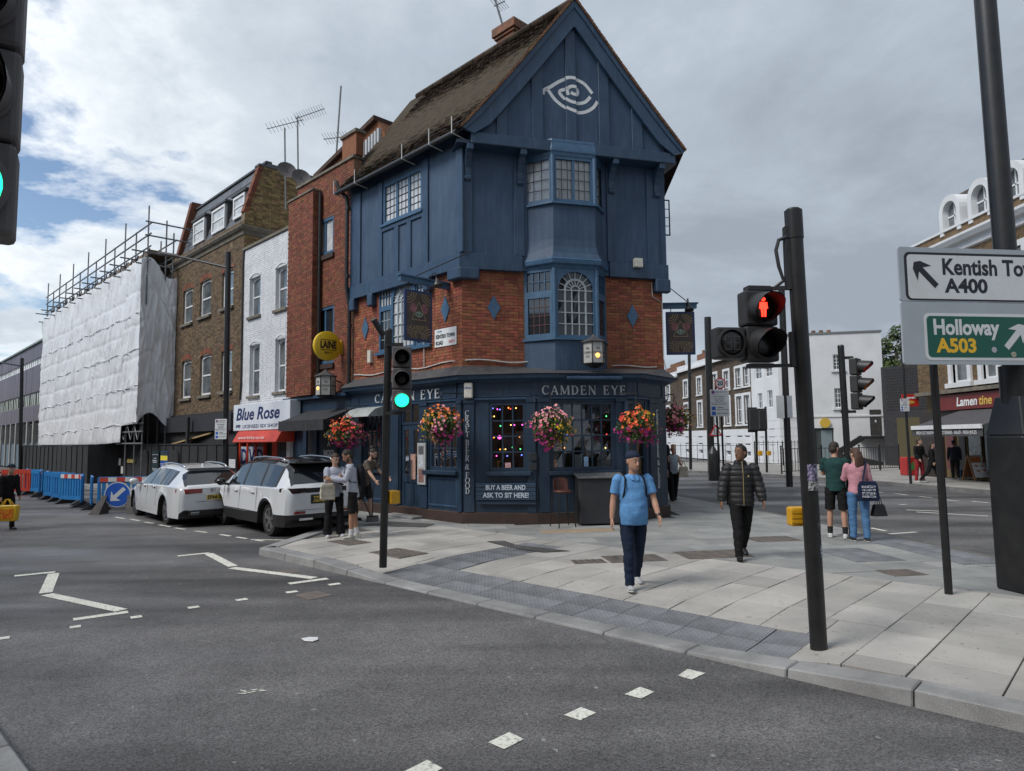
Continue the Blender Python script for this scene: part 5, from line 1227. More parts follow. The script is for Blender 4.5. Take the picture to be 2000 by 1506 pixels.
# --- scaffolded building
NSH = 1.35
sc0,sc1 = FL.s_(279,600,NSH),FL.s_(84,700,NSH)
zsT,zsB = FL.z_(279,505,NSH),FL.z_(240,862,NSH)
scf = thing('wrapped_building','building under repair behind scaffold, timber roof deck showing above the sheeting','building',FL.w(sS,0,0.12))
mb = MB(); mb.box(FL,sS,sc1+1.5,-6,-0.02,0.1,zsT-0.3); mb.build('wall',mat('dark_site_wall',(0.035,0.03,0.027),0.9,(0.06,0.05,0.042),1.5),scf)
TIMB = mat('scaffold_timber',(0.25,0.17,0.10),0.8,(0.16,0.11,0.07),5)
mb = MB(); mb.box(FL,sS+0.05,sc1+0.6,-1.4,0.9,zsT+0.42,zsT+0.62); mb.build('roof_deck',TIMB,scf)
SHT = mat('white_sheeting',(0.74,0.75,0.77),0.42,(0.64,0.65,0.68),0.9,0.35,5,c3=(0.72,0.73,0.75),sc3=6,k3=(0.55,0.75))
def sheet(fr,s0,s1,z0f,z1f,nbase,ns,nz_,seed,lifts=5,amp=0.07):
    vs = []; fs = []
    for i in range(ns+1):
        s = s0+(s1-s0)*i/ns; za,zb_ = z0f(s),z1f(s)
        for j in range(nz_+1):
            t = j/nz_; z = za+(zb_-za)*t; lift = t*lifts; pinch = abs((lift % 1)-0.5)*2     # 1 at tie lines
            v = Vector((s*1.1+seed,z*0.35,seed)); f = mnoise.fractal(v,0.8,2.0,5)
            g = abs(mnoise.noise(Vector((s*2.6+seed,z*0.55+s*0.2,3))))**0.7
            cr_ = 1-abs(mnoise.noise(Vector((s*1.7+z*0.55+seed,z*0.22-s*0.1,8))))**0.6; v2 = 1-abs(mnoise.noise(Vector((s*4.2-z*0.3,z*0.3,seed))))**0.5
            n = nbase+amp*0.9*f-0.02*pinch**12+0.025*g*(1-pinch**6)+0.075*cr_**3+0.045*v2**3
            sag = 0.22*mnoise.noise(Vector((s*0.5,lift,seed)))*(1 if 0 < j < nz_ else 0.4)
            vs.append(fr.w(s,n,z+sag*0.4))
    for i in range(ns):
        for j in range(nz_): a = i*(nz_+1)+j; fs.append((a,a+nz_+1,a+nz_+2,a+1))
    mb = MB(); mb.add(vs,fs); return mb
zBl = FL.z_(70,877,NSH); zTl = FL.z_(87,622,NSH)
f0 = lambda s: zsB+(zBl-zsB)*(s-sc0)/(sc1-sc0); f1 = lambda s: zsT+(zTl-zsT)*(s-sc0)/(sc1-sc0)
so1_ = sheet(FL,sc0,sc1+0.3,lambda s: f0(s)+(0.75 if s < FL.s_(236,830,NSH) else 0),f1,NSH,260,110,1.3); sheet_o = so1_.build('scaffold_sheeting',SHT,None,smooth=True,recalc=False); setp(sheet_o,'long creased white sheeting tied over the scaffold above the hoarding','sheeting')
RTF = Frame(FL.w(sc0,NSH,0),-FL.nv); RTF.nv = -FL.d
sr = sheet(RTF,-0.12,1.32,lambda s: zsB+0.9+0.3*sin(s*4),lambda s: zsT-0.55*s+0.2*sin(s*5),0.0,50,110,7.7,amp=0.10); r_o = sr.build('end_sheeting',SHT,None,smooth=True,recalc=False); setp(r_o,'torn white sheet hanging on the scaffold end beside the brown house','sheeting')
for k in range(5):     # tie lines
    t = (k+1)/5.0
    if t > 0.99: continue
    rp = MB(); rp.tube([FL.w(sc0+(sc1-sc0)*i/40,NSH+0.06+0.02*sin(i*2.2),f0(sc0+(sc1-sc0)*i/40)+(f1(sc0+(sc1-sc0)*i/40)-f0(sc0+(sc1-sc0)*i/40))*(k+0.5)/5+0.05*sin(i*1.1)) for i in range(41)],0.02,5); rp.build('tie_band',SHT,sheet_o)
GALV = mat('galvanised_tube',(0.20,0.21,0.22),0.5,(0.13,0.135,0.14),8,metal=0.3)
scaf = thing('scaffold','tubular steel scaffold rising above the white sheeting','scaffold',FL.w(sc0,1.2,0.12))
def pole(a,b,nm='scaffold_tube',r=0.035): mb = MB(); mb.tube([a,b],r,6); mb.build(nm,GALV,scaf)
ns_ = 13
for i in range(ns_):
    s = sc0+(sc1-sc0)*i/(ns_-1); zt_ = f1(s)
    pole(FL.w(s,NSH-0.12,zt_-2),FL.w(s,NSH-0.12,zt_+(2.3 if i % 2 == 0 else 1.5))); pole(FL.w(s,0.2,zt_-2),FL.w(s,0.2,zt_+1.3))
    pole(FL.w(s,-0.1,zt_+0.25),FL.w(s,NSH+0.5,zt_+0.25),'transom'); pole(FL.w(s+0.1,-0.1,zt_-0.25),FL.w(s+0.1,NSH+0.3,zt_-0.25),'transom')
    if i < ns_-1:
        s2 = sc0+(sc1-sc0)*(i+1)/(ns_-1)
        for k in range(4):
            u0,u1 = s+(s2-s)*k/4,s+(s2-s)*(k+1)/4; zz_ = (-0.15,0.45) if k % 2 else (0.45,-0.15)
            pole(FL.w(u0,NSH-0.2,f1(u0)+zz_[0]),FL.w(u1,NSH-0.2,f1(u1)+zz_[1]),'brace',0.024)
for dz,n in ((0.45,NSH-0.12),(-0.15,NSH-0.12),(1.0,NSH-0.12),(1.45,NSH-0.12),(0.9,0.2),(0.2,0.2)): pole(FL.w(sc0-0.4,n,f1(sc0)+dz),FL.w(sc1+0.5,n,f1(sc1)+dz),'ledger')
for dz in (1.0,1.6): pole(FL.w(sc0,NSH,zsT+dz),FL.w(sc0,-1.2,zsT+dz),'ledger')
for n in (0.5,-0.6): pole(FL.w(sc0,n,zsT-2),FL.w(sc0,n,zsT+1.8))
for s in (sc0+0.05,sc0+1.1,sc0+2.4):
    for n in (NSH-0.15,0.3): pole(FL.w(s,n,0.12),FL.w(s,n,zsB+1.6))
for z in (zsB-0.1,zsB+0.4,zsB+0.75): pole(FL.w(sc0-0.2,NSH-0.1,z),FL.w(sc0+3.6,NSH-0.1,z),'ledger')
for k in range(6): a = sc0+0.5*k; pole(FL.w(a,NSH-0.1,zsB+(0.05 if k % 2 else 0.7)),FL.w(a+0.5,NSH-0.1,zsB+(0.7 if k % 2 else 0.05)),'brace',0.022)
# --- hoarding
HB = mat('black_hoarding',(0.017,0.017,0.018),0.65,(0.026,0.026,0.027),2.0,0.1,20)
hd = thing('site_hoarding','black plywood hoarding with doors and safety notices round the building site','hoarding',FL.w(sS,0.6,0.12))
def hoard(fr,s0,s1,n,zt_,w=0.9,z0=0.1):
    k = max(1,round(abs(s1-s0)/w)); st_ = (s1-s0)/k
    for i in range(k):
        mb = MB(); a,b = sorted((s0+st_*i,s0+st_*(i+1))); e = RND.uniform(-0.01,0.01); mb.box(fr,a+0.012,b-0.012,n-0.03+e,n+e,z0,zt_+RND.uniform(-0.015,0.015)); mb.build('hoarding_panel',HB,hd)
        mb = MB(); mb.box(fr,a-0.03,a+0.03,n-0.01,n+0.03,z0,zt_-0.05); mb.build('batten',HB,hd)
    mb = MB(); mb.box(fr,min(s0,s1),max(s0,s1),n-0.05,n+0.035,zt_,zt_+0.05); mb.build('top_rail',HB,hd)
zH = FL.z_(375,870,0.7)+0.02
hA0,hA1 = FL.s_(463,900,0.55),FL.s_(172,900,0.55)
hoard(FL,hA0,hA1,0.55,zH); hB1 = FL.s_(38,900,1.9); hBs = FL.s_(172,900,1.9)
hoard(FL,hBs,hB1,1.9,zH,1.1); RT2 = Frame(FL.w(hBs,0.55,0),FL.nv); RT2.nv = -FL.d; hoard(RT2,0,1.35,0,zH,0.7)
for u0,u1 in ((270,288),(328,348)):
    h = rect(FL,u0,884,u1,960,0.58); mb = MB(); mb.box(FL,h[0],h[1],0.56,0.6,0.15,h[3]); d_ = mb.build('hoarding_door',HB,hd,bevel=0.01)
    for z in (0.4,1.15): m2 = MB(); m2.box(FL,h[0]+0.1,h[1]-0.1,0.598,0.612,z,z+0.55); m2.build('door_panel',HB,d_,bevel=0.008)
def notice(u0,v0,u1,v1,c,n=0.62,lines=None,nm='notice'):
    h = rect(FL,u0,v0,u1,v1,n); mb = MB(); mb.box(FL,h[0],h[1],n-0.03,n,h[2],h[3]); o = mb.build(nm,mat('notice_%.2f_%.2f' % (c[0],c[2]),c,0.5,tuple(x*0.85 for x in c),6),hd)
    for k,(t0,t1,cc_,x0,x1) in enumerate(lines or []):
        m2 = MB(); w_ = h[1]-h[0]; H_ = h[3]-h[2]; m2.box(FL,h[0]+w_*x0,h[0]+w_*x1,n-0.004,n+0.004+0.0005*k,h[2]+H_*t0,h[2]+H_*t1); m2.build('printed_line',mat('pr_%.2f%.2f%.2f' % cc_,cc_,0.5),o)
W_ = (0.6,0.62,0.65);
notice(296,881,309,935,(0.02,0.04,0.05),lines=[(0.86,0.875,W_,.05,.95),(0.72,0.75,W_,.3,.7),(0.64,0.67,W_,.15,.85),(0.58,.61,W_,.2,.8),(0.35,.37,W_,.15,.85),(.30,.32,W_,.2,.8),(.2,.22,W_,.2,.75)])
notice(313,881,327,935,(0.02,0.08,0.35),lines=[(0.84,0.99,(0.02,0.04,0.05),0,1),(0.66,0.83,(0.75,0.62,0.05),0.02,0.98),(0.52,0.54,W_,0,1),(0.45,0.47,W_,0.1,0.9),(0.2,0.32,W_,0.1,0.3),(0.2,0.32,W_,0.42,0.6),(0.2,0.32,W_,0.72,0.9)])
notice(447,897,459,914,(0.62,0.63,0.66),lines=[(0.7,0.73,(0.3,0.3,0.32),.2,.6),(0.5,.52,(0.3,0.3,0.32),.2,.8)]); notice(229,895,235,909,(0.6,0.6,0.58)); notice(236,911,240,925,(0.6,0.6,0.57)); notice(248,897,263,904,(0.45,0.36,0.12)); notice(173,908,176,920,(0.6,0.6,0.57))
pl = MB(); a = FL.w(FL.s_(315,868,0.8),0.4,zH+0.0); b = FL.w(FL.s_(407,858,0.3),0.1,zH+0.45); pl.bar(a,b,0.22,0.06); po_ = pl.build('timber_plank',mat('yellow_timber',(0.40,0.29,0.13),0.8,(0.3,0.21,0.1),6),None); setp(po_,'pale timber plank leaning over the top of the black hoarding','plank')
for u,v0 in ((182,843),(366,815)):
    s,z = FL.px(u,v0,0.5); mb = MB(); mb.box(FL,s-0.09,s+0.09,0.42,0.52,0.12,z); mb.build('hoarding_post',HB,hd)
# --- purple panelled block
prp = thing('purple_office_block','long office block with purple cladding bands at the far left of the street','building',FL.w(sc1+2,0,0.12))
PUR = mat('purple_cladding',(0.10,0.078,0.118),0.5,(0.078,0.062,0.094),3,rnd=0.10)
CONC = mat('pale_concrete',(0.36,0.35,0.33),0.8,(0.27,0.265,0.25),2)
pA0,pA1 = sc1+0.7,sc1+50; zq = lambda v: FL.z_(40,v)
mb = MB(); mb.box(FL,pA0,pA1,-9,-0.3,0.1,zq(692)); mb.build('body',DARKIN,prp)
bands = [(690,715,PUR),(727,774,PUR),(798,826,PUR)]
npan = 42
for v0,v1,m in bands:
    for i in range(npan):
        a = pA0+1.25*i; mb = MB(); mb.box(FL,a+0.015,a+1.235,-0.25,0.0+RND.uniform(-.01,.01),zq(v1),zq(v0)); mb.build('cladding_panel',m,prp)
mb = MB(); mb.box(FL,pA0,pA1,-0.5,0.15,zq(690),zq(687)); mb.build('roof_edge',mat('green_grey',(0.16,0.2,0.2),0.6),prp)
for v0,v1 in ((715,727),(774,798)):
    for i in range(npan//2): a = pA0+2.5*i; window(FL,a,a+2.46,zq(v1),zq(v0),prp,WHT if v0 == 715 else GALV,GLASSN if v0 == 715 else GLASSW,3,1,n=-0.1,fw=0.07,bw=0.06)
for i in range(14): a = pA0+2.5*i; window(FL,a,a+2.1,zq(868),zq(830),prp,GALV,GLASSW,2,1,n=-0.2,fw=0.1,bw=0.08); mb = MB(); mb.box(FL,a+2.1,a+2.5,-0.3,0.05,0.1,zq(826)); mb.build('column',CONC,prp)
mb = MB(); mb.box(FL,pA0,pA1,-0.25,-0.05,0.1,zq(868)); mb.build('stall_riser',mat('blue_grey_board',(0.12,0.16,0.2),0.7),prp)
# buildings on the photographer's side, seen only as reflections and shade
opp = thing('opposite_terrace','dark brick terrace across the street behind the photographer','building',NKF.w(-10,5,0.1))
mb = MB(); mb.box(NKF,-90,-12,6.0,14,0.1,9.5); mb.build('wall',BRICKB,opp)
mb = MB(); mb.box(NKF,-12,30,8.0,16,0.1,8.5); mb.build('wall',MORT,opp)
OG = MB()
for i in range(30): OG.box(NKF,-85+3.7*i,-83.6+3.7*i,5.97 if -85+3.7*i < -13.6 else 7.97,6.2 if -85+3.7*i < -13.6 else 8.2,4.2,6.2)
OG.build('windows',GLASSN,opp,kind='stuff')

# ------------------------------------------------------------------ side-street pavement along the left facades (slabs)
x = 0.1
while x < 34:
    L_ = RND.choice((0.7,0.85,1.0)); y = 0.05
    while y < 1.98:
        w = RND.choice((0.55,0.65,0.75)); p = [V2(FL.w(a,b,0)) for a,b in ((x,y),(x+L_,y),(x+L_,min(y+w,1.99)),(x,min(y+w,1.99)))]
        if x < 6.5:
            p = clip(p,(V2(bayA+bn*0.33),-V2(bn))) if False else p
        slab(p,SLABB,0.002)
        y += w
    x += L_
# ------------------------------------------------------------------ terrace beyond the side street
QC = atd(1527,900,46.0); TF = Frame(QC,(-0.0886,1),flip=True); QR = atd(1726,900,44.6); WK = Frame(QC,QR-QC)
WINW = mat('white_stucco',(0.66,0.67,0.68),0.7,(0.58,0.59,0.6),0.9,0.2,20,c3=(0.42,0.41,0.39),sc3=2.2,k3=(0.68,0.78))
DBRK = mat('sooty_brick',(0.085,0.058,0.038),0.9,(0.06,0.043,0.03),3.0,0.4,30,isl=0.25,c3=(0.12,0.09,0.06),sc3=9,k3=(0.5,0.7))
zTP = TF.z_(1470,671); zTS = TF.z_(1450,838); zTg = 0.12
ends = [TF.s_(u,750) for u in (1467,1434,1383,1325)]+[TF.s_(1300,750)+8]
rows_up = (TF.z_(1454,752),TF.z_(1454,716)); rows_lo = (TF.z_(1456,826),TF.z_(1456,772)); rows_g = (TF.z_(1455,892),TF.z_(1455,846))
sc_cols = {0: [1440,1456],1: [1403,1416],2: [1349,1371],3: [1307,1318,1336]}
for k in range(4):
    a,b = ends[k],ends[k+1]; T_ = thing('terrace_house',('sooty brick terrace house next to the white corner house, white window surrounds','sooty brick terrace house, second from the white corner house','sooty brick terrace house, third from the white corner house','sooty brick terrace house nearest the hanging sign, farthest along the terrace')[k],'house',TF.w(a,0,0.12),'terrace across the side street')
    zt_ = zTP+(0.0 if k != 3 else -0.35); cols = sorted([TF.s_(u,750) for u in sc_cols[k]]); hw = 0.5
    cols = [a+(b-a)*t for t in ((0.27,0.73) if b-a < 12 else (0.15,0.38,0.62,0.85))]
    holes = [(c-hw,c+hw,*rr) for c in cols for rr in (rows_up,rows_lo)]
    mb = MB(); holes_wall(mb,TF,a,b,zTS,zt_-0.6,holes,-0.3,0); mb.build('brick_wall',DBRK,T_)
    brick_mesh(TF,bricks(TF,a,b,zTS,zt_-0.6,holes,bl=0.44,bh=0.14,j=0.012,flem=False),DBRK,T_,pr=0.006)
    mb = MB(); mb.box(TF,a,b,-0.35,0.12,zt_-0.62,zt_); mb.box(TF,a,b,-0.3,0.3,zt_-0.62,zt_-0.45); mb.build('parapet',WINW,T_)
    hg = [(c-0.45,c+0.45,*rows_g) for c in cols]
    mb = MB(); holes_wall(mb,TF,a,b,0.1,zTS,hg,-0.3,0.06); mb.build('stucco_base',WINW,T_)
    for z in (0.9,1.5,2.1,2.7,3.3):
        if z < zTS-0.2: mb = MB(); mb.box(TF,a,b,0.055,0.075,z,z+0.5); mb.build('rusticated_course',WINW,T_)
    for h in holes:
        window(TF,*h,T_,WHT,GLASSW,2,2,n=-0.12,fw=0.08,bw=0.05)
        mb = MB(); t = 0.2; mb.box(TF,h[0]-t,h[0],-0.1,0.05,h[2]-0.1,h[3]+t); mb.box(TF,h[1],h[1]+t,-0.1,0.05,h[2]-0.1,h[3]+t); mb.box(TF,h[0],h[1],-0.1,0.05,h[3],h[3]+t); mb.box(TF,h[0]-t-0.05,h[1]+t+0.05,-0.1,0.1,h[2]-0.22,h[2]-0.1); mb.build('window_surround',WINW,T_)
    for h in hg: window(TF,*h,T_,WHT,GLASSW,1,2,n=-0.1,fw=0.08,bw=0.05,arch=0.35)
    mb = MB(); mb.box(TF,a+0.01,b-0.01,-8,-0.31,0.1,zt_-0.3); mb.build('body',DBRK,T_)
    if k in (2,3):
        c = (a+b)/2+2; mb = MB(); mb.box(TF,c-2.5,c+2.5,-3.2,-2.2,zt_-0.3,zt_+1.3); ch_ = mb.build('chimney',CH,T_)
        for i in range(6): m2 = MB(); m2.cyl(TF.w(c-2+0.8*i,-2.7,zt_+1.3),TF.w(c-2+0.8*i,-2.7,zt_+1.75),0.17,8,0.13); m2.build('chimney_pot',TILEO,ch_)
# white corner house
wc = thing('white_corner_house','white stucco corner house with plain flank wall, railings and outside stair','house',(QC.x,QC.y,0.12))
zFP = WK.z_(1600,653); fl = WK.s_(1726,760)
hT = [rect(TF,*q) for q in ((1474,713,1487,741),(1494,717,1508,736),(1480,768,1489,799),(1499,762,1509,797),(1485,838,1492,870),(1503,834,1513,870))]
hF = [rect(WK,*q) for q in ((1627,692,1646,723),(1630,758,1650,797))]
dF = rect(WK,1592,836,1630,905)
flat_back(TF,0,ends[0],0.1,zFP,hT,WINW,wc,0.3); flat_back(WK,0,fl,0.1,zFP,hF+[(dF[0],dF[1],0.1,dF[3])],WINW,wc,0.3)
for h in hT: window(TF,*h,wc,WHT,GLASSW,2,2,n=-0.1,fw=0.07,bw=0.04)
for h in hF:
    window(WK,*h,wc,WHT,GLASSW,3,4,n=-0.1,fw=0.07,bw=0.035); mb = MB(); mb.box(WK,h[0]-0.15,h[1]+0.15,0,0.12,h[2]-0.12,h[2]); mb.build('sill',WINW,wc)
for z in [0.35+0.55*i for i in range(6)]:
    mb = MB(); mb.box(WK,0,dF[0]-0.1,0.0,0.02,z,z+0.5); mb.build('rusticated_course',WINW,wc)
    mb = MB(); mb.box(TF,0,ends[0],0.0,0.02,z,z+0.5); mb.build('rusticated_course',WINW,wc)
mb = MB(); mb.box(WK,0,fl,0.0,0.06,WK.z_(1600,815),WK.z_(1600,812)); mb.build('string_course',WINW,wc)
mb = MB(); mb.box(WK,-0.05,fl+0.05,-0.35,0.06,zFP,zFP+0.12); mb.build('coping',mat('slate_cap',(0.16,0.165,0.17),0.7),wc)
mb = MB(); mb.box(TF,0.3,ends[0]-0.05,-fl-0.5,-0.31,0.1,zFP-0.1); mb.build('body',WINW,wc)
mb = MB(); mb.box(WK,dF[0],dF[1],-0.2,-0.15,0.12,dF[3]); dd = mb.build('garage_door',mat('grey_green_door',(0.05,0.06,0.062),0.5),wc)
m2 = MB(); w_ = dF[1]-dF[0]; m2.box(WK,dF[0]+w_*0.36,dF[1]-0.1,-0.15,-0.13,0.3,dF[3]-0.15); m2.build('door_glass',mat('frosted',(0.2,0.25,0.27),0.3),dd)
h = rect(WK,1699,800,1721,850); mb = MB(); mb.box(WK,*h[:2],-0.05,0.04,*h[2:]); do = mb.build('front_door',mat('worn_black_door',(0.03,0.03,0.032),0.6,(0.06,0.055,0.05),6),wc); m2 = MB(); m2.box(WK,h[0]+0.3,h[1]-0.3,0.04,0.06,h[2]+0.85,h[2]+1.0); m2.build('letter_plate',WHT,do)
st_ = MB(); x0,zt0_ = (h[0]+h[1])/2,h[2]
st_.box(WK,h[0]-0.8,h[1]+0.6,0.0,1.3,zt0_-0.25,zt0_-0.05); st_.bar(WK.w(h[0]-0.8,1.1,zt0_-0.15),WK.w(h[0]-2.6,1.1,zt0_-1.3),0.3,0.35); st_.bar(WK.w(h[0]-2.6,1.1,zt0_-1.2),WK.w(h[0]+0.2,1.6,0.15),0.3,0.35); st_.build('outside_stair',BLK,wc)
mb = MB(); mb.cyl(WK.w(WK.s_(1611,826),0,WK.z_(1611,826)),WK.w(WK.s_(1611,826),0.15,WK.z_(1611,826)),0.33,14); mb.build('yellow_alarm',mat('alarm_yellow',(0.55,0.36,0.05),0.5),wc)
for k in range(5):
    c = WK.w(WK.s_(1570,650)+0.5*k,-2,zFP); mb = MB(); mb.cyl(c,c+Vector((0,0,0.55)),0.17,8,0.14); mb.build('chimney_pot',TILEO,wc)
def railing(name,label,pts,h=1.05,step=0.13,r=0.011,posts=2.0,grp=None,z=PAVZ,cat='railing',ball=True,low=0.12):
    T_ = thing(name,label,cat,(pts[0][0],pts[0][1],z),grp)
    for (a,b) in zip(pts[:-1],pts[1:]):
        a,b = Vector((a[0],a[1],z)),Vector((b[0],b[1],z)); L_ = (b-a).length; n = max(1,int(L_/step))
        for zz_ in (h,low): mb = MB(); mb.bar(a+Vector((0,0,zz_)),b+Vector((0,0,zz_)),0.04,0.035); mb.build('rail',BLK,T_)
        for i in range(n+1): p = a+(b-a)*(i/n); mb = MB(); mb.cyl(p+Vector((0,0,low)),p+Vector((0,0,h+(0.12 if not ball else 0))),r,5); mb.build('bar',BLK,T_)
        m = max(1,round(L_/posts))
        for i in range(m+1):
            p = a+(b-a)*(i/m); mb = MB(); mb.cyl(p,p+Vector((0,0,h+0.06)),0.04,8)
            if ball: mb.ball(p+Vector((0,0,h+0.12)),0.06,8,6)
            mb.build('post',BLK,T_,smooth='auto')
    return T_
g = lambda u,v: gnd(u,v)
railing('guard_railing','black pedestrian guard railing with ball finials behind the couple',[g(1527,926),g(1606,922),g(1680,921),g(1757,917)],h=1.25,step=0.2,r=0.014)
railing('area_railing','long spiked black railing in front of the white corner house',[g(1475,908),g(1530,909),g(1600,906)],h=1.5,step=0.3,ball=False,posts=6,r=0.016)
railing('area_railing','dark spiked railing in front of the far brick terrace',[g(1320,905),g(1385,906),g(1440,907)],h=1.3,step=0.4,ball=False,posts=8,r=0.018)
railing('area_railing','short black railing beside the outside stair and front door',[g(1640,905),g(1722,905)],h=1.5,step=0.3,ball=False,posts=4,r=0.016)
# dark perforated brick building
p0,p1 = atd(1727,850,43.0),atd(1852,850,40.0); DBF = Frame(p0,p1-p0)
db = thing('perforated_brick_building','low dark brick building with a perforated screen between white house and cafe','building',(p0.x,p0.y,0.12))
DKB = mat('charcoal_brick',(0.022,0.022,0.026),0.8,(0.034,0.033,0.037),4,0.3,40)
zD = DBF.z_(1760,714); Ld = DBF.s_(1852,800); mb = MB(); mb.box(DBF,0,Ld,-6,0,0.1,zD); mb.build('wall',DKB,db)
hl = MB()
zp0,zp1 = DBF.z_(1760,800),DBF.z_(1760,722)
for i in range(22):
    for j in range(15):
        s = 0.3+i*0.15+(0.075 if j % 2 else 0); z = zp0+(zp1-zp0)*j/14
        hl.add([DBF.w(s-0.045,0.004,z-0.05),DBF.w(s+0.045,0.004,z-0.05),DBF.w(s+0.045,0.004,z+0.05),DBF.w(s-0.045,0.004,z+0.05)],[(0,1,2,3)])
hl.build('screen_holes',DARKIN,db,kind='stuff',recalc=False)
br = MB()
for j in range(int((zD-zp0)/0.1)):
    br.box(DBF,0.02,Ld-0.02,0.0,0.003,zp0+0.1*j,zp0+0.1*j+0.085)
br.build('brick_courses',DKB,db,kind='stuff')
mb = MB(); mb.box(DBF,DBF.s_(1753,840),DBF.s_(1812,840),0.0,0.05,0.12,DBF.z_(1780,815)); mb.build('olive_door',mat('olive_panel',(0.075,0.06,0.025),0.7),db)
# cafe building
CX = 19.0; LM = Frame((CX,31.5),(0,-1)); SYB = mat('cafe_stock_brick',(0.18,0.12,0.06),0.9,(0.12,0.08,0.045),5,0.4,40,isl=0.3,c3=(0.08,0.06,0.045),sc3=2,k3=(0.58,0.75))
cf = thing('cafe_building','ornate stock brick building with arched white dormers above the red cafe front','building',(CX,31.5,0.12))
zL0 = LM.z_(1900,757); zL1 = LM.z_(1830,478)
wz = [rect(LM,1862,716,1893,747),rect(LM,1921,705,1950,744)]
wz = [(w[0],w[1],wz[0][2],wz[0][2]+1.9) for w in wz]+[(w[0],w[1],wz[0][2]+3.0,wz[0][2]+4.8) for w in wz]
wz += [(w[0]+s_,w[1]+s_,w[2],w[3]) for w in wz[:4] for s_ in (3.4,6.2)]
mb = MB(); holes_wall(mb,LM,0,14,zL0,zL1,wz,-0.3,0); mb.build('brick_wall',MORTB,cf)
brick_mesh(LM,bricks(LM,0,14,zL0,zL1,wz),SYB,cf)
for h in wz:
    window(LM,*h,cf,WHT,GLASSW,1,2,n=-0.12,fw=0.09,bw=0.06); mb = MB(); t = 0.22
    mb.box(LM,h[0]-t,h[0],-0.1,0.1,h[2],h[3]+t); mb.box(LM,h[1],h[1]+t,-0.1,0.1,h[2],h[3]+t); mb.box(LM,h[0],h[1],-0.1,0.1,h[3],h[3]+t); mb.box(LM,h[0]-t-.1,h[1]+t+.1,-0.1,0.2,h[2]-0.2,h[2]); mb.build('window_surround',WINW,cf)
mb = MB(); sweep(mb,[LM.w(0,0,0),LM.w(14,0,0)],[(0,zL1-0.75),(0.1,zL1-0.7),(0.12,zL1-0.45),(0.3,zL1-0.4),(0.42,zL1-0.22),(0.42,zL1-0.12),(0.1,zL1-0.08),(-0.1,zL1-0.3)]); mb.build('cornice',WINW,cf)
mb = MB(); mb.box(LM,0,14,-0.3,0.05,zL1-0.1,zL1+0.35); mb.build('parapet',SYB,cf); mb = MB(); mb.box(LM,-0.05,14,-0.35,0.12,zL1+0.35,zL1+0.45); mb.build('parapet_cap',WINW,cf)
mb = MB(); mb.hexa([LM.w(1.3,-0.4,zL1),LM.w(14,-0.4,zL1),LM.w(14,-5,zL1),LM.w(1.3,-5,zL1),LM.w(1.7,-1.3,zL1+2.4),LM.w(14,-1.3,zL1+2.4),LM.w(14,-5,zL1+2.4),LM.w(1.7,-5,zL1+2.4)]); mb.build('mansard',mat('fish_slate',(0.085,0.068,0.05),0.8,(0.05,0.045,0.04),4,0.5,12,c3=(0.11,0.1,0.06),sc3=3),cf)
for c in (LM.s_(1860,450),LM.s_(1918,420),6.6,8.6):
    mb = MB(); hw = 0.62; K = 12; zc_ = zL1+1.15
    for i in range(K):
        a,b = pi*i/K,pi*(i+1)/K
        mb.prism([LM.w(c+hw*0.72*cos(a),-1.2,zc_+hw*0.72*sin(a)),LM.w(c+hw*0.72*cos(b),-1.2,zc_+hw*0.72*sin(b)),LM.w(c+hw*1.1*cos(b),-1.2,zc_+hw*1.15*sin(b)),LM.w(c+hw*1.1*cos(a),-1.2,zc_+hw*1.15*sin(a))],LM.nv*1.3)
    for k in (-1,1): a,b = sorted((c+k*hw*0.72,c+k*hw*1.1)); mb.box(LM,a,b,-1.2,0.1,zL1+0.2,zc_)
    do_ = mb.build('arched_dormer',WINW,cf)
    m2 = MB(); m2.prism([LM.w(c+hw*0.73*cos(pi*i/10),-0.2,zc_+hw*0.73*sin(pi*i/10)) for i in range(11)]+[LM.w(c-hw*.73,-0.2,zL1+.2),LM.w(c+hw*.73,-0.2,zL1+.2)],LM.nv*0.02); m2.build('dormer_glass',GLASSW,do_)
    m2 = MB(); m2.box(LM,c-0.03,c+0.03,-0.2,-0.14,zL1+.2,zc_+hw*.7); m2.box(LM,c-hw*.7,c+hw*.7,-0.2,-0.14,zc_-0.2,zc_-0.13); m2.build('sash',WHT,do_)
mb = MB(); mb.box(LM,0.02,14,-9,-0.31,0.1,zL1-0.1); mb.build('body',SYB,cf)
MAR = mat('maroon_fascia',(0.16,0.018,0.016),0.5,(0.13,0.015,0.014),2)
f0_,f1_ = LM.s_(1838,780),8.0; zf0,zf1 = LM.z_(1890,800),LM.z_(1890,768)
mb = MB(); mb.box(LM,f0_,f1_,0,0.2,zf0,zf1); fo = mb.build('fascia',MAR,cf,bevel=0.02)
mid_ = LM.s_(1911,784); wl = abs(LM.s_(1946,784)-LM.s_(1874,784))
text('Lamen',LM,mid_-wl*0.19,(zf0+zf1)/2-0.02,0.21,0.36,WHITEP,fo,w=wl*0.58,bold=0.012,shear=0.15); text('tine',LM,mid_+wl*0.32,(zf0+zf1)/2-0.02,0.21,0.36,mat('gold_letter',(0.62,0.40,0.08),0.5),fo,w=wl*0.34,bold=0.012,shear=0.15)
mb = MB(); mb.box(LM,0.2,f1_,0,0.35,zf1+0.05,zf1+0.2); mb.build('shop_cornice',STONE,cf)
AWN = mat('grey_awning',(0.07,0.068,0.075),0.8,(0.055,0.054,0.06),3)
a0,a1 = LM.s_(1782,840,2.2),LM.s_(1918,832,2.2); zA1,zA0 = zf0-0.02,LM.z_(1850,832,2.2)
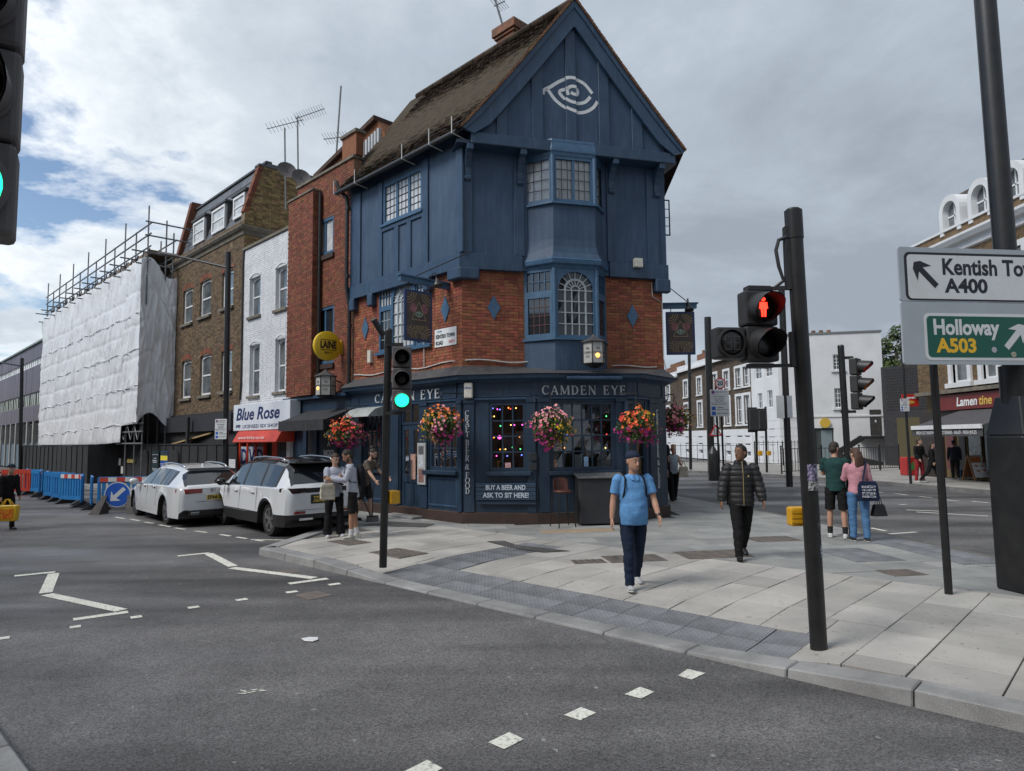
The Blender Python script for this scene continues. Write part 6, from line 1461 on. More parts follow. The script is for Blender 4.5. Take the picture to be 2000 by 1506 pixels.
aw = MB(); aw.hexa([LM.w(a0,0.1,zA1-.06),LM.w(a1,0.1,zA1-.06),LM.w(a1,2.2,zA0-.06),LM.w(a0,2.2,zA0-.06),LM.w(a0,0.1,zA1),LM.w(a1,0.1,zA1),LM.w(a1,2.2,zA0),LM.w(a0,2.2,zA0)]); ao = aw.build('awning',AWN,cf)
aw = MB(); aw.box(LM,a0,a1,2.18,2.26,zA0-0.12,zA0+0.04); aw.build('awning_bar',WHT,ao); aw = MB(); aw.box(LM,a0,a1,2.18,2.2,zA0-0.4,zA0-0.12); aw.build('valance',AWN,ao)
text('FRESH CUT SANDWICHES - ROTISSERIES - SALAD - FRESH JUICES',LM,(a0+a1)/2,zA0-0.26,2.21,0.13,WHITEP,ao,w=(a1-a0)*0.86)
mb = MB(); holes_wall(mb,LM,0,f1_,0.1,zf0,[(1.2,4.6,0.12,2.6),(5.0,7.6,0.6,2.6)],-0.3,0.05); mb.build('shopfront',mat('cafe_dark',(0.03,0.022,0.02),0.6),cf)
mb = MB(); mb.box(LM,1.2,7.6,-2.5,-2.4,0.1,2.8); mb.build('interior_wall',mat('cafe_interior',(0.10,0.075,0.05),0.8,(0.03,0.03,0.03),1.5),cf)
for k,(s,w_,c) in enumerate(((1.9,0.5,(0.16,0.05,0.05)),(2.7,0.4,(0.02,0.02,0.02)),(3.5,0.7,(0.45,0.48,0.48)),(4.3,0.35,(0.3,0.38,0.4)))): mb = MB(); mb.box(LM,s-w_/2,s+w_/2,-0.1,-0.05,0.5,2.4); mb.build('menu_poster',mat('cafe_poster_%d' % k,c,0.5,tuple(x*0.55 for x in c),9),cf)
ps = Frame(LM.w(0.15,0.05,0),(-1,0)); ps.nv = Vector((0,-1,0)); zs_ = LM.z_(1806,781)
mb = MB(); mb.box(ps,0.1,0.85,-0.03,0.03,zs_-0.28,zs_+0.28); po_ = mb.build('projecting_sign',mat('sign_red',(0.42,0.02,0.012),0.5),cf); text('Lamentine',ps,0.48,zs_+0.12,0.035,0.1,WHITEP,po_,w=0.62,bold=0.006,shear=0.2)
mb = MB(); mb.ball(ps.w(0.5,0.035,zs_-0.1),(0.22,0.012,0.08),12,6); mb.build('loaf_picture',mat('gold_loaf',(0.55,0.33,0.06),0.5),po_)
zs2 = LM.z_(1838,733); mb = MB(); mb.box(ps,-1.3,-0.75,-0.03,0.03,zs2-0.55,zs2+0.55); po2 = mb.build('projecting_sign',DKB,cf); m2 = MB()
for sx in (-1,1):
    for sz in (-1,1): m2.ball(ps.w(-1.02+0.1*sx,0.035,zs2+0.12+0.11*sz),(0.1,0.01,0.12),10,6)
m2.build('butterfly',mat('butterfly_blue',(0.08,0.3,0.55),0.4),po2)
# distant shopfront at the bend of the side street
ds = thing('distant_shop','far blue shop glimpsed past the pub corner beyond the basket','shop',(17,84,0.12)); DSF = Frame((11,86),(1,-0.1))
mb = MB(); mb.box(DSF,0,9,-5,0,0.1,6.5); mb.build('wall',DBRK,ds); mb = MB(); mb.box(DSF,0.3,8.5,0,0.2,0.1,2.6); mb.build('shopfront',mat('violet_blue',(0.05,0.06,0.22),0.5,(0.02,0.03,0.08),1.2),ds); mb = MB(); mb.box(DSF,0.2,8.7,0,0.3,2.7,3.5); mb.build('fascia',mat('royal_blue',(0.04,0.09,0.35),0.5),ds)
# tree behind the dark building
LEAFD = [mat('leaf_%d' % i,c,0.6,spec=0.3,isl=0.25) for i,c in enumerate(((0.050,0.075,0.018),(0.075,0.10,0.028),(0.03,0.05,0.014)))]
def crown(T_,c,rad,n,size,seed):
    rr = random.Random(seed); lobes = [(Vector((rr.gauss(0,.5)*rad[0],rr.gauss(0,.5)*rad[1],rr.gauss(0,.45)*rad[2])),rr.uniform(0.25,0.5)) for _ in range(22)]
    for k in range(3):
        mb = MB()
        for _ in range(n//3):
            lc,lr = rr.choice(lobes); d = Vector((rr.gauss(0,1),rr.gauss(0,1),rr.gauss(0,1))).normalized()*(lr*rr.uniform(0.6,1.0))
            p = c+lc+Vector((d.x*rad[0],d.y*rad[1],d.z*rad[2])); a = Vector((rr.gauss(0,1),rr.gauss(0,1),rr.gauss(0,1))).normalized()*size*rr.uniform(0.6,1.2); b = a.orthogonal().normalized()*size*0.5
            mb.add([p-a,p+b,p+a,p-b],[(0,1,2,3)])
        mb.build('foliage',LEAFD[k],T_,recalc=False,kind='stuff')
tc_ = atd(1752,690,60); tr = thing('leafy_tree','leafy green tree behind the perforated dark building','tree',(tc_.x,tc_.y,0.1))
mb = MB(); mb.tube([(tc_.x,tc_.y,0),(tc_.x+.2,tc_.y,3),(tc_.x-.1,tc_.y,tc_.z)],[0.35,0.28,0.12],8)
for k in range(6): a = k*1.05; mb.tube([(tc_.x,tc_.y,3+0.5*k),(tc_.x+1.6*cos(a),tc_.y+1.6*sin(a),5+0.5*k),(tc_.x+2.6*cos(a),tc_.y+2.6*sin(a),6.5+0.4*k)],[0.15,0.09,0.03],6)
mb.build('trunk',mat('bark',(0.06,0.045,0.03),0.9),tr); crown(tr,Vector((tc_.x+0.6,tc_.y,tc_.z-0.6)),(3.0,3.0,2.9),5200,0.22,4)

# ------------------------------------------------------------------ traffic signals and posts
POLEB = mat('black_pole_paint',(0.010,0.010,0.011),0.38,(0.018,0.018,0.018),5,0.1,30,c3=(0.075,0.07,0.066),sc3=16,k3=(0.70,0.78))
SIGB = mat('signal_black',(0.020,0.020,0.021),0.5,(0.028,0.028,0.029),6)
SIGG = mat('signal_grey',(0.088,0.080,0.082),0.6,(0.11,0.102,0.104),6)
LENSK = mat('dark_lens',(0.014,0.013,0.013),0.25)
LENS = dict(red=mat('lit_red',(0.6,0.02,0.01),0.3,em=(1,0.03,0.015),ems=2.4),amber=mat('lit_amber',(0.7,0.2,0.02),0.3,em=(1,0.28,0.03),ems=1.6),green=mat('lit_green',(0.02,0.6,0.4),0.3,em=(0.02,1,0.42),ems=1.25),off=LENSK)
YEL = mat('push_box_yellow',(0.62,0.33,0.012),0.45,(0.54,0.28,0.012),5)
def disc(mb,fr,s,z,n,r,th=0.01,seg=20): mb.prism([fr.w(s+r*cos(2*pi*k/seg),n,z+r*sin(2*pi*k/seg)) for k in range(seg)],fr.nv*th)
def visor(fr,s,z,n,r,L_=0.2,drop=0.25,parent=None,m=None):
    mb = MB(); seg = 24; a_,b_ = [],[]
    for k in range(seg+1):
        a = 2*pi*k/seg; ln = L_*(drop+(1-drop)*max(0.0,min(1.0,0.55+0.75*sin(a)))); a_.append((a,ln))
    for rr,fl in ((r,1),(r-0.008,-1)):
        vs = []
        for a,ln in a_: vs += [fr.w(s+rr*cos(a),n,z+rr*sin(a)),fr.w(s+rr*0.97*cos(a),n+ln,z+rr*0.97*sin(a)-ln*0.12)]
        mb.add(vs,[(2*k,2*k+2,2*k+3,2*k+1) for k in range(seg)])
    return mb.build('visor',m or SIGB,parent,smooth='auto',recalc=False)
def module(T_,fr,s,z,n,w,h,lens,m=SIGB,vis=True,dep=0.14,r=None):
    mb = MB(); mb.box(fr,s-w/2,s+w/2,n-dep,n,z-h/2+0.004,z+h/2-0.004); md_ = mb.build('signal_module',m,T_,bevel=0.02,seg=2)
    r = r or min(w,h)*0.36
    mb = MB(); mb.lathe(fr.w(s,n,z),[(r+0.02,-0.01),(r+0.02,0.02),(r,0.025),(r,-0.01)],24,fr.nv); mb.build('lens_ring',m,md_,smooth='auto')
    mb = MB(); mb.lathe(fr.w(s,n,z),[(r,0.0),(r*0.8,0.014),(r*0.4,0.022),(0.002,0.024)],20,fr.nv); mb.build('lens',LENS[lens],md_,smooth=True)
    if vis: visor(fr,s,z,n+0.018,r+0.012,0.21,0.3,md_,m)
    return md_
def post(T_,base,top,r,lean=(0,0),name='pole',seg=16,m=POLEB,cap=True):
    mb = MB(); b = Vector(base); t = Vector(top); mb.tube([b,t],r,seg); o = mb.build(name,m,T_,smooth='auto')
    if cap: mb = MB(); mb.lathe(t,[(r*1.02,-0.02),(r*1.02,0.0),(r*0.8,0.02),(0.001,0.03)],seg,t-b); mb.build('pole_cap',m,T_,smooth='auto')
    return o
# A: signal in front of the pub
bA = gnd(748,1108); yA = bA.y; tA = atd(759,645,yA-0.02); T1 = thing('traffic_signal','three-light traffic signal showing green, standing in front of the pub door','traffic light',bA,'traffic signals')
post(T1,bA,tA,0.058); F1 = Frame(bA,(1,0.0)); F1 = Frame((atd(785,740,yA-0.1).x,yA-0.1),(0.985,0.17))
zc1 = atd(785,741,yA).z; mh = 0.325
for k,c in enumerate(('off','off','green')): module(T1,F1,0,zc1+mh*(1-k),0.07,0.29,mh,c,SIGG)
for z in (zc1+0.52,zc1-0.52): mb = MB(); mb.bar(F1.w(-0.24,-0.03,z),F1.w(0.02,0.0,z),0.05,0.05); mb.build('bracket',SIGB,T1)
mb = MB(); z = atd(768,972,yA).z; fr = Frame((bA.x+0.02,bA.y),(0.75,0.66)); mb.box(fr,0.05,0.22,-0.09,0.09,z-0.1,z+0.1); pb = mb.build('push_button_box',YEL,T1,bevel=0.02,seg=2); mb = MB(); mb.box(fr,0.2,0.25,-0.085,0.085,z-0.095,z+0.095); mb.build('box_face',SIGB,pb,bevel=0.02)
mb = MB(); mb.cyl(F1.w(-0.28,0.03,tA.z-0.1),F1.w(-0.42,0.14,tA.z+0.12),0.045,10); mb.build('sensor',SIGB,T1)
# B: pedestrian signal in the foreground
bB = gnd(1600,1278,pz(gnd(1600,1278,0.08))); yB = bB.y; tB = atd(1549,412,yB-0.04); T2 = thing('pedestrian_signal','black pedestrian signal post showing a red man, nearest post on the corner','traffic light',bB)
RB = 0.074
post(T2,bB,tB,RB,seg=24); mb = MB(); ax = (tB-bB).normalized(); mb.tube([tB-ax*0.27,tB+ax*0.002],RB+0.007,24); mb.build('top_sleeve',POLEB,T2,smooth='auto')
cB = atd(1483,638,yB-0.05); FB = Frame((cB.x,cB.y),(0.975,0.14)); cB.z = atd(1483,638,yB-0.05).z; hB_ = 0.335; zB = cB.z
m_up = module(T2,FB,0.0,zB+hB_/2,0.06,0.32,hB_,'off',SIGB,dep=0.17,r=0.125); module(T2,FB,0.0,zB-hB_/2,0.06,0.32,hB_,'off',SIGB,dep=0.17,r=0.125)
cd0 = Frame(FB.w(-0.31,0.0,0),FB.d); mdc = module(T2,cd0,0,zB-hB_/2+0.005,0.06,0.285,0.30,'off',SIGB,vis=False,dep=0.14,r=0.118)
dm = MB()
for dx in (-0.042,0.042):
    for r_ in range(9):
        for c_ in range(5):
            if r_ in (0,4,8) or c_ in (0,4): disc(dm,cd0,dx+(c_-2)*0.013,zB-hB_/2+(r_-4)*0.015,0.084,0.0042,0.003,6)
dm.build('countdown_dots',mat('led_grey',(0.09,0.09,0.09),0.5),mdc,kind='stuff')
mn = MB(); zM = zB+hB_/2; nn = 0.088     # standing red man
disc(mn,FB,0.0,zM+0.072,nn,0.018); P = lambda pts: mn.prism([FB.w(x,nn,zM+z) for x,z in pts],FB.nv*0.006)
P([(-0.034,0.045),(0.034,0.045),(0.026,-0.015),(-0.026,-0.015)]); P([(-0.034,0.045),(-0.024,0.045),(-0.03,-0.018),(-0.042,-0.012)]); P([(0.034,0.045),(0.024,0.045),(0.03,-0.018),(0.042,-0.012)]); P([(-0.025,-0.012),(-0.003,-0.012),(-0.006,-0.09),(-0.02,-0.09)]); P([(0.003,-0.012),(0.025,-0.012),(0.02,-0.09),(0.006,-0.09)])
mn.build('red_man',LENS['red'],m_up)
mb = MB(); pB = lambda z: bB+(tB-bB)*((z-bB.z)/(tB.z-bB.z))
for z in (zB+hB_+0.03,zB-hB_-0.03):
    p = pB(z); mb.bar(p,FB.w(0.02,-0.03,z),0.045,0.03)
    mb.box(FB,-0.1,0.12,-0.09,0.02,z-0.02,z+0.02)
mb.build('bracket',SIGB,T2)
mb = MB(); p = pB(zB+0.85); q = FB.w(0.13,-0.05,zB+hB_+0.05); mb.tube([p+Vector((-0.08,-0.02,0)),p+Vector((-0.16,-0.02,-0.03)),p+Vector((-0.19,-0.02,-0.13)),p+Vector((-0.17,-0.02,-0.28)),p+Vector((-0.13,-0.02,-0.42)),q+Vector((0,0,-0.05)),q+Vector((0,0,-0.22))],0.018,8); mb.build('cable_loop',SIGB,T2,smooth='auto')
mb = MB(); mb.box(Frame(pB(zB+0.7),(1,0)),-0.105,-0.06,-0.03,0.03,zB+0.35,zB+0.95); mb.build('cable_box',SIGB,T2); mb = MB(); mb.box(Frame(pB(zB-0.3),(1,0)),-0.105,-0.06,-0.03,0.03,zB-0.38,zB-0.05); mb.build('cable_box',SIGB,T2)
z = atd(1578,1011,yB).z; p = pB(z); fr = Frame((p.x,p.y),(1,0.05)); mb = MB(); mb.box(fr,-0.15,0.105,-0.19,-0.075,z-0.088,z+0.088); pb = mb.build('push_button_box',YEL,T2,bevel=0.02,seg=2)
for k in (-0.045,0.0,0.045): m2 = MB(); m2.box(fr,-0.145,0.10,-0.077,-0.070,z+k-0.013,z+k+0.013); m2.build('box_rib',YEL,pb)
def sticker(u,v,w,h,c,c2,nm='sticker',sc=30):      # bent round the pole
    z0,z1 = atd(u,v+h/2,yB).z,atd(u,v-h/2,yB).z; mb = MB(); K = 10; vs = []
    for zz_ in (z0,z1):
        p = pB(zz_)
        for k in range(K+1):
            x = (-0.5+k/K)*w*yB/FPX+(u-1000)/FPX*yB; dx = max(-0.98,min(0.98,(x-p.x)/(RB+0.002))); vs.append(Vector((p.x+dx*(RB+0.002),p.y-sqrt(1-dx*dx)*(RB+0.002),zz_)))
    mb.add(vs,[(k,k+1,K+2+k,K+1+k) for k in range(K)]); return mb.build(nm,mat('stk_%d_%d' % (u,v),c,0.5,c2,sc,lo=0.45,hi=0.55),T2,recalc=False)
sticker(1577,922,27,32,(0.35,0.30,0.45),(0.03,0.03,0.06),sc=34); sticker(1578,948,28,18,(0.04,0.04,0.05),(0.4,0.4,0.4),sc=60); sticker(1593,1074,21,23,(0.5,0.56,0.6),(0.08,0.15,0.22),sc=45); sticker(1583,1024,12,16,(0.10,0.095,0.09),(0.02,0.02,0.02)); sticker(1588,930,8,10,(0.7,0.7,0.7),(0.5,0.5,0.5))
mb = MB(); c = bB; mb.lathe((c.x,c.y,pz(c)-0.01),[(0.20,0),(0.17,0.014),(0.08,0.022),(0.07,0.02)],18); mb.build('mortar_collar',mat('mortar_collar',(0.22,0.205,0.18),0.9,(0.15,0.14,0.125),9),T2)
# C: large signal head at the top left, close to the camera
yC = 2.25; F3 = Frame((atd(33,200,yC).x-0.15,yC),(1,0.0)); T3 = thing('traffic_signal','close grey traffic signal head with green light cut off by the left frame edge','traffic light',(F3.o.x-0.28,yC+0.1,0.11),'traffic signals')
zb3 = atd(25,472,yC).z; h3 = 0.325; F3b = F3
E3 = atd(36,230,2.2); F3 = Frame((E3.x-0.14*0.841,E3.y-0.14*0.541),(0.841,0.541))
for k,c in enumerate(('green','off','off','off')): module(T3,F3,-0.01,zb3+h3*(k+0.5),0.0,0.30,h3,c,SIGG,vis=c != 'green',dep=0.16,r=0.12)
post(T3,(F3.o.x-0.24,F3.o.y-0.02,0.11),(F3.o.x-0.24,F3.o.y-0.02,4.2),0.057);
for z in (zb3+0.1,zb3+0.9): mb = MB(); mb.bar(F3.w(-0.26,-0.1,z),F3.w(-0.1,-0.08,z),0.05,0.05); mb.build('bracket',SIGB,T3)
# D: signal beside the couple, turned to the right
yD = 12.7; bD = Vector((atd(1663,1000,yD).x,yD,PAVZ)); tD = atd(1642,676,yD); T4 = thing('traffic_signal','traffic signal with red and amber lights turned to the side road behind the couple','traffic light',bD,'traffic signals'); post(T4,bD,tD,0.058)
F4 = Frame((atd(1668,750,yD).x,yD),(0.30,0.954)); F4.nv = Vector((0.72,-0.69,0)).normalized(); F4.d = Vector((0.69,0.72,0)); zc4 = atd(1675,750,yD).z
for k,c in enumerate(('red','amber','off')): module(T4,F4,0.02,zc4+mh*(1-k),0.10,0.29,mh,c,SIGB)
for z in (zc4+0.5,zc4-0.52): mb = MB(); mb.bar(Vector((bD.x-0.1,yD,z)),F4.w(0,0,z),0.05,0.05); mb.build('bracket',SIGB,T4)
# E: two small signals across the side street
for k,(u,vt,vb,uh) in enumerate(((1478,800,935,1472),(1497,795,922,1490))):
    y = (32.5,36)[k]; b = Vector((atd(u,900,y).x,y,PAVZ)); T_ = thing('traffic_signal',('small back-to-us traffic signal before the terrace, left of a pair','small back-to-us traffic signal before the terrace, right of a pair')[k],'traffic light',b,'traffic signals'); post(T_,b,atd(u-2,vt,y),0.06)
    fr = Frame((atd(uh,820,y).x,y-0.1),(1,0)); z = atd(uh,820,y).z; mb = MB(); mb.box(fr,-0.28,0.12,-0.05,0.2,z-0.5,z+0.5); mb.box(fr,-0.32,0.16,-0.06,-0.03,z-0.6,z+0.6); mb.build('signal_head',SIGB,T_,bevel=0.03)
    z2_ = atd(u,885,y).z; mb = MB(); mb.box(fr,0.1,0.28,-0.05,0.15,z2_-0.12,z2_+0.12); mb.build('push_button_box',YEL,T_,bevel=0.02)
# lamp column at the right edge with wide base
yK = 8.25; bK = Vector((atd(2012,1100,yK).x,yK,PAVZ)); T5 = thing('lamp_column','massive black lamp column with flared square base at the right edge','lamp post',bK)
zt_b,zt_s = atd(1945,850,yK).z,atd(1945,775,yK).z; cx_ = atd(1985,780,yK).x; fr = Frame((bK.x,yK),(0.98,0.2)); fr.nv = Vector((0.2,-0.98,0))
hw = 0.25; ring = lambda w,z,c=0.0: [fr.w(-w+c,w,z),fr.w(w+c,w,z),fr.w(w+c,-w,z),fr.w(-w+c,-w,z)]
mb = MB(); mb.loft([ring(hw,PAVZ),ring(hw*1.02,zt_b)]); mb.build('base_box',POLEB,T5,bevel=0.03,seg=2)
mb = MB(); mb.loft([ring(hw*1.02,zt_b),ring(0.165,zt_s,-0.01)]); mb.build('base_shoulder',POLEB,T5,bevel=0.01)
mb = MB(); mb.tube([(cx_,yK,zt_s-0.1),(cx_,yK,atd(1985,715,yK).z)],0.165,18); mb.build('lower_shaft',POLEB,T5,smooth='auto')
pS,pT = atd(1962,480,yK+0.1),atd(1924,0,yK+0.1); dS = (pT-pS); mb = MB(); mb.tube([pS-dS*0.7,pT+dS*1.2],[0.128,0.118],20); mb.build('shaft',POLEB,T5,smooth='auto')
mb = MB(); mb.box(fr,-0.2,0.2,hw,hw+0.012,0.55,0.9); mb.build('access_hatch',POLEB,T5,bevel=0.01)
# direction sign on two posts
bS = gnd(1853,1160); yS = bS.y; T6 = thing('direction_sign','grey-backed direction sign with white and green panels on a slim black post','road sign',bS)
post(T6,bS,atd(1822,700,yS),0.044); pL = atd(1757,600,7.85); SF = Frame((pL.x,pL.y),(1.6,0.21))
GREYS = mat('sign_back_grey',(0.37,0.41,0.45),0.45,(0.32,0.355,0.39),1.5); SWH = mat('sign_face_white',(0.62,0.64,0.66),0.4,(0.55,0.57,0.58),2.2,c3=(0.44,0.45,0.45),sc3=6,k3=(0.62,0.8)); SGR = mat('sign_face_green',(0.006,0.085,0.058),0.35); SYE = mat('sign_yellow',(0.72,0.42,0.02),0.45); SBK = mat('sign_black',(0.012,0.012,0.016),0.4)
zt6,zm6,zb6 = SF.z_(1757,483),SF.z_(1762,590),SF.z_(1770,712); W6 = 2.65
def rrect(mb,fr,s0,s1,z0,z1_,n,th,r):
    pts = []
    for cx,cz,a0 in ((s1-r,z1_-r,0),(s0+r,z1_-r,90),(s0+r,z0+r,180),(s1-r,z0+r,270)):
        for k in range(7): a = radians(a0+15*k); pts.append(fr.w(cx+r*cos(a),n,cz+r*sin(a)))
    mb.prism(pts,fr.nv*th)
mb = MB(); rrect(mb,SF,0,W6,zm6+0.01,zt6,0,0.025,0.03); pu = mb.build('upper_panel',GREYS,T6); mb = MB(); rrect(mb,SF,0.0,W6,zb6,zm6+0.004,-0.001,0.025,0.03); plw = mb.build('lower_panel',GREYS,T6)
x0 = 0.07
mb = MB(); rrect(mb,SF,x0,W6-0.07,zm6+0.02,zt6-0.06,0.025,0.002,0.07); mb.build('black_border',SBK,pu); mb = MB(); rrect(mb,SF,x0+0.035,W6-0.1,zm6+0.04,zt6-0.09,0.027,0.002,0.05); mb.build('white_face',SWH,pu)
gx0 = SF.s_(1803,660); gz1,gz0 = SF.z_(1805,612),SF.z_(1812,704); mb = MB(); rrect(mb,SF,gx0,W6-0.1,gz0,gz1,0.025,0.002,0.07); mb.build('white_border',SWH,plw); mb = MB(); rrect(mb,SF,gx0+0.035,W6-0.135,gz0+0.035,gz1-0.035,0.027,0.002,0.05); mb.build('green_face',SGR,plw)
def arrow(fr,u0,v0,u1,v1,m,par,w=0.095,n=0.0295,hd_=0.27):     # tail to tip in pixels
    a,b = Vector(fr.px(u0,v0)),Vector(fr.px(u1,v1)); d = (b-a).normalized(); q = Vector((-d.y,d.x)); L_ = (b-a).length; hl = hd_
    pts = [a-q*w/2,a+(b-a)*(1-hl*0.75/L_)-q*w/2,a+(b-a)*(1-hl*1.15/L_)-q*hl*0.8,b-d*hl*0.28-q*hl*0.42,b,b-d*hl*0.28+q*hl*0.42,a+(b-a)*(1-hl*1.15/L_)+q*hl*0.8,a+(b-a)*(1-hl*0.75/L_)+q*w/2,a+q*w/2]
    mb = MB(); mb.prism([fr.w(p.x,n,p.y) for p in pts],fr.nv*0.002); return mb.build('arrow',m,par)
arrow(SF,1826,560,1781,513,SBK,pu,0.07,hd_=0.16); arrow(SF,1962,680,1996,636,SWH,plw,0.075,hd_=0.16)
def stext(t,u0,u1,v0,v1,m,par,n=0.0295,fr=SF,bold=0.008):
    s0,s1 = fr.s_(u0,(v0+v1)/2),fr.s_(u1,(v0+v1)/2); za,zb_ = fr.z_((u0+u1)/2,v1),fr.z_((u0+u1)/2,v0); text(t,fr,(s0+s1)/2,(za+zb_)/2,n,zb_-za,m,par,w=s1-s0,bold=bold,depth=0.002)
stext('Kentish Town',1837,2035,511,541,SBK,pu); stext('A400',1841,1925,548,574,SBK,pu); stext('Holloway',1820,1948,627,656,SWH,plw); stext('A503',1825,1903,664,690,SYE,plw)
for (u,v,c) in ((1938,684,(0.5,0.5,0.55)),(1976,693,(0.45,0.42,0.32))): s,z = SF.px(u,v); mb = MB(); disc(mb,SF,s,z,0.029,0.035,0.002,9); mb.build('sticker',mat('sgst%d' % u,c,0.5,tuple(x*.4 for x in c),60),plw)
mb = MB(); mb.box(SF,SF.s_(1945,600)-0.0,SF.s_(1985,600),-0.3,-0.0,zm6-0.05,zm6+0.03); mb.box(SF,0.3,W6-0.1,-0.04,0,zb6+0.15,zb6+0.2); mb.build('mounting_rail',SIGB,T6)
# red route plates
PURP = mat('route_purple',(0.14,0.03,0.16),0.5); BLP = mat('panel_blue',(0.02,0.10,0.45),0.4); INK = mat('sign_ink',(0.05,0.05,0.06),0.5)
def redroute(T_,c,w,fr=None,scale=1.0):
    fr = fr or Frame((c.x,c.y),(1,0)); h = w*1.43; z = c.z
    mb = MB(); rrect(mb,fr,-w/2,w/2,z-h/2,z+h/2,0.03,0.012,w*0.06); o = mb.build('route_plate',SWH,T_)
    mb = MB(); disc(mb,fr,-w*0.34,z+h*0.40,0.043,w*0.09,0.002,16); mb.build('route_dot',PURP,o)
    L_ = [('RED ROUTE',0.10,0.40,0.60,0.075),('No stopping',0,0.235,0.62,0.075),('on any day',0,0.15,0.52,0.07),('7am-7pm',0,0.07,0.45,0.07),('Except 7am-4pm',-0.02,-0.045,0.80,0.055),('loading',0.05,-0.165,0.32,0.07),('max 20 mins',0.16,-0.245,0.6,0.065),('max 3 hours',0.14,-0.385,0.6,0.07)]
    for t,dx,dz,ww,hh in L_: text(t,fr,w*dx,z+h*dz,0.0435,w*hh,PURP if t[0] == 'R' else INK,o,w=w*ww,depth=0.002,bold=0.002*w)
    for dz in (-0.2,-0.385): mb = MB(); mb.box(fr,-w*0.43,-w*0.22,0.041,0.0435,z+h*dz-w*0.10,z+h*dz+w*0.09); mb.build('blue_symbol',BLP,o)
    for dz in (0.01,0.315): mb = MB(); mb.box(fr,-w*0.46,w*0.46,0.041,0.0433,z+h*dz-0.004,z+h*dz+0.004); mb.build('rule_line',INK,o)
    return o
# post with 20 limit and route plate, feeder pillar with warning triangle
y = 27.0; b = Vector((atd(1409,915,y).x,y,PAVZ)); b.y = y; T_ = thing('sign_post','twin black post carrying a red-ringed 20 sign above a route plate','road sign',b)
for dx in (-0.09,0.09): post(T_,b+Vector((dx,0,0)),(b.x+dx-0.02,y,atd(1405,750,y).z),0.04)
c = atd(1405,787,y-0.1); redroute(T_,c,36*y/FPX*1.02); c2 = atd(1406,749,y-0.1); fr = Frame((c2.x,c2.y),(1,0))
for r_,m,n in ((0.30,mat('ring_red',(0.5,0.015,0.02),0.4),0.03),(0.235,SWH,0.034)): mb = MB(); disc(mb,fr,0,c2.z,n,r_*0.75,0.004,24); mb.build('speed_disc',m,T_)
text('20',fr,0,c2.z,0.0395,0.17,INK,T_,bold=0.008)
y = 29.5; b = Vector((atd(1394,915,y).x,y,PAVZ)); T_ = thing('feeder_pillar','stout black pillar with domed top under a red triangular two-way sign','pillar',b); r_ = 0.24
mb = MB(); mb.lathe(b,[(r_,0),(r_,1.15),(r_*0.9,1.2),(r_*0.35,1.45),(r_*0.2,1.5),(0.01,1.52)],12); mb.build('pillar_body',POLEB,T_,smooth='auto')
mb = MB(); mb.cyl(b+Vector((0.02,0,1.4)),b+Vector((0.02,0,2.5)),0.04,8); mb.build('pole',POLEB,T_)
c = atd(1397,842,y-0.1); fr = Frame((c.x,c.y),(1,0))
for k,(R_,m,n) in enumerate(((0.34,MATS['ring_red'],0.03),(0.235,SWH,0.034))): mb = MB(); mb.prism([fr.w(R_*cos(radians(90+120*i)),n,c.z-0.04+R_*sin(radians(90+120*i))) for i in range(3)],fr.nv*0.004); mb.build('warning_triangle',m,T_)
for k in (-1,1):
    mb = MB(); mb.box(fr,k*0.045-0.012,k*0.045+0.012,0.0385,0.041,c.z-0.13,c.z+0.06); zt = c.z+(0.09 if k < 0 else -0.15); zs = c.z+(0.04 if k < 0 else -0.1)
    mb.prism([fr.w(k*0.045,0.0385,zt),fr.w(k*0.045-0.03,0.0385,zs),fr.w(k*0.045+0.03,0.0385,zs)],fr.nv*0.002); mb.build('arrow',INK,T_)
# plain columns
def column(u0,v0,u1,v1,y,r,label,name='lamp_column',cat='lamp post'):
    b = Vector((atd(u0,v0,y).x,y,PAVZ)); T_ = thing(name,label,cat,b); post(T_,b,atd(u1,v1,y),r); return T_,b
T_,b = column(1541,922,1526,560,25.5,0.12,'tall slim black lamp column left of the white house garage door')
c = atd(1530,795,25.4); mb = MB(); mb.box(Frame((c.x,c.y),(1,0)),-0.3,-0.02,0.1,0.13,c.z-0.42,c.z+0.42); mb.build('side_plate',SWH,T_); mb = MB(); mb.box(Frame((c.x,c.y),(1,0)),0.12,0.3,0.05,0.09,c.z-0.4,c.z+0.42); mb.build('side_plate',GREYS,T_)
T_,b = column(1779,943,1762,690,26.3,0.05,'slim black post with a small route plate in front of the dark building','sign_post','road sign'); redroute(T_,atd(1766,791,26.2),0.34)
T_,b = column(1349,915,1346,690,40,0.09,'thin black column right of the flower baskets on the far pavement','lamp_column')
T_,b = column(1387,860,1382,620,34,0.17,'dark lamp column rising behind the countdown box')
# short bollard by the side-street kerb
b = gnd(1423,985); T_ = thing('bollard','thin black kerb bollard behind the man in the puffer jacket','bollard',b); post(T_,b,b+Vector((-0.02,0,1.0)),0.05)
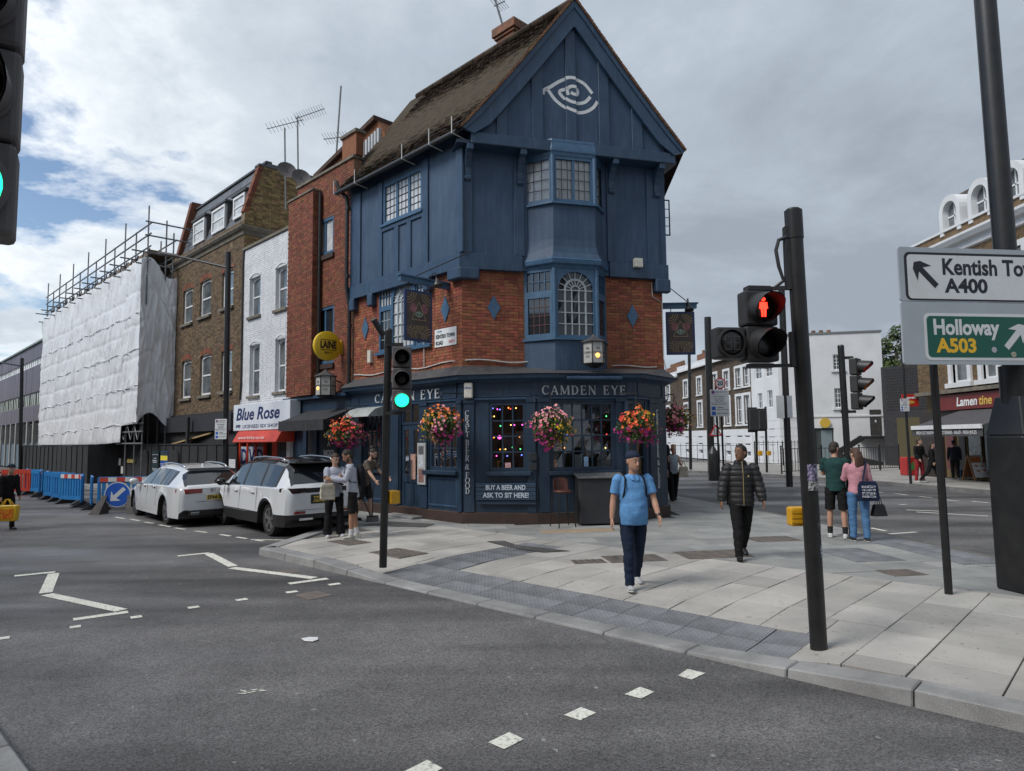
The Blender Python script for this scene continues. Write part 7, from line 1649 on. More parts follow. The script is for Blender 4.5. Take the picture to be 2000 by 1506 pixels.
# lamp column of the left street
b = FL.w(FL.s_(440,950,1.9),1.9,PAVZ); yl = b.y; T_ = thing('lamp_column','tall black lamp column with long arm in front of the brown brick house','lamp post',b); post(T_,b,atd(446,493,yl),0.085);
pa,pb_ = atd(456,521,yl),atd(345,500,yl+1.0); mb = MB(); mb.tube([pa,atd(446,523,yl),pb_],[0.035,0.04,0.03],8); mb.build('lamp_arm',POLEB,T_); d = (pb_-pa).normalized(); mb = MB(); mb.tube([pb_-d*0.1,pb_+d*0.1,pb_+d*0.6,pb_+d*0.85],[(0.03,0.05),(0.06,0.13),(0.055,0.15),(0.02,0.06)],10); mb.build('lantern_head',SIGG,T_,smooth='auto')
redroute(T_,atd(433,838,yl-0.15),0.42,Frame((atd(433,838,yl-.15).x,yl-.15),(0.95,-0.3)))
b = FL.w(FL.s_(38,950,2.1),2.1,PAVZ); yl = b.y; T_ = thing('lamp_column','distant thin lamp column at the far left by the hoarding end','lamp post',b); post(T_,b,atd(43,700,yl),0.10); mb = MB(); mb.tube([atd(43,715,yl),atd(0,708,yl+1)],0.05,6); mb.build('lamp_arm',POLEB,T_)
# ------------------------------------------------------------------ pub signs, lanterns, baskets
PNT = mat('sign_board_brown',(0.055,0.040,0.034),0.6,(0.085,0.06,0.05),5); GOLD = mat('dull_gold',(0.36,0.26,0.14),0.5,(0.26,0.19,0.10),12); SBL = mat('sign_frame_blue',(0.012,0.03,0.10),0.4); PINK = mat('dusty_pink',(0.30,0.12,0.13),0.6,(0.14,0.06,0.07),7)
def pubsign(T_,fr,s0,s1,z0,z1_,n=0.0):
    mb = MB(); mb.box(fr,s0,s1,n-0.03,n+0.03,z0,z1_); bo = mb.build('sign_board',SBL,T_,bevel=0.01); f = 0.06; w = s1-s0; h = z1_-z0; cx = (s0+s1)/2
    mb = MB(); mb.box(fr,s0+f,s1-f,n+0.028,n+0.034,z0+f,z1_-f); mb.build('painted_face',PNT,bo)
    def line(pts,wd,m,nm='painted_line',nn=0.036):
        mb = MB()
        for (xa,za),(xb,zb_) in zip(pts[:-1],pts[1:]):
            a,b = Vector((xa,za)),Vector((xb,zb_)); d = (b-a).normalized(); q = Vector((-d.y,d.x))*wd/2; P = [a-q,b-q,b+q,a+q]; mb.poly([fr.w(p.x,n+nn,p.y) for p in P])
        mb.build(nm,m,bo,recalc=False)
    zc = z0+h*0.52
    for k in (-1,1): mb = MB(); mb.ball(fr.w(cx+k*w*0.2,n+0.034,zc+h*0.13),(w*0.13,0.002,h*0.10),10,6,Matrix((fr.d,fr.nv,Vector((0,0,1)))).transposed()); mb.build('painted_figure',PINK,bo)
    line([(cx-w*0.26,zc-h*0.10),(cx,zc+h*0.26),(cx+w*0.26,zc-h*0.10),(cx-w*0.26,zc-h*0.10)],0.014,GOLD)
    for sx in (-1,1):
        for sz,zz_ in ((-1,z0+f),(1,z1_-f)):
            for r_ in (0.13,0.19,0.25): line([(cx+sx*(w/2-f)-sx*r_*sin(radians(a)),zz_-sz*r_*cos(radians(a))) for a in range(0,91,15)],0.016,GOLD)
    EY = mat('eye_mint',(0.30,0.42,0.33),0.5); e = w*0.13
    line([(cx-e+2*e*i/12,zc+0.01+e*0.55*sin(pi*i/12)) for i in range(13)],0.02,EY,nn=0.038); line([(cx-e+2*e*i/12,zc+0.01-e*0.55*sin(pi*i/12)) for i in range(13)],0.02,EY,nn=0.038); line([(cx+e*0.3*(1-i/16)*cos(i*0.7),zc+0.01+e*0.3*(1-i/16)*sin(i*0.7)) for i in range(14)],0.016,EY,nn=0.039)
    serif('CAMDEN',fr,cx,z0+h*0.27,n+0.036,0.095,GOLD,bo,width=w*0.62,depth=0.003); serif('EYE',fr,cx,z0+h*0.18,n+0.036,0.085,GOLD,bo,width=w*0.24,depth=0.003)
sAt = FL.s_(876,560); HS = Frame(FL.w(sAt,0,0),FL.nv); HS.nv = -FL.d; HS.d = FL.nv
T_ = thing('hanging_pub_sign','framed pub sign hanging on a blue beam over the pub side door','sign',FL.w(sAt,0.6,3),'hanging pub signs')
zS1,zS0 = HS.z_(815,568),HS.z_(815,667); xs0,xs1 = sorted((HS.s_(843,615),HS.s_(789,615))); pubsign(T_,HS,xs0,xs1,zS0,zS1)
mb = MB(); zBm = zS1+0.16; mb.box(HS,0,xs1+0.12,-0.05,0.05,zBm,zBm+0.12); mb.box(HS,0,xs1+0.15,-0.09,0.09,zBm+0.12,zBm+0.15); mb.build('sign_beam',BLUEW,T_)
mb = MB(); mb.tube([HS.w(xs0+0.5,0,zBm+0.15),HS.w(0.02,0.9,zBm+0.75)],0.012,6); mb.build('stay_rod',BLK,T_)
for x in (xs0+0.12,xs1-0.12): mb = MB(); mb.tube([HS.w(x,0,zS1-0.01),HS.w(x,0,zBm+0.02)],0.012,6); mb.build('hanger',BLK,T_)
def swan(T_,fr,x,z,n):     # swan-neck lamp over a sign
    mb = MB(); mb.tube([fr.w(x,0.06,z+0.1),fr.w(x,0.16,z+0.26),fr.w(x,n*0.8,z+0.27),fr.w(x,n,z+0.12)],0.012,6); mb.lathe(fr.w(x,n,z+0.12),[(0.03,0.0),(0.045,0.06),(0.12,0.17),(0.12,0.19)],12,(fr.nv*0.25+Vector((0,0,-1)))); mb.build('swan_neck_lamp',BLK,T_,smooth='auto')
swan(T_,HS,xs0+0.1,zBm,0.32)
yR = 17.6; pR = atd(1284,600,yR); RS = Frame((pR.x,pR.y),(1,-0.03)); T_ = thing('hanging_pub_sign','framed pub sign hanging from the right flank of the pub','sign',(pR.x+0.5,pR.y,3),'hanging pub signs')
pubsign(T_,RS,RS.s_(1301,650),RS.s_(1357,650),RS.z_(1330,693),RS.z_(1330,609)); zz_ = RS.z_(1320,603); mb = MB(); mb.box(RS,-0.15,RS.s_(1360,600),-0.05,0.05,zz_,zz_+0.12); mb.box(RS,-0.15,RS.s_(1363,600),-0.08,0.08,zz_+0.12,zz_+0.15); mb.build('sign_beam',BLUEW,T_)
mb = MB(); mb.tube([RS.w(0.02,0,RS.z_(1289,543)),RS.w(RS.s_(1345,588),0,zz_+0.15)],0.012,6); mb.build('stay_rod',BLK,T_); swan(T_,RS,RS.s_(1340,600),zz_-0.05,0.3)
for x in (RS.s_(1310,606),RS.s_(1350,606)): mb = MB(); mb.tube([RS.w(x,0,zz_+0.02),RS.w(x,0,RS.z_(1330,609)-0.01)],0.012,6); mb.build('hanger',BLK,T_)
# round yellow sign
pY = FL.w(FL.s_(668,680),0,0); HY = Frame(pY,FL.nv); HY.nv = -FL.d; HY.d = FL.nv; c_,zY = HY.px(639,676); rY = 0.42
T_ = thing('round_sign','round yellow projecting sign on the red brick house','sign',HY.w(c_,0,zY-0.5)); mb = MB(); mb.lathe(HY.w(c_,-0.07,zY),[(rY*0.9,0),(rY,0.02),(rY,0.12),(rY*0.93,0.14),(0.001,0.145)],28,HY.nv); YS = mat('sign_yellow_plastic',(0.62,0.42,0.015),0.4); yo = mb.build('sign_disc',YS,T_,smooth='auto')
text('LAINE',HY,c_,zY+0.02,0.078,0.2,SBK,yo,w=0.5,bold=0.012); text('BREW CO',HY,c_,zY-0.2,0.078,0.06,SBK,yo,w=0.24)
for dz,w_ in ((0.17,0.5),(-0.12,0.5)): mb = MB(); mb.box(HY,c_-w_/2,c_+w_/2,0.074,0.079,zY+dz-0.008,zY+dz+0.008); mb.build('rule_line',SBK,yo)
mb = MB(); mb.box(HY,0,c_-rY+0.03,-0.02,0.02,zY+0.1,zY+0.15); mb.box(HY,0,c_-rY+0.03,-0.02,0.02,zY-0.15,zY-0.1); mb.box(HY,0,0.05,-0.05,0.05,zY-0.2,zY+0.2); mb.build('sign_bracket',YS,T_)
# street name plate
sp = rect(FL,851,647,893,679); T_ = thing('street_name_plate','white street name plate screwed to the pub side wall','sign',FL.w((sp[0]+sp[1])/2,0.02,sp[2])); zq0,zq1 = FL.z_(872,676),FL.z_(872,641); mb = MB(); mb.box(FL,sp[0],sp[1],0.015,0.03,zq0,zq1); no = mb.build('plate',WHITEP,T_); H_ = zq1-zq0; m_ = (sp[0]+sp[1])/2; w_ = sp[1]-sp[0]
text('KENTISH TOWN',FL,m_,zq0+H_*0.56,0.033,H_*0.21,SBK,no,w=w_*0.88,bold=0.004); text('ROAD',FL,m_+w_*0.27,zq0+H_*0.2,0.033,H_*0.21,SBK,no,w=w_*0.34,bold=0.004); text('NW1',FL,m_-w_*0.3,zq0+H_*0.2,0.033,H_*0.19,mat('nw_red',(0.5,0.02,0.02),0.5),no,w=w_*0.26); text('Camden',FL,m_+w_*0.27,zq0+H_*0.86,0.033,H_*0.09,mat('teal_ink',(0.03,0.25,0.28),0.5),no)
# lanterns
LGL = mat('lantern_glass',(0.42,0.42,0.40),0.25,(0.36,0.36,0.34),3); LBU = mat('lantern_bulb',(1,0.6,0.2),0.4,em=(1,0.45,0.10),ems=1.1)
def lantern(T_,c,r,h,fr):
    ring = lambda rr,z: [c+Vector((rr*cos(radians(60*k+30+fa_)),rr*sin(radians(60*k+30+fa_)),z)) for k in range(6)]
    fa_ = math.degrees(atan2(fr.nv.y,fr.nv.x))
    for k in range(6):
        a,b = ring(r,-h/2),ring(r,h/2); mb = MB(); k2 = (k+1) % 6; mb.poly([a[k],a[k2],b[k2],b[k]]); mb.build('glass_pane',LGL,T_,recalc=False)
        mb = MB(); mb.tube([a[k],b[k]],0.014,5); mb.build('lantern_bar',BLK,T_)
        nrm = ((a[k]+a[k2])/2-(c+Vector((0,0,-h/2)))).normalized(); f2 = Frame(((a[k]+a[k2])/2),Vector((-nrm.y,nrm.x,0))); f2.nv = nrm
        if nrm.y < 0.3:
            for i,t in enumerate(('THE','CAMDEN','EYE')): serif(t,f2,0,c.z+h*(0.2-0.2*i),0.004,h*0.10,mat('lantern_ink',(0.05,0.05,0.05),0.5),T_,width=r*(0.78 if i == 1 else 0.4),depth=0.002)
    mb = MB(); mb.loft([ring(r*1.18,h/2),ring(r*1.2,h/2+0.02),ring(r*0.25,h/2+r*0.55),ring(r*0.12,h/2+r*0.75)]); mb.build('lantern_roof',LEAD,T_)
    mb = MB(); mb.loft([ring(r*0.3,-h/2-r*0.4),ring(r*0.85,-h/2-0.03),ring(r*1.03,-h/2)]); mb.build('lantern_base',BLK,T_)
    nb = fr.nv if fr.nv.y < 0 else -fr.nv
    mb = MB(); mb.ball(c+nb*(r*0.80)+Vector((0,0,-h*0.15)),0.06,10,8); mb.build('lit_bulb',LBU,T_,smooth=True)
    mb = MB(); p = c-fr.nv*(r+0.3); mb.tube([p+Vector((0,0,0.1)),c+Vector((0,0,h/2))],0.02,6); mb.tube([p-Vector((0,0,0.1)),c-Vector((0,0,h/2))],0.02,6); mb.build('lantern_bracket',BLK,T_)
cL = FF.w(*[(lambda q: q)(x) for x in (FF.s_(1160,690,0.95),0.95,FF.z_(1160,690,0.95))]); T_ = thing('wall_lantern','hexagonal lantern lit amber over the front of the pub','lantern',(cL.x,cL.y,cL.z-0.35),'pub lanterns'); lantern(T_,cL,0.26,0.47,FF)
cL = FL.w(FL.s_(636,754,0.5),0.5,FL.z_(636,754,0.5)); T_ = thing('wall_lantern','hexagonal lantern lit amber above the black awning','lantern',(cL.x,cL.y,cL.z-0.35),'pub lanterns'); lantern(T_,cL,0.27,0.52,FL)
# flower baskets
LEAFB = mat('basket_leaf',(0.045,0.085,0.018),0.6,(0.07,0.12,0.028),9,isl=0.3); BSK = mat('basket_moss',(0.05,0.045,0.025),0.9)
FC = dict(y=(0.72,0.46,0.02),p=(0.75,0.16,0.26),r=(0.68,0.055,0.03),m=(0.42,0.03,0.20),o=(0.78,0.20,0.04),l=(0.80,0.33,0.36)); FM = {k: mat('petal_'+k,c,0.6,isl=0.18) for k,c in FC.items()}
def basket(label,c,rx,rz,zones,seed,hook=None):
    rr = random.Random(seed); T_ = thing('flower_basket',label,'flower basket',c-Vector((0,0,rz)),'hanging flower baskets'); c = Vector(c)
    mb = MB(); mb.lathe(c+Vector((0,0,-rz*0.55)),[(0.04,-0.12),(0.16,-0.06),(0.22,0.05),(0.23,0.15),(0.01,0.16)],12); mb.build('basket_bowl',BSK,T_,smooth='auto')
    def surf():
        while True:
            d = Vector((rr.gauss(0,1),rr.gauss(0,1),rr.gauss(0,1))).normalized(); k = 0.86+0.62*mnoise.noise(Vector((d.x*2.3+seed*5,d.y*2.3,d.z*2.3)))+rr.uniform(-0.12,0.12); return d,c+Vector((d.x*rx*k,d.y*rx*0.85*k,d.z*rz*k-(0.12*rz if d.z < -0.5 else 0)))
    mb = MB()
    for _ in range(1700):
        d,p = surf(); p = c+(p-c)*rr.uniform(0.62,1.04); a = (d+Vector((rr.gauss(0,.8),rr.gauss(0,.8),rr.gauss(0,.8)))).normalized(); s_ = rr.uniform(0.02,0.045); t = a.orthogonal().normalized(); b = a.cross(t); q = rr.uniform(0,6.3); t,b = t*cos(q)+b*sin(q),b*cos(q)-t*sin(q)
        mb.add([p-t*s_,p+b*s_*0.6+a*0.006,p+t*s_,p-b*s_*0.6+a*0.006],[(0,1,2,3)])
    mb.build('foliage',LEAFB,T_,recalc=False,kind='stuff')
    mbs = {k: MB() for k in FC}
    for _ in range(470):
        d,p = surf(); x,z = d.x+rr.gauss(0,.18),d.z+rr.gauss(0,.18); k = zones(x,z,rr)
        if k is None: continue
        s_ = rr.uniform(0.024,0.046)*(0.66 if k == 'y' else 1.0); p = p+d*0.02; a = (d+Vector((rr.gauss(0,.35),rr.gauss(0,.35)-0.3,rr.gauss(0,.35)))).normalized(); t = a.orthogonal().normalized(); b = a.cross(t)
        vs = [p-a*0.008]; n = 10
        for i in range(n): q = 2*pi*i/n+rr.uniform(-.1,.1); R_ = s_*(1.0 if i % 2 == 0 else 0.72); vs.append(p+t*cos(q)*R_+b*sin(q)*R_+a*(0.004 if i % 2 else 0.0))
        mbs[k].add(vs,[(0,1+i,1+(i+1) % n) for i in range(n)])
    for k,m_ in mbs.items():
        if m_.v: m_.build('blossom',FM[k],T_,recalc=False,kind='stuff')
    if hook is not None:
        mb = MB(); top = c+Vector((0,0,rz+0.28)); mb.tube([hook,top+Vector((0,0,0.03)),top],0.014,6)
        for k in range(3): mb.tube([top,c+Vector((0.2*cos(2.1*k),0.2*sin(2.1*k),-rz*0.4))],0.006,4)
        mb.build('basket_bracket',BLK,T_)
    return T_
Y = lambda a,b,rr,t: a if rr.random() < t else b
cc1 = FL.w(FL.s_(676,846,0.7),0.7,FL.z_(676,846,0.7)); basket('red and magenta flower basket left of the pub side window',cc1,0.47,0.38,lambda x,z,r: 'm' if z < -0.45 else ('y' if x < -0.75 and z < 0.4 else ('p' if x > 0.45 else Y('r','o',r,.6))),1,FL.w(FL.s_(676,846,0.7),0.03,cc1.z+0.75))
cc2 = FL.w(FL.s_(862,828,0.7),0.7,FL.z_(862,828,0.7)); basket('orange, yellow and pink flower basket over the pub side window',cc2,0.46,0.37,lambda x,z,r: 'y' if x < -0.5 and r.random() < .75 else ('m' if z < -0.25 and x > -0.2 else ('o' if z > 0.2 and r.random() < .7 else Y('l',None,r,.6))),2,FL.w(FL.s_(862,828,0.7),0.03,cc2.z+0.7))
cc3 = g2.w(g2.s_(1078,833,0.55),0.55,g2.z_(1078,833,0.55)); basket('pink and bright yellow flower basket between the two front pub windows',cc3,0.46,0.42,lambda x,z,r: 'y' if x > 0.05 and z < 0.35 and r.random() < .93 else ('m' if z < -0.45 else ('l' if z > 0.1 else Y('p','m',r,.7))),3,g2.w(g2.s_(1078,833,0.55),0.03,cc3.z+0.72))
cc4 = g3.w(g3.s_(1244,830,0.5),0.5,g3.z_(1244,830,0.5)); basket('orange-topped, magenta-bottomed flower basket at the right front of the pub',cc4,0.42,0.36,lambda x,z,r: 'm' if z < -0.2 else ('y' if x > 0.45 else ('o' if z > 0.15 and r.random() < .55 else Y('r',None,r,.35))),4,g3.w(g3.s_(1244,830,0.5),0.03,cc4.z+0.7))
cc5 = atd(1318,818,18.2); basket('pink flower basket on the right flank of the pub beside the far terrace',cc5,0.44,0.36,lambda x,z,r: 'm' if z < -0.3 and x < .3 else ('y' if x > 0.5 else Y('l','p',r,.6)),5,Vector((RFR.w(1.4,0.02,0).x,18.2,cc5.z+0.6)))
# ------------------------------------------------------------------ against the pub front
BOARD = mat('blue_board',(0.024,0.050,0.088),0.5,(0.018,0.038,0.068),4)
T_ = thing('sit_here_board','dark blue slatted board lettered BUY A BEER AND ASK TO SIT HERE','notice board',g1.w(g1.s_(988,960),0.1,0.5)); s0,s1 = g1.s_(930,962,0.1),g1.s_(1047,962,0.1); z1_,z0 = g1.z_(988,944,0.1),g1.z_(988,986,0.1)
for i in range(5): mb = MB(); h = (z1_-z0)/5; n = 0.14 if i > 0 else 0.1; mb.box(g1,s0+(0.0 if i else 0.02),s1,0.05,n,z0+h*i+0.008,z0+h*(i+1)); mb.build('slat',BOARD,T_,bevel=0.006)
for i,t in enumerate(('BUY A BEER AND','ASK TO SIT HERE!')): text(t,g1,(s0+s1)/2,z1_-(z1_-z0)*(0.2+0.36*i),0.144,0.105,mat('chalk_blue',(0.50,0.56,0.64),0.8),T_,w=(s1-s0)*(0.66+0.1*i),bold=0.003)
T_ = thing('covered_box','black painted cabinet with flaking paint under the front pub window','cabinet',g2.w(g2.s_(1165,1010),0.3,0.12)); s0,s1 = g2.s_(1128,970,0.3),g2.s_(1214,970,0.3)
CAB = mat('flaking_black',(0.022,0.022,0.024),0.55,(0.03,0.03,0.033),3,0.1,20,c3=(0.34,0.33,0.30),sc3=4.5,k3=(0.70,0.72)); z1_ = zsil-0.06
mb = MB(); mb.hexa([g2.w(s0,0.06,0.15),g2.w(s1,0.06,0.15),g2.w(s1,0.52,0.15),g2.w(s0,0.52,0.15),g2.w(s0,0.06,z1_),g2.w(s1,0.06,z1_),g2.w(s1,0.40,z1_-0.08),g2.w(s0,0.40,z1_-0.08)]); bo = mb.build('cabinet_body',CAB,T_,bevel=0.015)
mb = MB(); mb.hexa([g2.w(s0-.03,0.05,z1_),g2.w(s1+.03,0.05,z1_),g2.w(s1+.03,0.46,z1_-.09),g2.w(s0-.03,0.46,z1_-.09),g2.w(s0-.03,0.05,z1_+.03),g2.w(s1+.03,0.05,z1_+.03),g2.w(s1+.03,0.46,z1_-.06),g2.w(s0-.03,0.46,z1_-.06)]); mb.build('cabinet_lid',mat('worn_lid',(0.10,0.105,0.11),0.7,(0.2,0.2,0.195),9),T_)
mb = MB(); mb.box(g2,(s0+s1)/2-0.006,(s0+s1)/2+0.006,0.3,0.5,0.3,0.9); mb.build('panel_seam',BLK,bo) if False else None
T_ = thing('bar_stool','high bar stool with brown leather back beside the black cabinet','stool',g2.w(g2.s_(1103,1018),0.5,0.12)); cS = g2.w(g2.s_(1100,1000,0.55),0.55,0.12); fr = Frame((cS.x,cS.y),(0.93,0.37)); LEA = mat('brown_leather',(0.085,0.026,0.018),0.45,(0.05,0.017,0.013),6,0.2,25); sh_ = 0.74; zf_ = 0.12
legs = [(-0.19,-0.17),(0.19,-0.17),(0.17,0.17),(-0.17,0.17)]
for x,y in legs: mb = MB(); mb.tube([fr.w(x*1.15,y*1.15,zf_),fr.w(x*0.9,y*0.9,zf_+sh_)],0.013,6); mb.build('leg',BLK,T_)
mb = MB(); P = [fr.w(x*1.08,y*1.08,zf_+0.26) for x,y in legs]; mb.tube(P+[P[0]],0.010,6); mb.build('foot_rail',BLK,T_)
mb = MB(); mb.ball(fr.w(0,0,zf_+sh_+0.01),(0.21,0.2,0.045),16,8); mb.build('seat',LEA,T_,smooth=True)
mb = MB(); K = 10; ringA = []
for i in range(K+1):
    a = -0.9+1.8*i/K; x,y = 0.22*sin(a),-0.21*cos(a)*0.9+0.02; ringA.append([fr.w(x,y,zf_+sh_+0.02),fr.w(x*1.05,y*1.1,zf_+sh_+0.14),fr.w(x,y*1.2,zf_+sh_+0.3-0.06*abs(a)**3),fr.w(x*0.94,y*1.1,zf_+sh_+0.3-0.06*abs(a)**3),fr.w(x*0.95,y*1.0,zf_+sh_+0.14),fr.w(x*0.92,y*0.92,zf_+sh_+0.02)])
mb.loft(ringA); mb.build('backrest',LEA,T_,smooth='auto')
# ------------------------------------------------------------------ barriers and works sign
BARB = mat('barrier_blue',(0.022,0.19,0.48),0.45,(0.018,0.15,0.40),3,isl=0.0,rnd=0.08); FOOT = mat('rubber_foot',(0.03,0.03,0.032),0.8); RWR = mat('strip_red',(0.5,0.06,0.04),0.5); RWW = mat('strip_white',(0.62,0.6,0.58),0.5); BARR = mat('barrier_red',(0.46,0.05,0.03),0.5)
def barrier(label,strip=True,W=1.25,red=False):
    T_ = thing('road_barrier',label,'barrier',(0,0,0),'barriers along the works'); m = BARR if red else BARB
    h0,h1 = 0.14,1.0
    mb = MB(); rrect(mb,WF,-W/2,W/2,h1-0.17,h1,-0.025,0.05,0.04); mb.build('top_rail',m,T_)
    mb = MB(); rrect(mb,WF,-W/2,W/2,h0,h0+0.12,-0.025,0.05,0.03); mb.build('bottom_rail',m,T_)
    for k in (-1,1): mb = MB(); mb.cbox((k*(W/2-0.04),0,0.56),(0.09,0.055,0.72)); mb.build('end_post',m,T_,bevel=0.015)
    n = 9
    for i in range(1,n): mb = MB(); mb.cbox((-W/2+W*i/n,0,0.54),(0.098,0.03,0.62)); mb.build('bar',m,T_)
    for k in (-1,1): mb = MB(); mb.hexa([(k*W*0.36-0.06,-0.3,0.0),(k*W*0.36+0.06,-0.3,0.0),(k*W*0.36+0.06,0.3,0.0),(k*W*0.36-0.06,0.3,0.0),(k*W*0.36-0.05,-0.06,0.15),(k*W*0.36+0.05,-0.06,0.15),(k*W*0.36+0.05,0.06,0.15),(k*W*0.36-0.05,0.06,0.15)]); mb.build('foot',FOOT,T_)
    if strip:
        for s_ in (-1,1):
            for i in range(6): mb = MB(); a = -W/2+0.06+(W-0.12)*i/6; mb.cbox((a+(W-0.12)/12,s_*0.028,h1-0.085),((W-0.12)/6,0.006,0.13)); mb.build('reflective_strip',RWR if i % 2 == 0 else RWW,T_)
    return T_
a0,a1 = gnd(188,996,0),gnd(46,962,0); bd_ = (a1-a0); n = 9; ba = atan2(bd_.y,bd_.x)
protoS = barrier('blue plastic barrier facing us behind the round blue arrow sign',True,1.55); c = gnd(243,996,0); protoS.location = c; protoS.rotation_euler = (0,0,radians(8)); BASE[protoS] = c
pr1 = barrier('blue plastic barrier in the row along the hoarding',True); pr2 = barrier('plain blue plastic barrier in the row along the hoarding',False)
lab = ['%s blue plastic barrier%s in the hoarding row, counted from arrow sign' % (w,s_) for w,s_ in zip(('first','second','third','fourth','fifth','sixth','seventh','eighth','ninth'),('',' with striped top',' with striped top','','',' with striped top',' with striped top','',' with striped top'))]
for i in range(n):
    st = i in (1,2,5,6,8); src = pr1 if st else pr2; first = (i == 1) or (i == 0); o = src if first else copytree(src)
    p = a0+bd_*((i+0.5)/n); o.location = p; o.rotation_euler = (0,0,ba+radians(RND.choice((-16,14,20,-12)))); o['label'] = lab[i]
rb_ = barrier('red plastic barrier at the far end of the blue row',False,1.4,True); rb_.location = gnd(30,966,0); rb_.rotation_euler = (0,0,ba+0.6)
b = gnd(232,1001,0); b.y -= 0.25; T_ = thing('keep_left_sign','round blue sign with white down-left arrow on a low grey stand','road sign',b); ck = atd(230,966,b.y); fr = Frame((ck.x,ck.y),(1,0.12)); r_ = 0.36
mb = MB(); disc(mb,fr,0,ck.z,0,r_,0.02,32); mb.build('sign_rim',SWH,T_); mb = MB(); disc(mb,fr,0,ck.z,0.02,r_*0.93,0.004,32); fo = mb.build('sign_face',BLP,T_)
d = Vector((-0.72,-0.69)); q = Vector((-d.y,d.x)); L_ = r_*0.72; pts = [d*-L_-q*0.055,d*L_*0.35-q*0.055,d*L_*0.2-q*0.19,d*L_,d*L_*0.2+q*0.19,d*L_*0.35+q*0.055,d*-L_+q*0.055]; mb = MB(); mb.prism([fr.w(p.x,0.024,ck.z+p.y) for p in pts],fr.nv*0.003); mb.build('arrow',SWH,fo)
for k in (-1,1): mb = MB(); mb.hexa([fr.w(k*0.5-0.14,0.3,0.0),fr.w(k*0.5+0.14,0.3,0),fr.w(k*0.5+0.14,-0.3,0),fr.w(k*0.5-0.14,-0.3,0),fr.w(k*0.33-0.06,0.03,0.52),fr.w(k*0.33+0.06,0.03,0.52),fr.w(k*0.33+0.06,-0.05,0.52),fr.w(k*0.33-0.06,-0.05,0.52)]); mb.build('stand_leg',mat('stand_grey',(0.09,0.085,0.08),0.8,(0.06,0.058,0.055),6),T_)
mb = MB(); mb.box(fr,-0.36,0.36,-0.05,-0.005,0.24,0.36); mb.build('stand_bar',MATS['stand_grey'],T_)
# cafe board, red stand
b = gnd(1908,939); T_ = thing('sandwich_board','wooden sandwich board with food pictures outside the cafe','sign',b); fr = Frame((b.x,b.y),(1,0.15)); WOOD = mat('board_wood',(0.20,0.085,0.03),0.6); w_,h = 0.72,1.0
for sg in (1,-1):
    q = lambda x,z: fr.w(x,sg*(0.3*(1-z/h)+0.02),b.z+z)
    mb = MB(); mb.prism([q(-w_/2,0.15),q(w_/2,0.15),q(w_/2,h),q(-w_/2,h)],fr.nv*0.015*sg); fo = mb.build('board_face',SWH if sg > 0 else WOOD,T_)
    for x in (-w_/2,w_/2): mb = MB(); mb.bar(q(x,0.0),q(x,h+0.03),0.05,0.05); mb.build('board_leg',WOOD,T_)
    mb = MB(); mb.bar(q(-w_/2,h),q(w_/2,h),0.05,0.05); mb.build('board_rail',WOOD,T_)
    if sg > 0:
        mb = MB(); P = [q(-w_/2+.04,.74),q(w_/2-.04,.74),q(w_/2-.04,.96),q(-w_/2+.04,.96)]; mb.prism([p+fr.nv*0.016 for p in P],fr.nv*0.004); mb.build('picture_band',mat('food_red',(0.45,0.05,0.03),0.5,(0.3,0.18,0.06),14),fo)
        for x,z in ((-0.14,0.6),(0.12,0.6),(-0.12,0.4),(0.16,0.42)): mb = MB(); mb.ball(q(x,z)+fr.nv*0.017,(0.09,0.006,0.05),10,6); mb.build('food_picture',mat('food_brown',(0.35,0.06,0.03),0.5,(0.5,0.25,0.1),20),fo)
b = gnd(1776,928); T_ = thing('drinks_stand','red drinks display stand at the cafe pavement edge','stand',b); fr = Frame((b.x,b.y),(1,0.1)); mb = MB(); mb.box(fr,-0.28,0.28,-0.25,0.25,b.z,b.z+0.85); so_ = mb.build('stand_body',mat('drink_red',(0.42,0.025,0.02),0.5,(0.3,0.02,0.018),6),T_,bevel=0.02); mb = MB(); mb.prism([fr.w(x,0.251,b.z+z) for x,z in ((-0.25,0.1),(0.1,0.3),(0.2,0.75),(-0.1,0.5))],fr.nv*0.004); mb.build('green_flash',mat('drink_green',(0.06,0.2,0.05),0.5),so_)
# aerials on the roofs
def yagi(u0,v0,u1,v1,y,boom,els,label,nm='roof_aerial'):
    b,t = atd(u0,v0,y),atd(u1,v1,y); T_ = thing(nm,label,'aerial',b); mb = MB(); mb.tube([b,t],0.03,6); mb.build('mast',GALV,T_)
    for k,(ua,va,ub,vb) in enumerate(boom):
        a,c = atd(ua,va,y+0.2),atd(ub,vb,y-0.2); mb = MB(); mb.tube([a,c],0.016,5); bo = mb.build('boom',GALV,T_); d = (c-a).normalized(); q = d.cross(Vector((0,0,1))).normalized(); q = (q*0.75+Vector((0,0,0.45))).normalized()
        for i in range(els): p = a+(c-a)*(i+0.5)/els; mb = MB(); mb.tube([p-q*0.22,p+q*0.22],0.008,4); mb.build('element',GALV,bo)
    return T_
yagi(558,410,556,250,24,[(521,252,592,234)],10,'toothed roof aerial nearest the brown house, left of the pair'); yagi(583,400,581,228,24.5,[(577,232,634,212)],12,'toothed roof aerial right of the pair above the white house'); yagi(656,315,666,168,22,[(632,272,683,266)],9,'tall whip aerial with a small cross boom on the red brick roof'); yagi(985,60,967,0,18.2,[(965,12,986,2)],5,'leaning aerial mast strapped to the pub chimney')
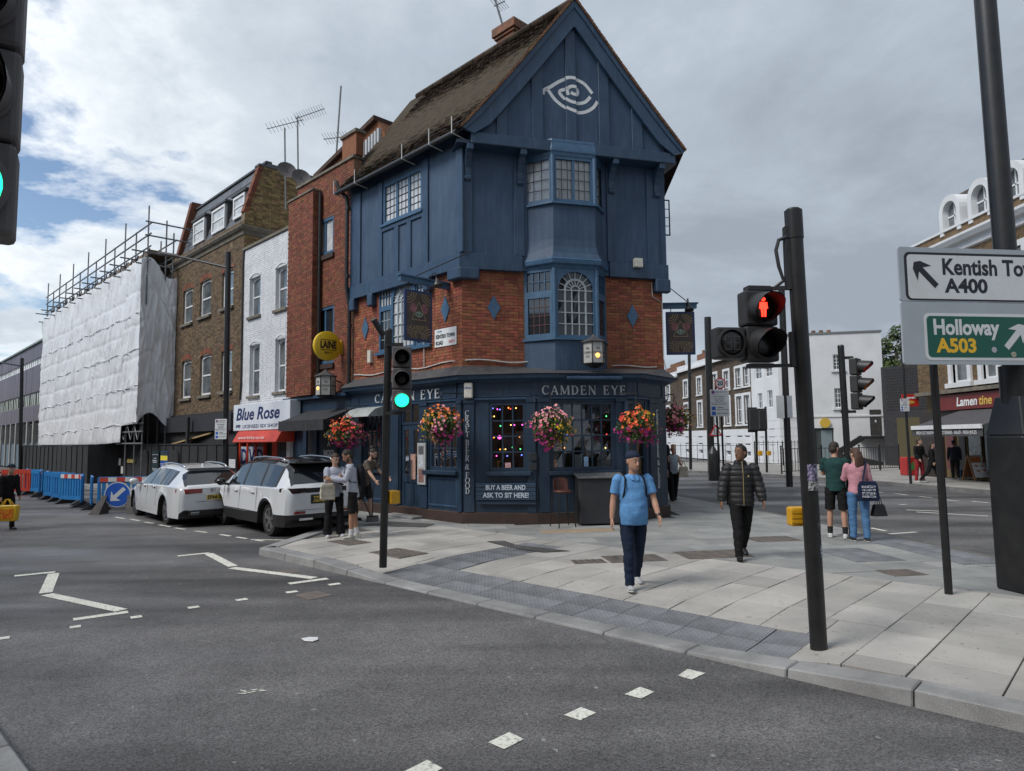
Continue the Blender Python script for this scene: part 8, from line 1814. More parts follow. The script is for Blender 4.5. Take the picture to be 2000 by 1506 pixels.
for u,v in ((560,333),(588,347)): c = atd(u,v,23.6); T_ = thing('satellite_dish','grey satellite dish on the brown house party wall, %s of two' % ('left' if u < 570 else 'right'),'satellite dish',c,'satellite dishes'); mb = MB(); mb.lathe(c,[(0.02,-0.08),(0.2,-0.05),(0.33,0.03),(0.34,0.05),(0.2,-0.02),(0.02,-0.05)],16,(0.5,-0.85,0.35)); mb.build('dish',SIGG,T_,smooth='auto'); mb = MB(); mb.tube([c,c+Vector((0.2,-0.4,0.1))],0.012,5); mb.tube([c,c+Vector((-0.05,0.2,-0.25))],0.02,5); mb.build('dish_arm',GALV,T_)

# ------------------------------------------------------------------ parked cars
def tab(T,x):
    if x <= T[0][0]: return T[0][1]
    for (a,b),(c,d) in zip(T[:-1],T[1:]):
        if x <= c: t = (x-a)/(c-a); return b+(d-b)*t
    return T[-1][1]
PAINTW = mat('pearl_white_paint',(0.60,0.62,0.64),0.22,coat=0.8,spec=0.6); CLAD = mat('black_cladding',(0.016,0.016,0.017),0.5); GBLK = mat('gloss_black',(0.008,0.008,0.009),0.12,coat=0.5); CGL = mat('car_glass',(0.012,0.014,0.016),0.02,spec=1.0); CHR = mat('chrome_trim',(0.55,0.56,0.57),0.15,metal=0.9); TYRE = mat('tyre_rubber',(0.013,0.013,0.013),0.85); ALLOY = mat('alloy_wheel',(0.33,0.33,0.34),0.3,metal=0.8); TAILR = mat('tail_lamp_red',(0.22,0.006,0.008),0.12,coat=0.6); PLATE = mat('plate_yellow',(0.62,0.44,0.05),0.4)
def car(label,P):
    T_ = thing('parked_car',label,'car',(0,0,0),'cars parked along the kerb'); L_,Rw = P['L'],P['R']; wx = (P['rx'],P['rx']+P['wb'])
    xs = sorted({0,.015,.04,.08,.12,L_-.02,L_-.05,L_,*[round(i*0.05,3) for i in range(int(L_/0.05)+1)]}); belt = P['belt']
    def sec(x):
        w,zt = tab(P['w'],x),tab(P['top'],x); zb = P['zb']
        for q in wx:
            if abs(x-q) < Rw+0.055: zb = max(zb,0.33+sqrt(max((Rw+0.055)**2-(x-q)**2,0)))
        if x < 0.1: zb = max(zb,0.30+0.1*(1-x/0.1))
        bl = min(tab(belt,x),zt-0.07); wr = tab(P['wr'],x); k = min(1.0,max(0.0,(zt-bl-0.07)/0.35))
        z3 = min(max(0.50,zb+0.075),bl-0.1); z4 = min(max(0.74,z3+0.02),bl-0.06)
        wt = w*0.93*(1-k)+wr*k
        return [(0.02,min(zb,0.35)),(w*0.86,zb),(w*0.985,zb+0.015),(w*1.0,z3),(w*0.985,z4),(w*0.965,bl-0.03),(w*0.925,bl),(wt+(0.02 if k > .5 else 0)-(0.10*(1-k)),zt-0.055-0.05*k),(wt*0.80,zt-0.015),(0.0,zt)]
    S_ = [sec(x) for x in xs]; parts = {}
    def put(key,P4):
        parts.setdefault(key,MB()).add(P4,[(0,1,2,3)])
    for i in range(len(xs)-1):
        xm = (xs[i]+xs[i+1])/2
        for r in range(9):
            for sg in (1,-1):
                q = [Vector((xs[i],sg*S_[i][r][0],S_[i][r][1])),Vector((xs[i+1],sg*S_[i+1][r][0],S_[i+1][r][1])),Vector((xs[i+1],sg*S_[i+1][r+1][0],S_[i+1][r+1][1])),Vector((xs[i],sg*S_[i][r+1][0],S_[i][r+1][1]))]
                if sg < 0: q = q[::-1]
                key = 'body'
                if r <= 1: key = 'underbody'
                elif r == 2 and P['clad']: key = 'wheel_arch_trim'
                elif r == 6:
                    for n,(a,b) in enumerate(P['side']):
                        if a < xm < b: key = 'side_window%d%d' % (n,sg)
                    if key == 'body' and P['side'][0][0]-0.1 < xm < P['side'][-1][1]: key = 'pillar'
                elif r >= 7 and P['rg'][0] < xm < P['rg'][1] and r >= 7: key = 'rear_window'
                elif r >= 7 and P['ws'][0] < xm < P['ws'][1]: key = 'windscreen'
                elif r >= 7 and P['blackroof'] and P['rg'][1] <= xm < P['ws'][0]: key = 'roof'
                put(key,q)
    c0 = S_[0]; ce = S_[-1]
    for sct,xx,flip in ((c0,xs[0],1),(ce,xs[-1],-1)):
        for r in range(1,9):
            a,b = sct[r],sct[r+1]; mb = parts['body'] if not (P['clad'] and b[1] < 0.62) else parts['wheel_arch_trim']; mb.add([(xx,-a[0],a[1]),(xx,a[0],a[1]),(xx,b[0],b[1]),(xx,-b[0],b[1])],[(0,1,2,3)])
    for k,mb in parts.items():
        nm = 'side_window' if k.startswith('side') else k; m = dict(body=PAINTW,underbody=CLAD,wheel_arch_trim=CLAD,side_window=CGL,pillar=CLAD,rear_window=CGL,windscreen=CGL,roof=GBLK)[nm]; o = mb.build(nm,m,T_,smooth='auto',angle=32)
        if nm == 'body':
            bm = bmesh.new(); bm.from_mesh(o.data); bmesh.ops.remove_doubles(bm,verts=bm.verts,dist=0.0005); bmesh.ops.recalc_face_normals(bm,faces=bm.faces); bm.to_mesh(o.data); bm.free(); o.data.shade_smooth(); o.data.set_sharp_from_angle(angle=radians(28)); body = o
    def bx(nm,m,c,d,par=T_,bev=0.01): mb = MB(); mb.cbox(c,d); return mb.build(nm,m,par,bevel=bev,seg=2)
    for q in wx:
        for sg in (1,-1):
            yc = sg*(P['w'][2][1]-0.13); mb = MB(); ax = (0,sg,0); c = Vector((q,yc,Rw)); mb.lathe(c,[(Rw*0.66,-0.10),(Rw*0.93,-0.11),(Rw,-0.07),(Rw,0.07),(Rw*0.93,0.11),(Rw*0.68,0.105),(Rw*0.66,0.09)],28,ax); wo = mb.build('wheel',TYRE,T_,smooth='auto')
            mb = MB(); mb.lathe(c,[(Rw*0.68,0.095),(Rw*0.66,0.105),(Rw*0.60,0.09),(Rw*0.58,-0.05),(0.02,-0.06)],28,ax); mb.build('rim',CLAD,wo,smooth='auto')
            mb = MB()
            mb.lathe(c,[(Rw*0.69,0.09),(Rw*0.68,0.108),(Rw*0.62,0.10),(Rw*0.62,0.07)],28,ax)
            for i in range(5):
                for dd in (-0.13,0.13):
                    a = 2*pi*i/5+0.3; v0 = Vector((cos(a+dd*2.2),0,sin(a+dd*2.2)))*Rw*0.12; v1 = Vector((cos(a+dd),0,sin(a+dd)))*Rw*0.65; mb.bar(c+v0+Vector((0,sg*0.085,0)),c+v1+Vector((0,sg*0.095,0)),0.03,0.032,(0,1,0))
            mb.lathe(c,[(Rw*0.16,0.05),(Rw*0.15,0.10),(0.002,0.105)],12,ax); mb.build('spokes',ALLOY,wo)
    for sg in (1,-1):
        wv = lambda x: tab(P['w'],x)
        for x in P['seams']: mb = MB(); mb.bar((x,sg*(wv(x)*1.0+0.001),0.45),(x-0.03,sg*(wv(x)*0.97+0.003),tab(belt,x)-0.03),0.006,0.006); mb.build('door_seam',CLAD,body)
        for x in P['handles']: mb = MB(); mb.tube([(x-0.1,sg*(wv(x)*0.985+0.012),0.90),(x+0.1,sg*(wv(x)*0.985+0.016),0.90)],0.016,8); mb.build('door_handle',P['hm'],T_,smooth=True)
        x = P['mir']; mb = MB(); mb.ball((x,sg*(wv(x)+0.13),tab(belt,x)+0.07),(0.08,0.12,0.085),12,8); mb.tube([(x,sg*wv(x)*0.93,tab(belt,x)),(x,sg*(wv(x)+0.1),tab(belt,x)+0.03)],0.03,6); mb.build('mirror',P['mm'],T_,smooth=True)
        mb = MB(); K = 14; ra,rb_ = P['rail']; mb.tube([(ra+(rb_-ra)*i/K,sg*(tab(P['wr'],ra+(rb_-ra)*i/K)*0.86),tab(P['top'],ra+(rb_-ra)*i/K)+(0.025 if 0 < i < K else -0.02)) for i in range(K+1)],0.02,6); mb.build('roof_rail',CHR,T_,smooth=True)
        mb = MB(); a,b = P['side'][0][0],P['side'][-1][1]; K = 22; mb.tube([(a+(b-a)*i/K,sg*(wv(a+(b-a)*i/K)*0.93+0.004),tab(belt,a+(b-a)*i/K)-0.004) for i in range(K+1)],0.009,5); mb.build('window_trim',CHR if not P['clad'] else CHR,T_)
        # tail lamps: inner box on the tail, outer piece wrapping the corner
        y0,y1,z0,z1_ = P['lamp']; mb = MB(); xw,ww = 0.27,wv(0.27)*0.985+0.006; wz_ = (z1_-z0)
        mb.hexa([(-0.014,sg*y0,z0+wz_*.12),(-0.010,sg*y1,z0),(0.05,sg*y1,z0),(0.05,sg*y0,z0+wz_*.12),(-0.012,sg*y0,z1_),(-0.008,sg*y1,z1_),(0.05,sg*y1,z1_),(0.05,sg*y0,z1_)]); mb.hexa([(-0.010,sg*y1,z0),(xw,sg*ww,z0+wz_*.3),(xw,sg*(ww-.1),z0+wz_*.3),(0.05,sg*(y1-.05),z0),(-0.008,sg*y1,z1_),(xw,sg*(ww-.006),z1_),(xw,sg*(ww-.1),z1_),(0.05,sg*(y1-.05),z1_)]); mb.build('tail_lamp',P['lm'],T_,bevel=0.008)
    pf = Frame((-0.03,P['py'],0),(0,-1)); pf.nv = Vector((-1,0,0)); pz_ = P['pz']
    bx('plate_recess',CLAD if P['clad'] else PAINTW,(-0.004,P['py'],pz_),(0.02,0.62,0.19)); po = bx('number_plate',PLATE,(-0.018,P['py'],pz_),(0.012,0.52,0.115),bev=0.004); text(P['plate'],pf,-0.10 if len(P['plate']) < 7 else -0.03,pz_,-0.004,0.078,SBK,po,w=0.34 if len(P['plate']) < 7 else 0.42,bold=0.003,depth=0.002)
    for c,d,m,nm in P['extra']: bx(nm,m,c,d)
    return T_
top5 = [(0,0.98),(0.04,1.04),(0.10,1.10),(0.42,1.50),(0.55,1.575),(1.0,1.62),(1.8,1.645),(2.5,1.61),(2.85,1.55),(3.65,1.10),(4.2,1.02),(4.48,0.90),(4.60,0.74),(4.64,0.6)]
c5 = car('white SUV with black lower cladding parked nearest, rear plate EN23',dict(L=4.64,wb=2.84,rx=0.90,R=0.355,zb=0.24,clad=True,blackroof=True,w=[(0,.70),(0.015,.76),(0.08,.84),(0.3,.90),(1,.92),(3.6,.92),(4.2,.88),(4.5,.76),(4.64,.58)],wr=[(0,.60),(.3,.60),(1,.64),(2.6,.64),(3.2,.66),(3.7,.75),(4.64,.6)],top=top5,belt=[(0,1.05),(1,1.05),(2.5,1.03),(3.6,0.99),(4.64,.7)],side=[(0.62,1.24),(1.34,2.26),(2.36,3.25)],rg=(0.11,0.42),ws=(2.87,3.62),seams=(1.42,2.40,3.40),handles=(1.62,2.62),hm=PAINTW,mir=3.15,mm=GBLK,rail=(0.7,2.5),lamp=(0.42,0.70,0.93,1.04),lm=mat('smoked_lamp',(0.025,0.012,0.013),0.1,coat=0.6),py=0.0,pz=0.80,plate='EN23 L',extra=[((-0.006,0,0.985),(0.02,0.86,0.10),GBLK,'tailgate_band'),((-0.01,0,0.605),(0.03,1.3,0.022),CHR,'bumper_strip'),((0.40,0,1.55),(0.34,1.12,0.03),GBLK,'roof_spoiler'),((-0.006,0.55,0.54),(0.03,0.24,0.05),TAILR,'rear_reflector'),((-0.006,-0.55,0.54),(0.03,0.24,0.05),TAILR,'rear_reflector'),((-0.02,0.42,0.40),(0.03,0.3,0.05),CHR,'exhaust_trim'),((-0.02,0,0.985),(0.012,0.08,0.085),CHR,'badge'),((2.7,0.925,0.47),(1.6,0.02,0.02),CHR,'sill_strip')]))
HD = Vector((-0.67,0.742,0)).normalized(); LF = Vector((-HD.y,HD.x,0)); ang = atan2(HD.y,HD.x)
p = gnd(521,1048,0.0); c5.location = p-HD*0.90-LF*0.86; c5.rotation_euler = (0,0,ang)
pf = Frame((-0.03,0,0),(0,-1)); pf.nv = Vector((-1,0,0)); text('PEUGEOT',pf,0,0.925,-0.012,0.022,CHR,c5,w=0.24)
topA = [(0,0.92),(0.05,0.97),(0.12,1.0),(0.62,1.33),(0.75,1.385),(1.3,1.44),(2.0,1.46),(2.6,1.43),(2.95,1.37),(3.75,0.97),(4.4,0.88),(4.75,0.76),(4.89,0.62),(4.93,0.52)]
cA = car('white estate car parked in front of the SUV, rear plate EF66',dict(L=4.93,wb=2.91,rx=1.12,R=0.34,zb=0.2,clad=False,blackroof=False,w=[(0,.72),(0.015,.78),(0.08,.85),(0.4,.91),(1,.935),(3.6,.935),(4.4,.88),(4.75,.76),(4.93,.55)],wr=[(0,.56),(.5,.56),(1.2,.60),(2.6,.60),(3.3,.64),(3.8,.74),(4.93,.6)],top=topA,belt=[(0,.96),(1,.97),(2.5,.95),(3.7,.90),(4.93,.6)],side=[(0.95,1.52),(1.61,2.41),(2.51,3.35)],rg=(0.13,0.62),ws=(2.97,3.72),seams=(1.70,2.55,3.5),handles=(1.9,2.8),hm=CHR,mir=3.25,mm=PAINTW,rail=(0.8,2.6),lamp=(0.34,0.72,0.785,0.905),lm=TAILR,py=-0.02,pz=0.69,plate='EF66 CC',extra=[((-0.006,0,0.60),(0.02,1.0,0.014),CHR,'tailgate_strip'),((0.0,0,0.33),(0.06,1.3,0.13),CLAD,'rear_diffuser'),((-0.02,0.5,0.33),(0.05,0.2,0.06),CHR,'exhaust_trim'),((0.66,0,1.375),(0.22,1.06,0.022),PAINTW,'roof_spoiler'),((1.1,0,1.44),(0.12,0.03,0.05),PAINTW,'roof_fin')]))
for k in range(4): mb = MB(); mb.lathe((-0.012,0.12-0.08*k,0.855),[(0.05,0),(0.05,0.008),(0.042,0.008),(0.042,0)],16,(-1,0,0)); mb.build('badge_ring',CHR,cA)
p = gnd(319,1025,0.0); cA.location = p-HD*1.12-LF*0.88; cA.rotation_euler = (0,0,ang)

# ------------------------------------------------------------------ people
SKIN = {k: mat('skin_'+k,c,0.55,tuple(x*0.88 for x in c),12,spec=0.35) for k,c in dict(a=(0.46,0.26,0.18),b=(0.20,0.105,0.065),c=(0.36,0.19,0.12),d=(0.52,0.32,0.24)).items()}
def cloth(n,c,r=0.85): return mat('cloth_'+n,c,r,tuple(x*0.72 for x in c),7,0.25,90,spec=0.2)
EYEM = [mat('eye_white',(0.55,0.53,0.5),0.3),mat('eye_dark',(0.02,0.014,0.01),0.25),mat('brow',(0.022,0.015,0.011),0.8),mat('lips',(0.26,0.09,0.075),0.5)]
def wrinkle(amp,sc=9.0,quilt=0.0,pitch=0.085):
    def f(me):
        me.update(); ns = [v.normal.copy() for v in me.vertices]
        for v,n in zip(me.vertices,ns):
            p = v.co; w = mnoise.noise(Vector((p.x*sc*0.6,p.y*sc*0.6,p.z*sc*1.7)))+0.5*mnoise.noise(Vector((p.x*sc*1.6+3,p.y*sc*1.6,p.z*sc*3.2))); d = amp*w
            if quilt: d += quilt*(abs(sin(pi*p.z/pitch))**0.55-0.55)
            v.co = p+n*d
    return f
def person(label,loc,yaw,H,skin='a',top=None,bottom=None,shoes=(0.5,0.5,0.5),hair=(0.02,0.014,0.01),legs=((8,5,0),(-8,15,0)),arms=((5,8,12,0),(-3,8,15,0)),lean=2,head=(0,0),sleeve='long',leg='long',belly=0.0,wide=1.0,vox=0.009,sock=None,quilt=0.0,flare=0.0,beard=False,hairfn=None,hem=-0.10,extra=None,sex='m',toe=(0,0)):
    S = H/1.75; T_ = thing('person',label,'person',(0,0,0)); F,LT,U = Vector((0,-1,0)),Vector((1,0,0)),Vector((0,0,1)); R_ = radians
    Hc = Vector((0,0,0.93*S)); ln = R_(lean); Ut = U*cos(ln)+F*sin(ln); Ft = F*cos(ln)-U*sin(ln); J = {}
    for sd,(a,k,sp),key in ((1,legs[0],'L'),(-1,legs[1],'R')):
        a,k,sp = R_(a),R_(k),R_(sp); hip = Hc+LT*sd*0.092*S*(1.0 if sex == 'm' else 1.02)-U*0.03*S; d1 = (F*sin(a)-U*cos(a)+LT*sd*sin(sp)).normalized(); kn = hip+d1*0.415*S; d2 = (F*sin(a-k)-U*cos(a-k)+LT*sd*sin(sp)*0.6).normalized(); an = kn+d2*0.41*S; J[key] = [hip,kn,an,d2]
    low = min(J['L'][2].z,J['R'][2].z)-0.075*S; sh = Vector((0,0,-low))
    Hc = Hc+sh
    for k in 'LR': J[k] = [J[k][0]+sh,J[k][1]+sh,J[k][2]+sh,J[k][3]]
    shw = (0.166 if sex == 'm' else 0.146)*S*wide
    for sd,(fw,ou,el,inw),key in ((1,arms[0],'aL'),(-1,arms[1],'aR')):
        fw,ou,el = R_(fw),R_(ou),R_(el); s = Hc+Ut*0.475*S+LT*sd*shw; d1 = (F*sin(fw)-U*cos(fw)+LT*sd*sin(ou)).normalized(); e = s+d1*0.285*S; d2 = (F*sin(fw+el)-U*cos(fw+el)+LT*sd*(sin(ou)*0.6-inw)).normalized(); w = e+d2*0.25*S; J[key] = [s,e,w,d2]
    nb = Hc+Ut*0.51*S; hd = nb+Ut*0.165*S+Ft*0.03*S
    hy,hp = R_(head[0]),R_(head[1]); HM = Matrix.Rotation(hy,3,'Z') @ Matrix.Rotation(-hp,3,'X'); hs = S*1.0
    def hv(x,f,z): return hd+HM @ Vector((x*hs,-f*hs,z*hs))
    def ell(mb,rows,cen=None):
        rings = []
        for t,rx,ry,oy in rows:
            c = Hc+Ut*t*S+Ft*oy*S; rings.append([c+LT*rx*S*cos(2*pi*i/20)+Ft*(-ry*S*sin(2*pi*i/20)) for i in range(20)])
        mb.loft(rings)
    # --- body
    B = MB(); tw = 0.94*wide
    ell(B,[(-0.09,0.12,0.085,0),(0.0,0.135*tw,0.095,0),(0.15,0.118*tw,0.085,0),(0.3,0.135*tw,0.095,0.0),(0.42,0.15*tw,0.085,0),(0.475,0.12*tw,0.07,0),(0.51,0.06,0.055,0)])
    B.tube([nb-Ut*0.05*S,hd-Ut*0.06*S],[0.056*S,0.052*S],12)
    HR = [(-.120,.022,.078,-.03),(-.105,.042,.088,.0),(-.08,.058,.092,.04),(-.05,.066,.094,.065),(-.015,.071,.091,.085),(.02,.075,.093,.095),(.055,.076,.092,.098),(.085,.068,.078,.085),(.105,.05,.05,.06),(.117,.02,.02,.025)]
    B.loft([[hv(w*cos(2*pi*i/20),(f if sin(2*pi*i/20) > 0 else b)*sin(2*pi*i/20),z) for i in range(20)] for z,w,f,b in HR])
    B.tube([hv(0,.088,.012),hv(0,.102,-.012),hv(0,.112,-.036),hv(0,.092,-.045)],[.008*hs,.010*hs,.015*hs,.010*hs],8)
    for sd in (1,-1): B.ball(hv(sd*.077,-.012,-.008),(.012*hs,.02*hs,.032*hs),8,6)
    for k,key in ((1,'aL'),(-1,'aR')):
        s,e,w,d2 = J[key]; B.tube([s,s+(e-s)*0.5,e,e+(w-e)*0.4,w],[0.054*S,0.048*S,0.041*S,0.042*S,0.029*S],10)
        lat = F-d2*F.dot(d2); lat = lat.normalized() if lat.length > .05 else LT; pn = -LT*k; pn = (pn-d2*pn.dot(d2)).normalized(); lat = d2.cross(pn).normalized()
        if lat.dot(F) < 0: lat = -lat
        B.tube([w-d2*0.01,w+d2*0.03*S,w+d2*0.085*S],[(0.026*S,0.018*S),(0.036*S,0.017*S),(0.040*S,0.014*S)],10,up=lat)
        for i,lg in enumerate((0.066,0.076,0.070,0.056)):
            o = w+d2*0.08*S+lat*(0.028-0.0187*i)*S; c1,c2 = 0.35,0.85; p1 = o+(d2*cos(c1)+pn*sin(c1))*lg*0.5*S; p2 = p1+(d2*cos(c2)+pn*sin(c2))*lg*0.5*S; B.tube([o-d2*0.02,o,p1,p2],[0.0095*S,0.0095*S,0.009*S,0.0075*S],7)
        o = w+d2*0.02*S+lat*0.03*S; B.tube([o,o+(d2*0.6+lat*0.8)*0.035*S,o+(d2*0.95+lat*0.65+pn*0.3)*0.065*S],[0.013*S,0.0115*S,0.009*S],7)
    for key in 'LR':
        h,k,a,d2 = J[key]; B.tube([h,h+(k-h)*0.5,k,k+(a-k)*0.3,a],[0.075*S,0.065*S,0.048*S,0.052*S,0.034*S],12)
    bo = B.build('body',SKIN[skin],T_); bake(bo,vox,3)
    # --- eyes, brows, mouth
    E = MB()
    for sd in (1,-1):
        E.cur = 0; E.ball(hv(sd*.031,.083,.006),(.0135*hs,.010*hs,.0075*hs),8,6,HM); E.cur = 1; E.ball(hv(sd*.031,.090,.006),(.0065*hs,.005*hs,.0065*hs),8,6,HM); E.cur = 2; E.tube([hv(sd*.015,.094,.022),hv(sd*.032,.094,.027),hv(sd*.048,.086,.022)],[.003*hs,.0042*hs,.002*hs],6)
    E.cur = 3; E.tube([hv(-.023,.086,-.068),hv(0,.095,-.066),hv(.023,.086,-.068)],[(.002*hs,.003*hs),(.0065*hs,.006*hs),(.002*hs,.003*hs)],7); E.build('face_features',EYEM,T_,smooth=True,recalc=False)
    # --- hair
    hm = mat('hair_%.2f_%.2f' % hair[:2],hair,0.7,tuple(x*2.0 for x in hair),30,0.5,60); Hm = MB()
    if hairfn != 'cap': Hm.ball(hv(0,-.014,.042),(.082*hs,.103*hs,.086*hs),18,12,HM @ Matrix.Rotation(radians(-24),3,'X')); Hm.ball(hv(0,-.045,-.02),(.074*hs,.066*hs,.075*hs),14,10,HM)
    if hairfn == 'long':
        Hm.tube([hv(0,-.05,.02),hv(0,-.085,-.08),hv(0,-.075,-.2),hv(0.01,-.05,-.32),hv(.015,-.045,-.38)],[(.075*hs,.085*hs),(.05*hs,.095*hs),(.042*hs,.10*hs),(.032*hs,.075*hs),(.012*hs,.03*hs)],14,up=HM @ Vector((0,1,0)))
    if hairfn == 'tail': Hm.tube([hv(0,-.1,.03),hv(.04,-.1,-.06),hv(.075,-.03,-.16),hv(.08,0.02,-.26)],[.03*hs,.034*hs,.028*hs,.008*hs],10)
    if hairfn == 'bun': Hm.ball(hv(0,-.07,.12),.055*hs,12,8)
    if hairfn == 'updo':
        for i in range(7): Hm.ball(hv(.035*cos(i*.9),-.02+.03*sin(i*.9),.12+.01*(i % 3)),.045*hs,8,6)
    if beard: Hm.tube([hv(-.068,.02,-.03),hv(-.055,.055,-.09),hv(0,.075,-.115),hv(.055,.055,-.09),hv(.068,.02,-.03)],[.012*hs,.022*hs,.027*hs,.022*hs,.012*hs],10)
    if hairfn == 'cap':
        Hm.ball(hv(0,-.05,-.015),(.072*hs,.058*hs,.06*hs),14,10,HM); C_ = MB(); C_.ball(hv(0,-.012,.068),(.087*hs,.104*hs,.072*hs),20,14,HM); C_.ball(hv(0,-.11,.012),(.06*hs,.05*hs,.012*hs),14,6,HM)
        co = C_.build('cap',cloth('cap_navy',(0.02,0.032,0.06)),T_); bake(co,0.008,2)
    ho = Hm.build('hair',hm,T_); bake(ho,0.009,1,wrinkle(0.0035,40))
    # --- top
    by = belly; sk = 1.0*wide; tp = MB(); g = 0.012 if not quilt else 0.035
    fem = 0.9 if sex == 'f' else 1.0
    ell(tp,[(hem,0.150*sk*fem+g,0.105+g+by*0.6,by*0.35),(0.0,0.150*sk+g,0.108+g+by,by*0.5),(0.12,0.143*sk*fem+g,0.102+g+by,by*0.5),(0.27,0.152*sk*fem+g,0.108+g+by*0.35,by*0.15),(0.39,0.172*sk*fem+g,0.105+g,0),(0.445,0.168*sk*fem+g,0.088+g,0),(0.478,0.125*sk*fem+g,0.075+g*.6,0),(0.5,0.08+g*0.5,0.068+g*0.3,0),(0.515 if not quilt else 0.56,0.064+g*0.4,0.062+g*0.4,0.005)])
    for key in ('aL','aR'):
        s,e,w,d2 = J[key]; q = g*0.9
        if sleeve == 'long': tp.tube([s+(nb-s)*0.12+Ut*0.03*S,s+Ut*0.012*S+(nb-s)*0.06,s+(e-s)*0.12,s+(e-s)*0.45,e,e+(w-e)*0.5,w+d2*0.005],[0.02*S,(0.045+q*.7)*S,(0.060+q)*S,(0.056+q)*S,(0.049+q)*S,(0.046+q)*S,(0.036+q*0.6)*S],14)
        elif sleeve == 'short': tp.tube([s+(nb-s)*0.12+Ut*0.03*S,s+Ut*0.012*S+(nb-s)*0.06,s+(e-s)*0.12,s+(e-s)*0.4,s+(e-s)*0.76],[0.02*S,(0.045+q*.7)*S,(0.060+q)*S,(0.057+q)*S,(0.056+q)*S],14)
        else: tp.tube([s+(Hc+Ut*0.43*S-s)*0.3,s+(e-s)*0.08],[(0.06+q)*S,(0.05+q)*S],12)
    to = tp.build('jacket' if quilt else 'top',top,T_); bake(to,0.0105,3,wrinkle(0.006 if not quilt else 0.005,9,quilt))
    # --- bottom
    bt = MB(); ell(bt,[(-0.10,0.105,0.085,0),(-0.06,0.15*fem**0.3,0.108,-0.004),(0.0,0.152*fem**0.3,0.11,0),(0.06,0.142,0.10,by*0.3)])
    for key in 'LR':
        h,k,a,d2 = J[key]
        if leg == 'long': bt.tube([h,h+(k-h)*0.5,k,k+(a-k)*0.35,k+(a-k)*0.8,a+d2*0.02*S],[0.098*S,0.089*S,0.070*S,(0.070+flare*.3)*S,(0.060+flare*.8)*S,(0.060+flare)*S],16)
        else: bt.tube([h,h+(k-h)*0.5,h+(k-h)*0.97],[0.096*S,0.090*S,0.086*S],16)
    boo = bt.build('trousers' if leg == 'long' else 'shorts',bottom,T_); bake(boo,0.0105,3,wrinkle(0.008,9))
    # --- shoes
    SM = mat('shoe_%.2f_%.2f' % shoes[:2],shoes,0.6,tuple(x*0.75 for x in shoes),14); SO = mat('sole_pale',(0.5,0.5,0.48),0.7) if shoes[0] > 0.015 else mat('sole_dark',(0.02,0.02,0.02),0.8)
    for key,sd,tp_ in (('L',1,toe[0]),('R',-1,toe[1])):
        h,k,a,d2 = J[key]; fd = (F*cos(R_(tp_))-U*sin(R_(tp_))+LT*sd*0.14).normalized(); up = (U-fd*U.dot(fd)).normalized(); hl = a-up*0.045*S-fd*0.055*S; sm_ = MB()
        sm_.tube([hl-fd*.012*S,hl+fd*.03*S,hl+fd*.12*S,hl+fd*.19*S,hl+fd*.225*S],[(0.03*S,0.03*S),(0.042*S,0.038*S),(0.034*S,0.043*S),(0.025*S,0.042*S),(0.012*S,0.024*S)],12,up=up); sm_.tube([a+d2*0.05*S,a-d2*0.02*S],[0.042*S,0.040*S],12); so_ = sm_.build('shoe',SM,T_); bake(so_,0.008,2)
        s2 = MB(); s2.tube([hl-up*.025*S-fd*.022*S,hl-up*.026*S+fd*.05*S,hl-up*.027*S+fd*.16*S,hl-up*.024*S+fd*.232*S],[(0.010*S,0.03*S),(0.010*S,0.041*S),(0.010*S,0.046*S),(0.008*S,0.02*S)],12,up=up); s2.build('sole',SO,so_,smooth=True)
        if sock: s3 = MB(); s3.tube([a+d2*0.0,a-d2*0.12*S],[0.044*S,0.048*S],12); s3.build('sock',mat('sock_%.2f' % sock[0],sock,0.9),T_)
    if extra: extra(T_,J,dict(S=S,Hc=Hc,Ut=Ut,Ft=Ft,LT=LT,F=F,hv=hv,nb=nb))
    T_.location = loc; T_.rotation_euler = (0,0,R_(yaw)); return T_
def pav_at(u,v): p = gnd(u,v); return Vector((p.x,p.y,pz(p)+0.004))
WATCH = mat('watch_black',(0.01,0.01,0.01),0.3); STRAP = cloth('strap',(0.015,0.016,0.02))
def strap_pair(T_,J,C,m=STRAP,pack=True,pm=None):
    S,Hc,Ut,Ft,LT = C['S'],C['Hc'],C['Ut'],C['Ft'],C['LT']
    for sd in (1,-1): mb = MB(); mb.tube([Hc+Ut*t*S+LT*sd*x*S+Ft*f*S for t,x,f in ((0.44,.105,-.11),(0.50,.115,-.02),(0.47,.12,.085),(0.36,.135,.125),(0.24,.152,.10),(0.17,.165,.03),(0.15,.15,-.08))],0.007,6,flat=1.8); mb.build('pack_strap',m,T_)
    if pack:
        mb = MB(); rows = [(0.06,.11,.05),(0.08,.14,.075),(0.2,.15,.085),(0.35,.145,.08),(0.45,.11,.06),(0.49,.05,.03)]; mb.loft([[Hc+Ut*t*S+LT*rx*S*cos(2*pi*i/16)-Ft*(0.19+ry*sin(2*pi*i/16))*S for i in range(16)] for t,rx,ry in rows]); o = mb.build('backpack',pm or m,T_); bake(o,0.012,3,wrinkle(0.006,12))
def watch(T_,J,C):
    s,e,w,d2 = J['aL']; mb = MB(); mb.tube([w-d2*0.035,w-d2*0.01],0.036*C['S'],12); mb.build('watch',WATCH,T_)
def blueman(T_,J,C):
    strap_pair(T_,J,C); watch(T_,J,C); S,Hc,Ut,Ft,LT = C['S'],C['Hc'],C['Ut'],C['Ft'],C['LT']
    for sd in (1,-1): mb = MB(); P = [(0.515,.02,.062),(0.50,.065,.045),(0.455,.05,.098),(0.44,.008,.112)]; mb.prism([Hc+Ut*t*S+LT*sd*x*S+Ft*(f+.008)*S for t,x,f in P],Ft*0.008); mb.build('collar',MATS['cloth_blue_polo'],T_)
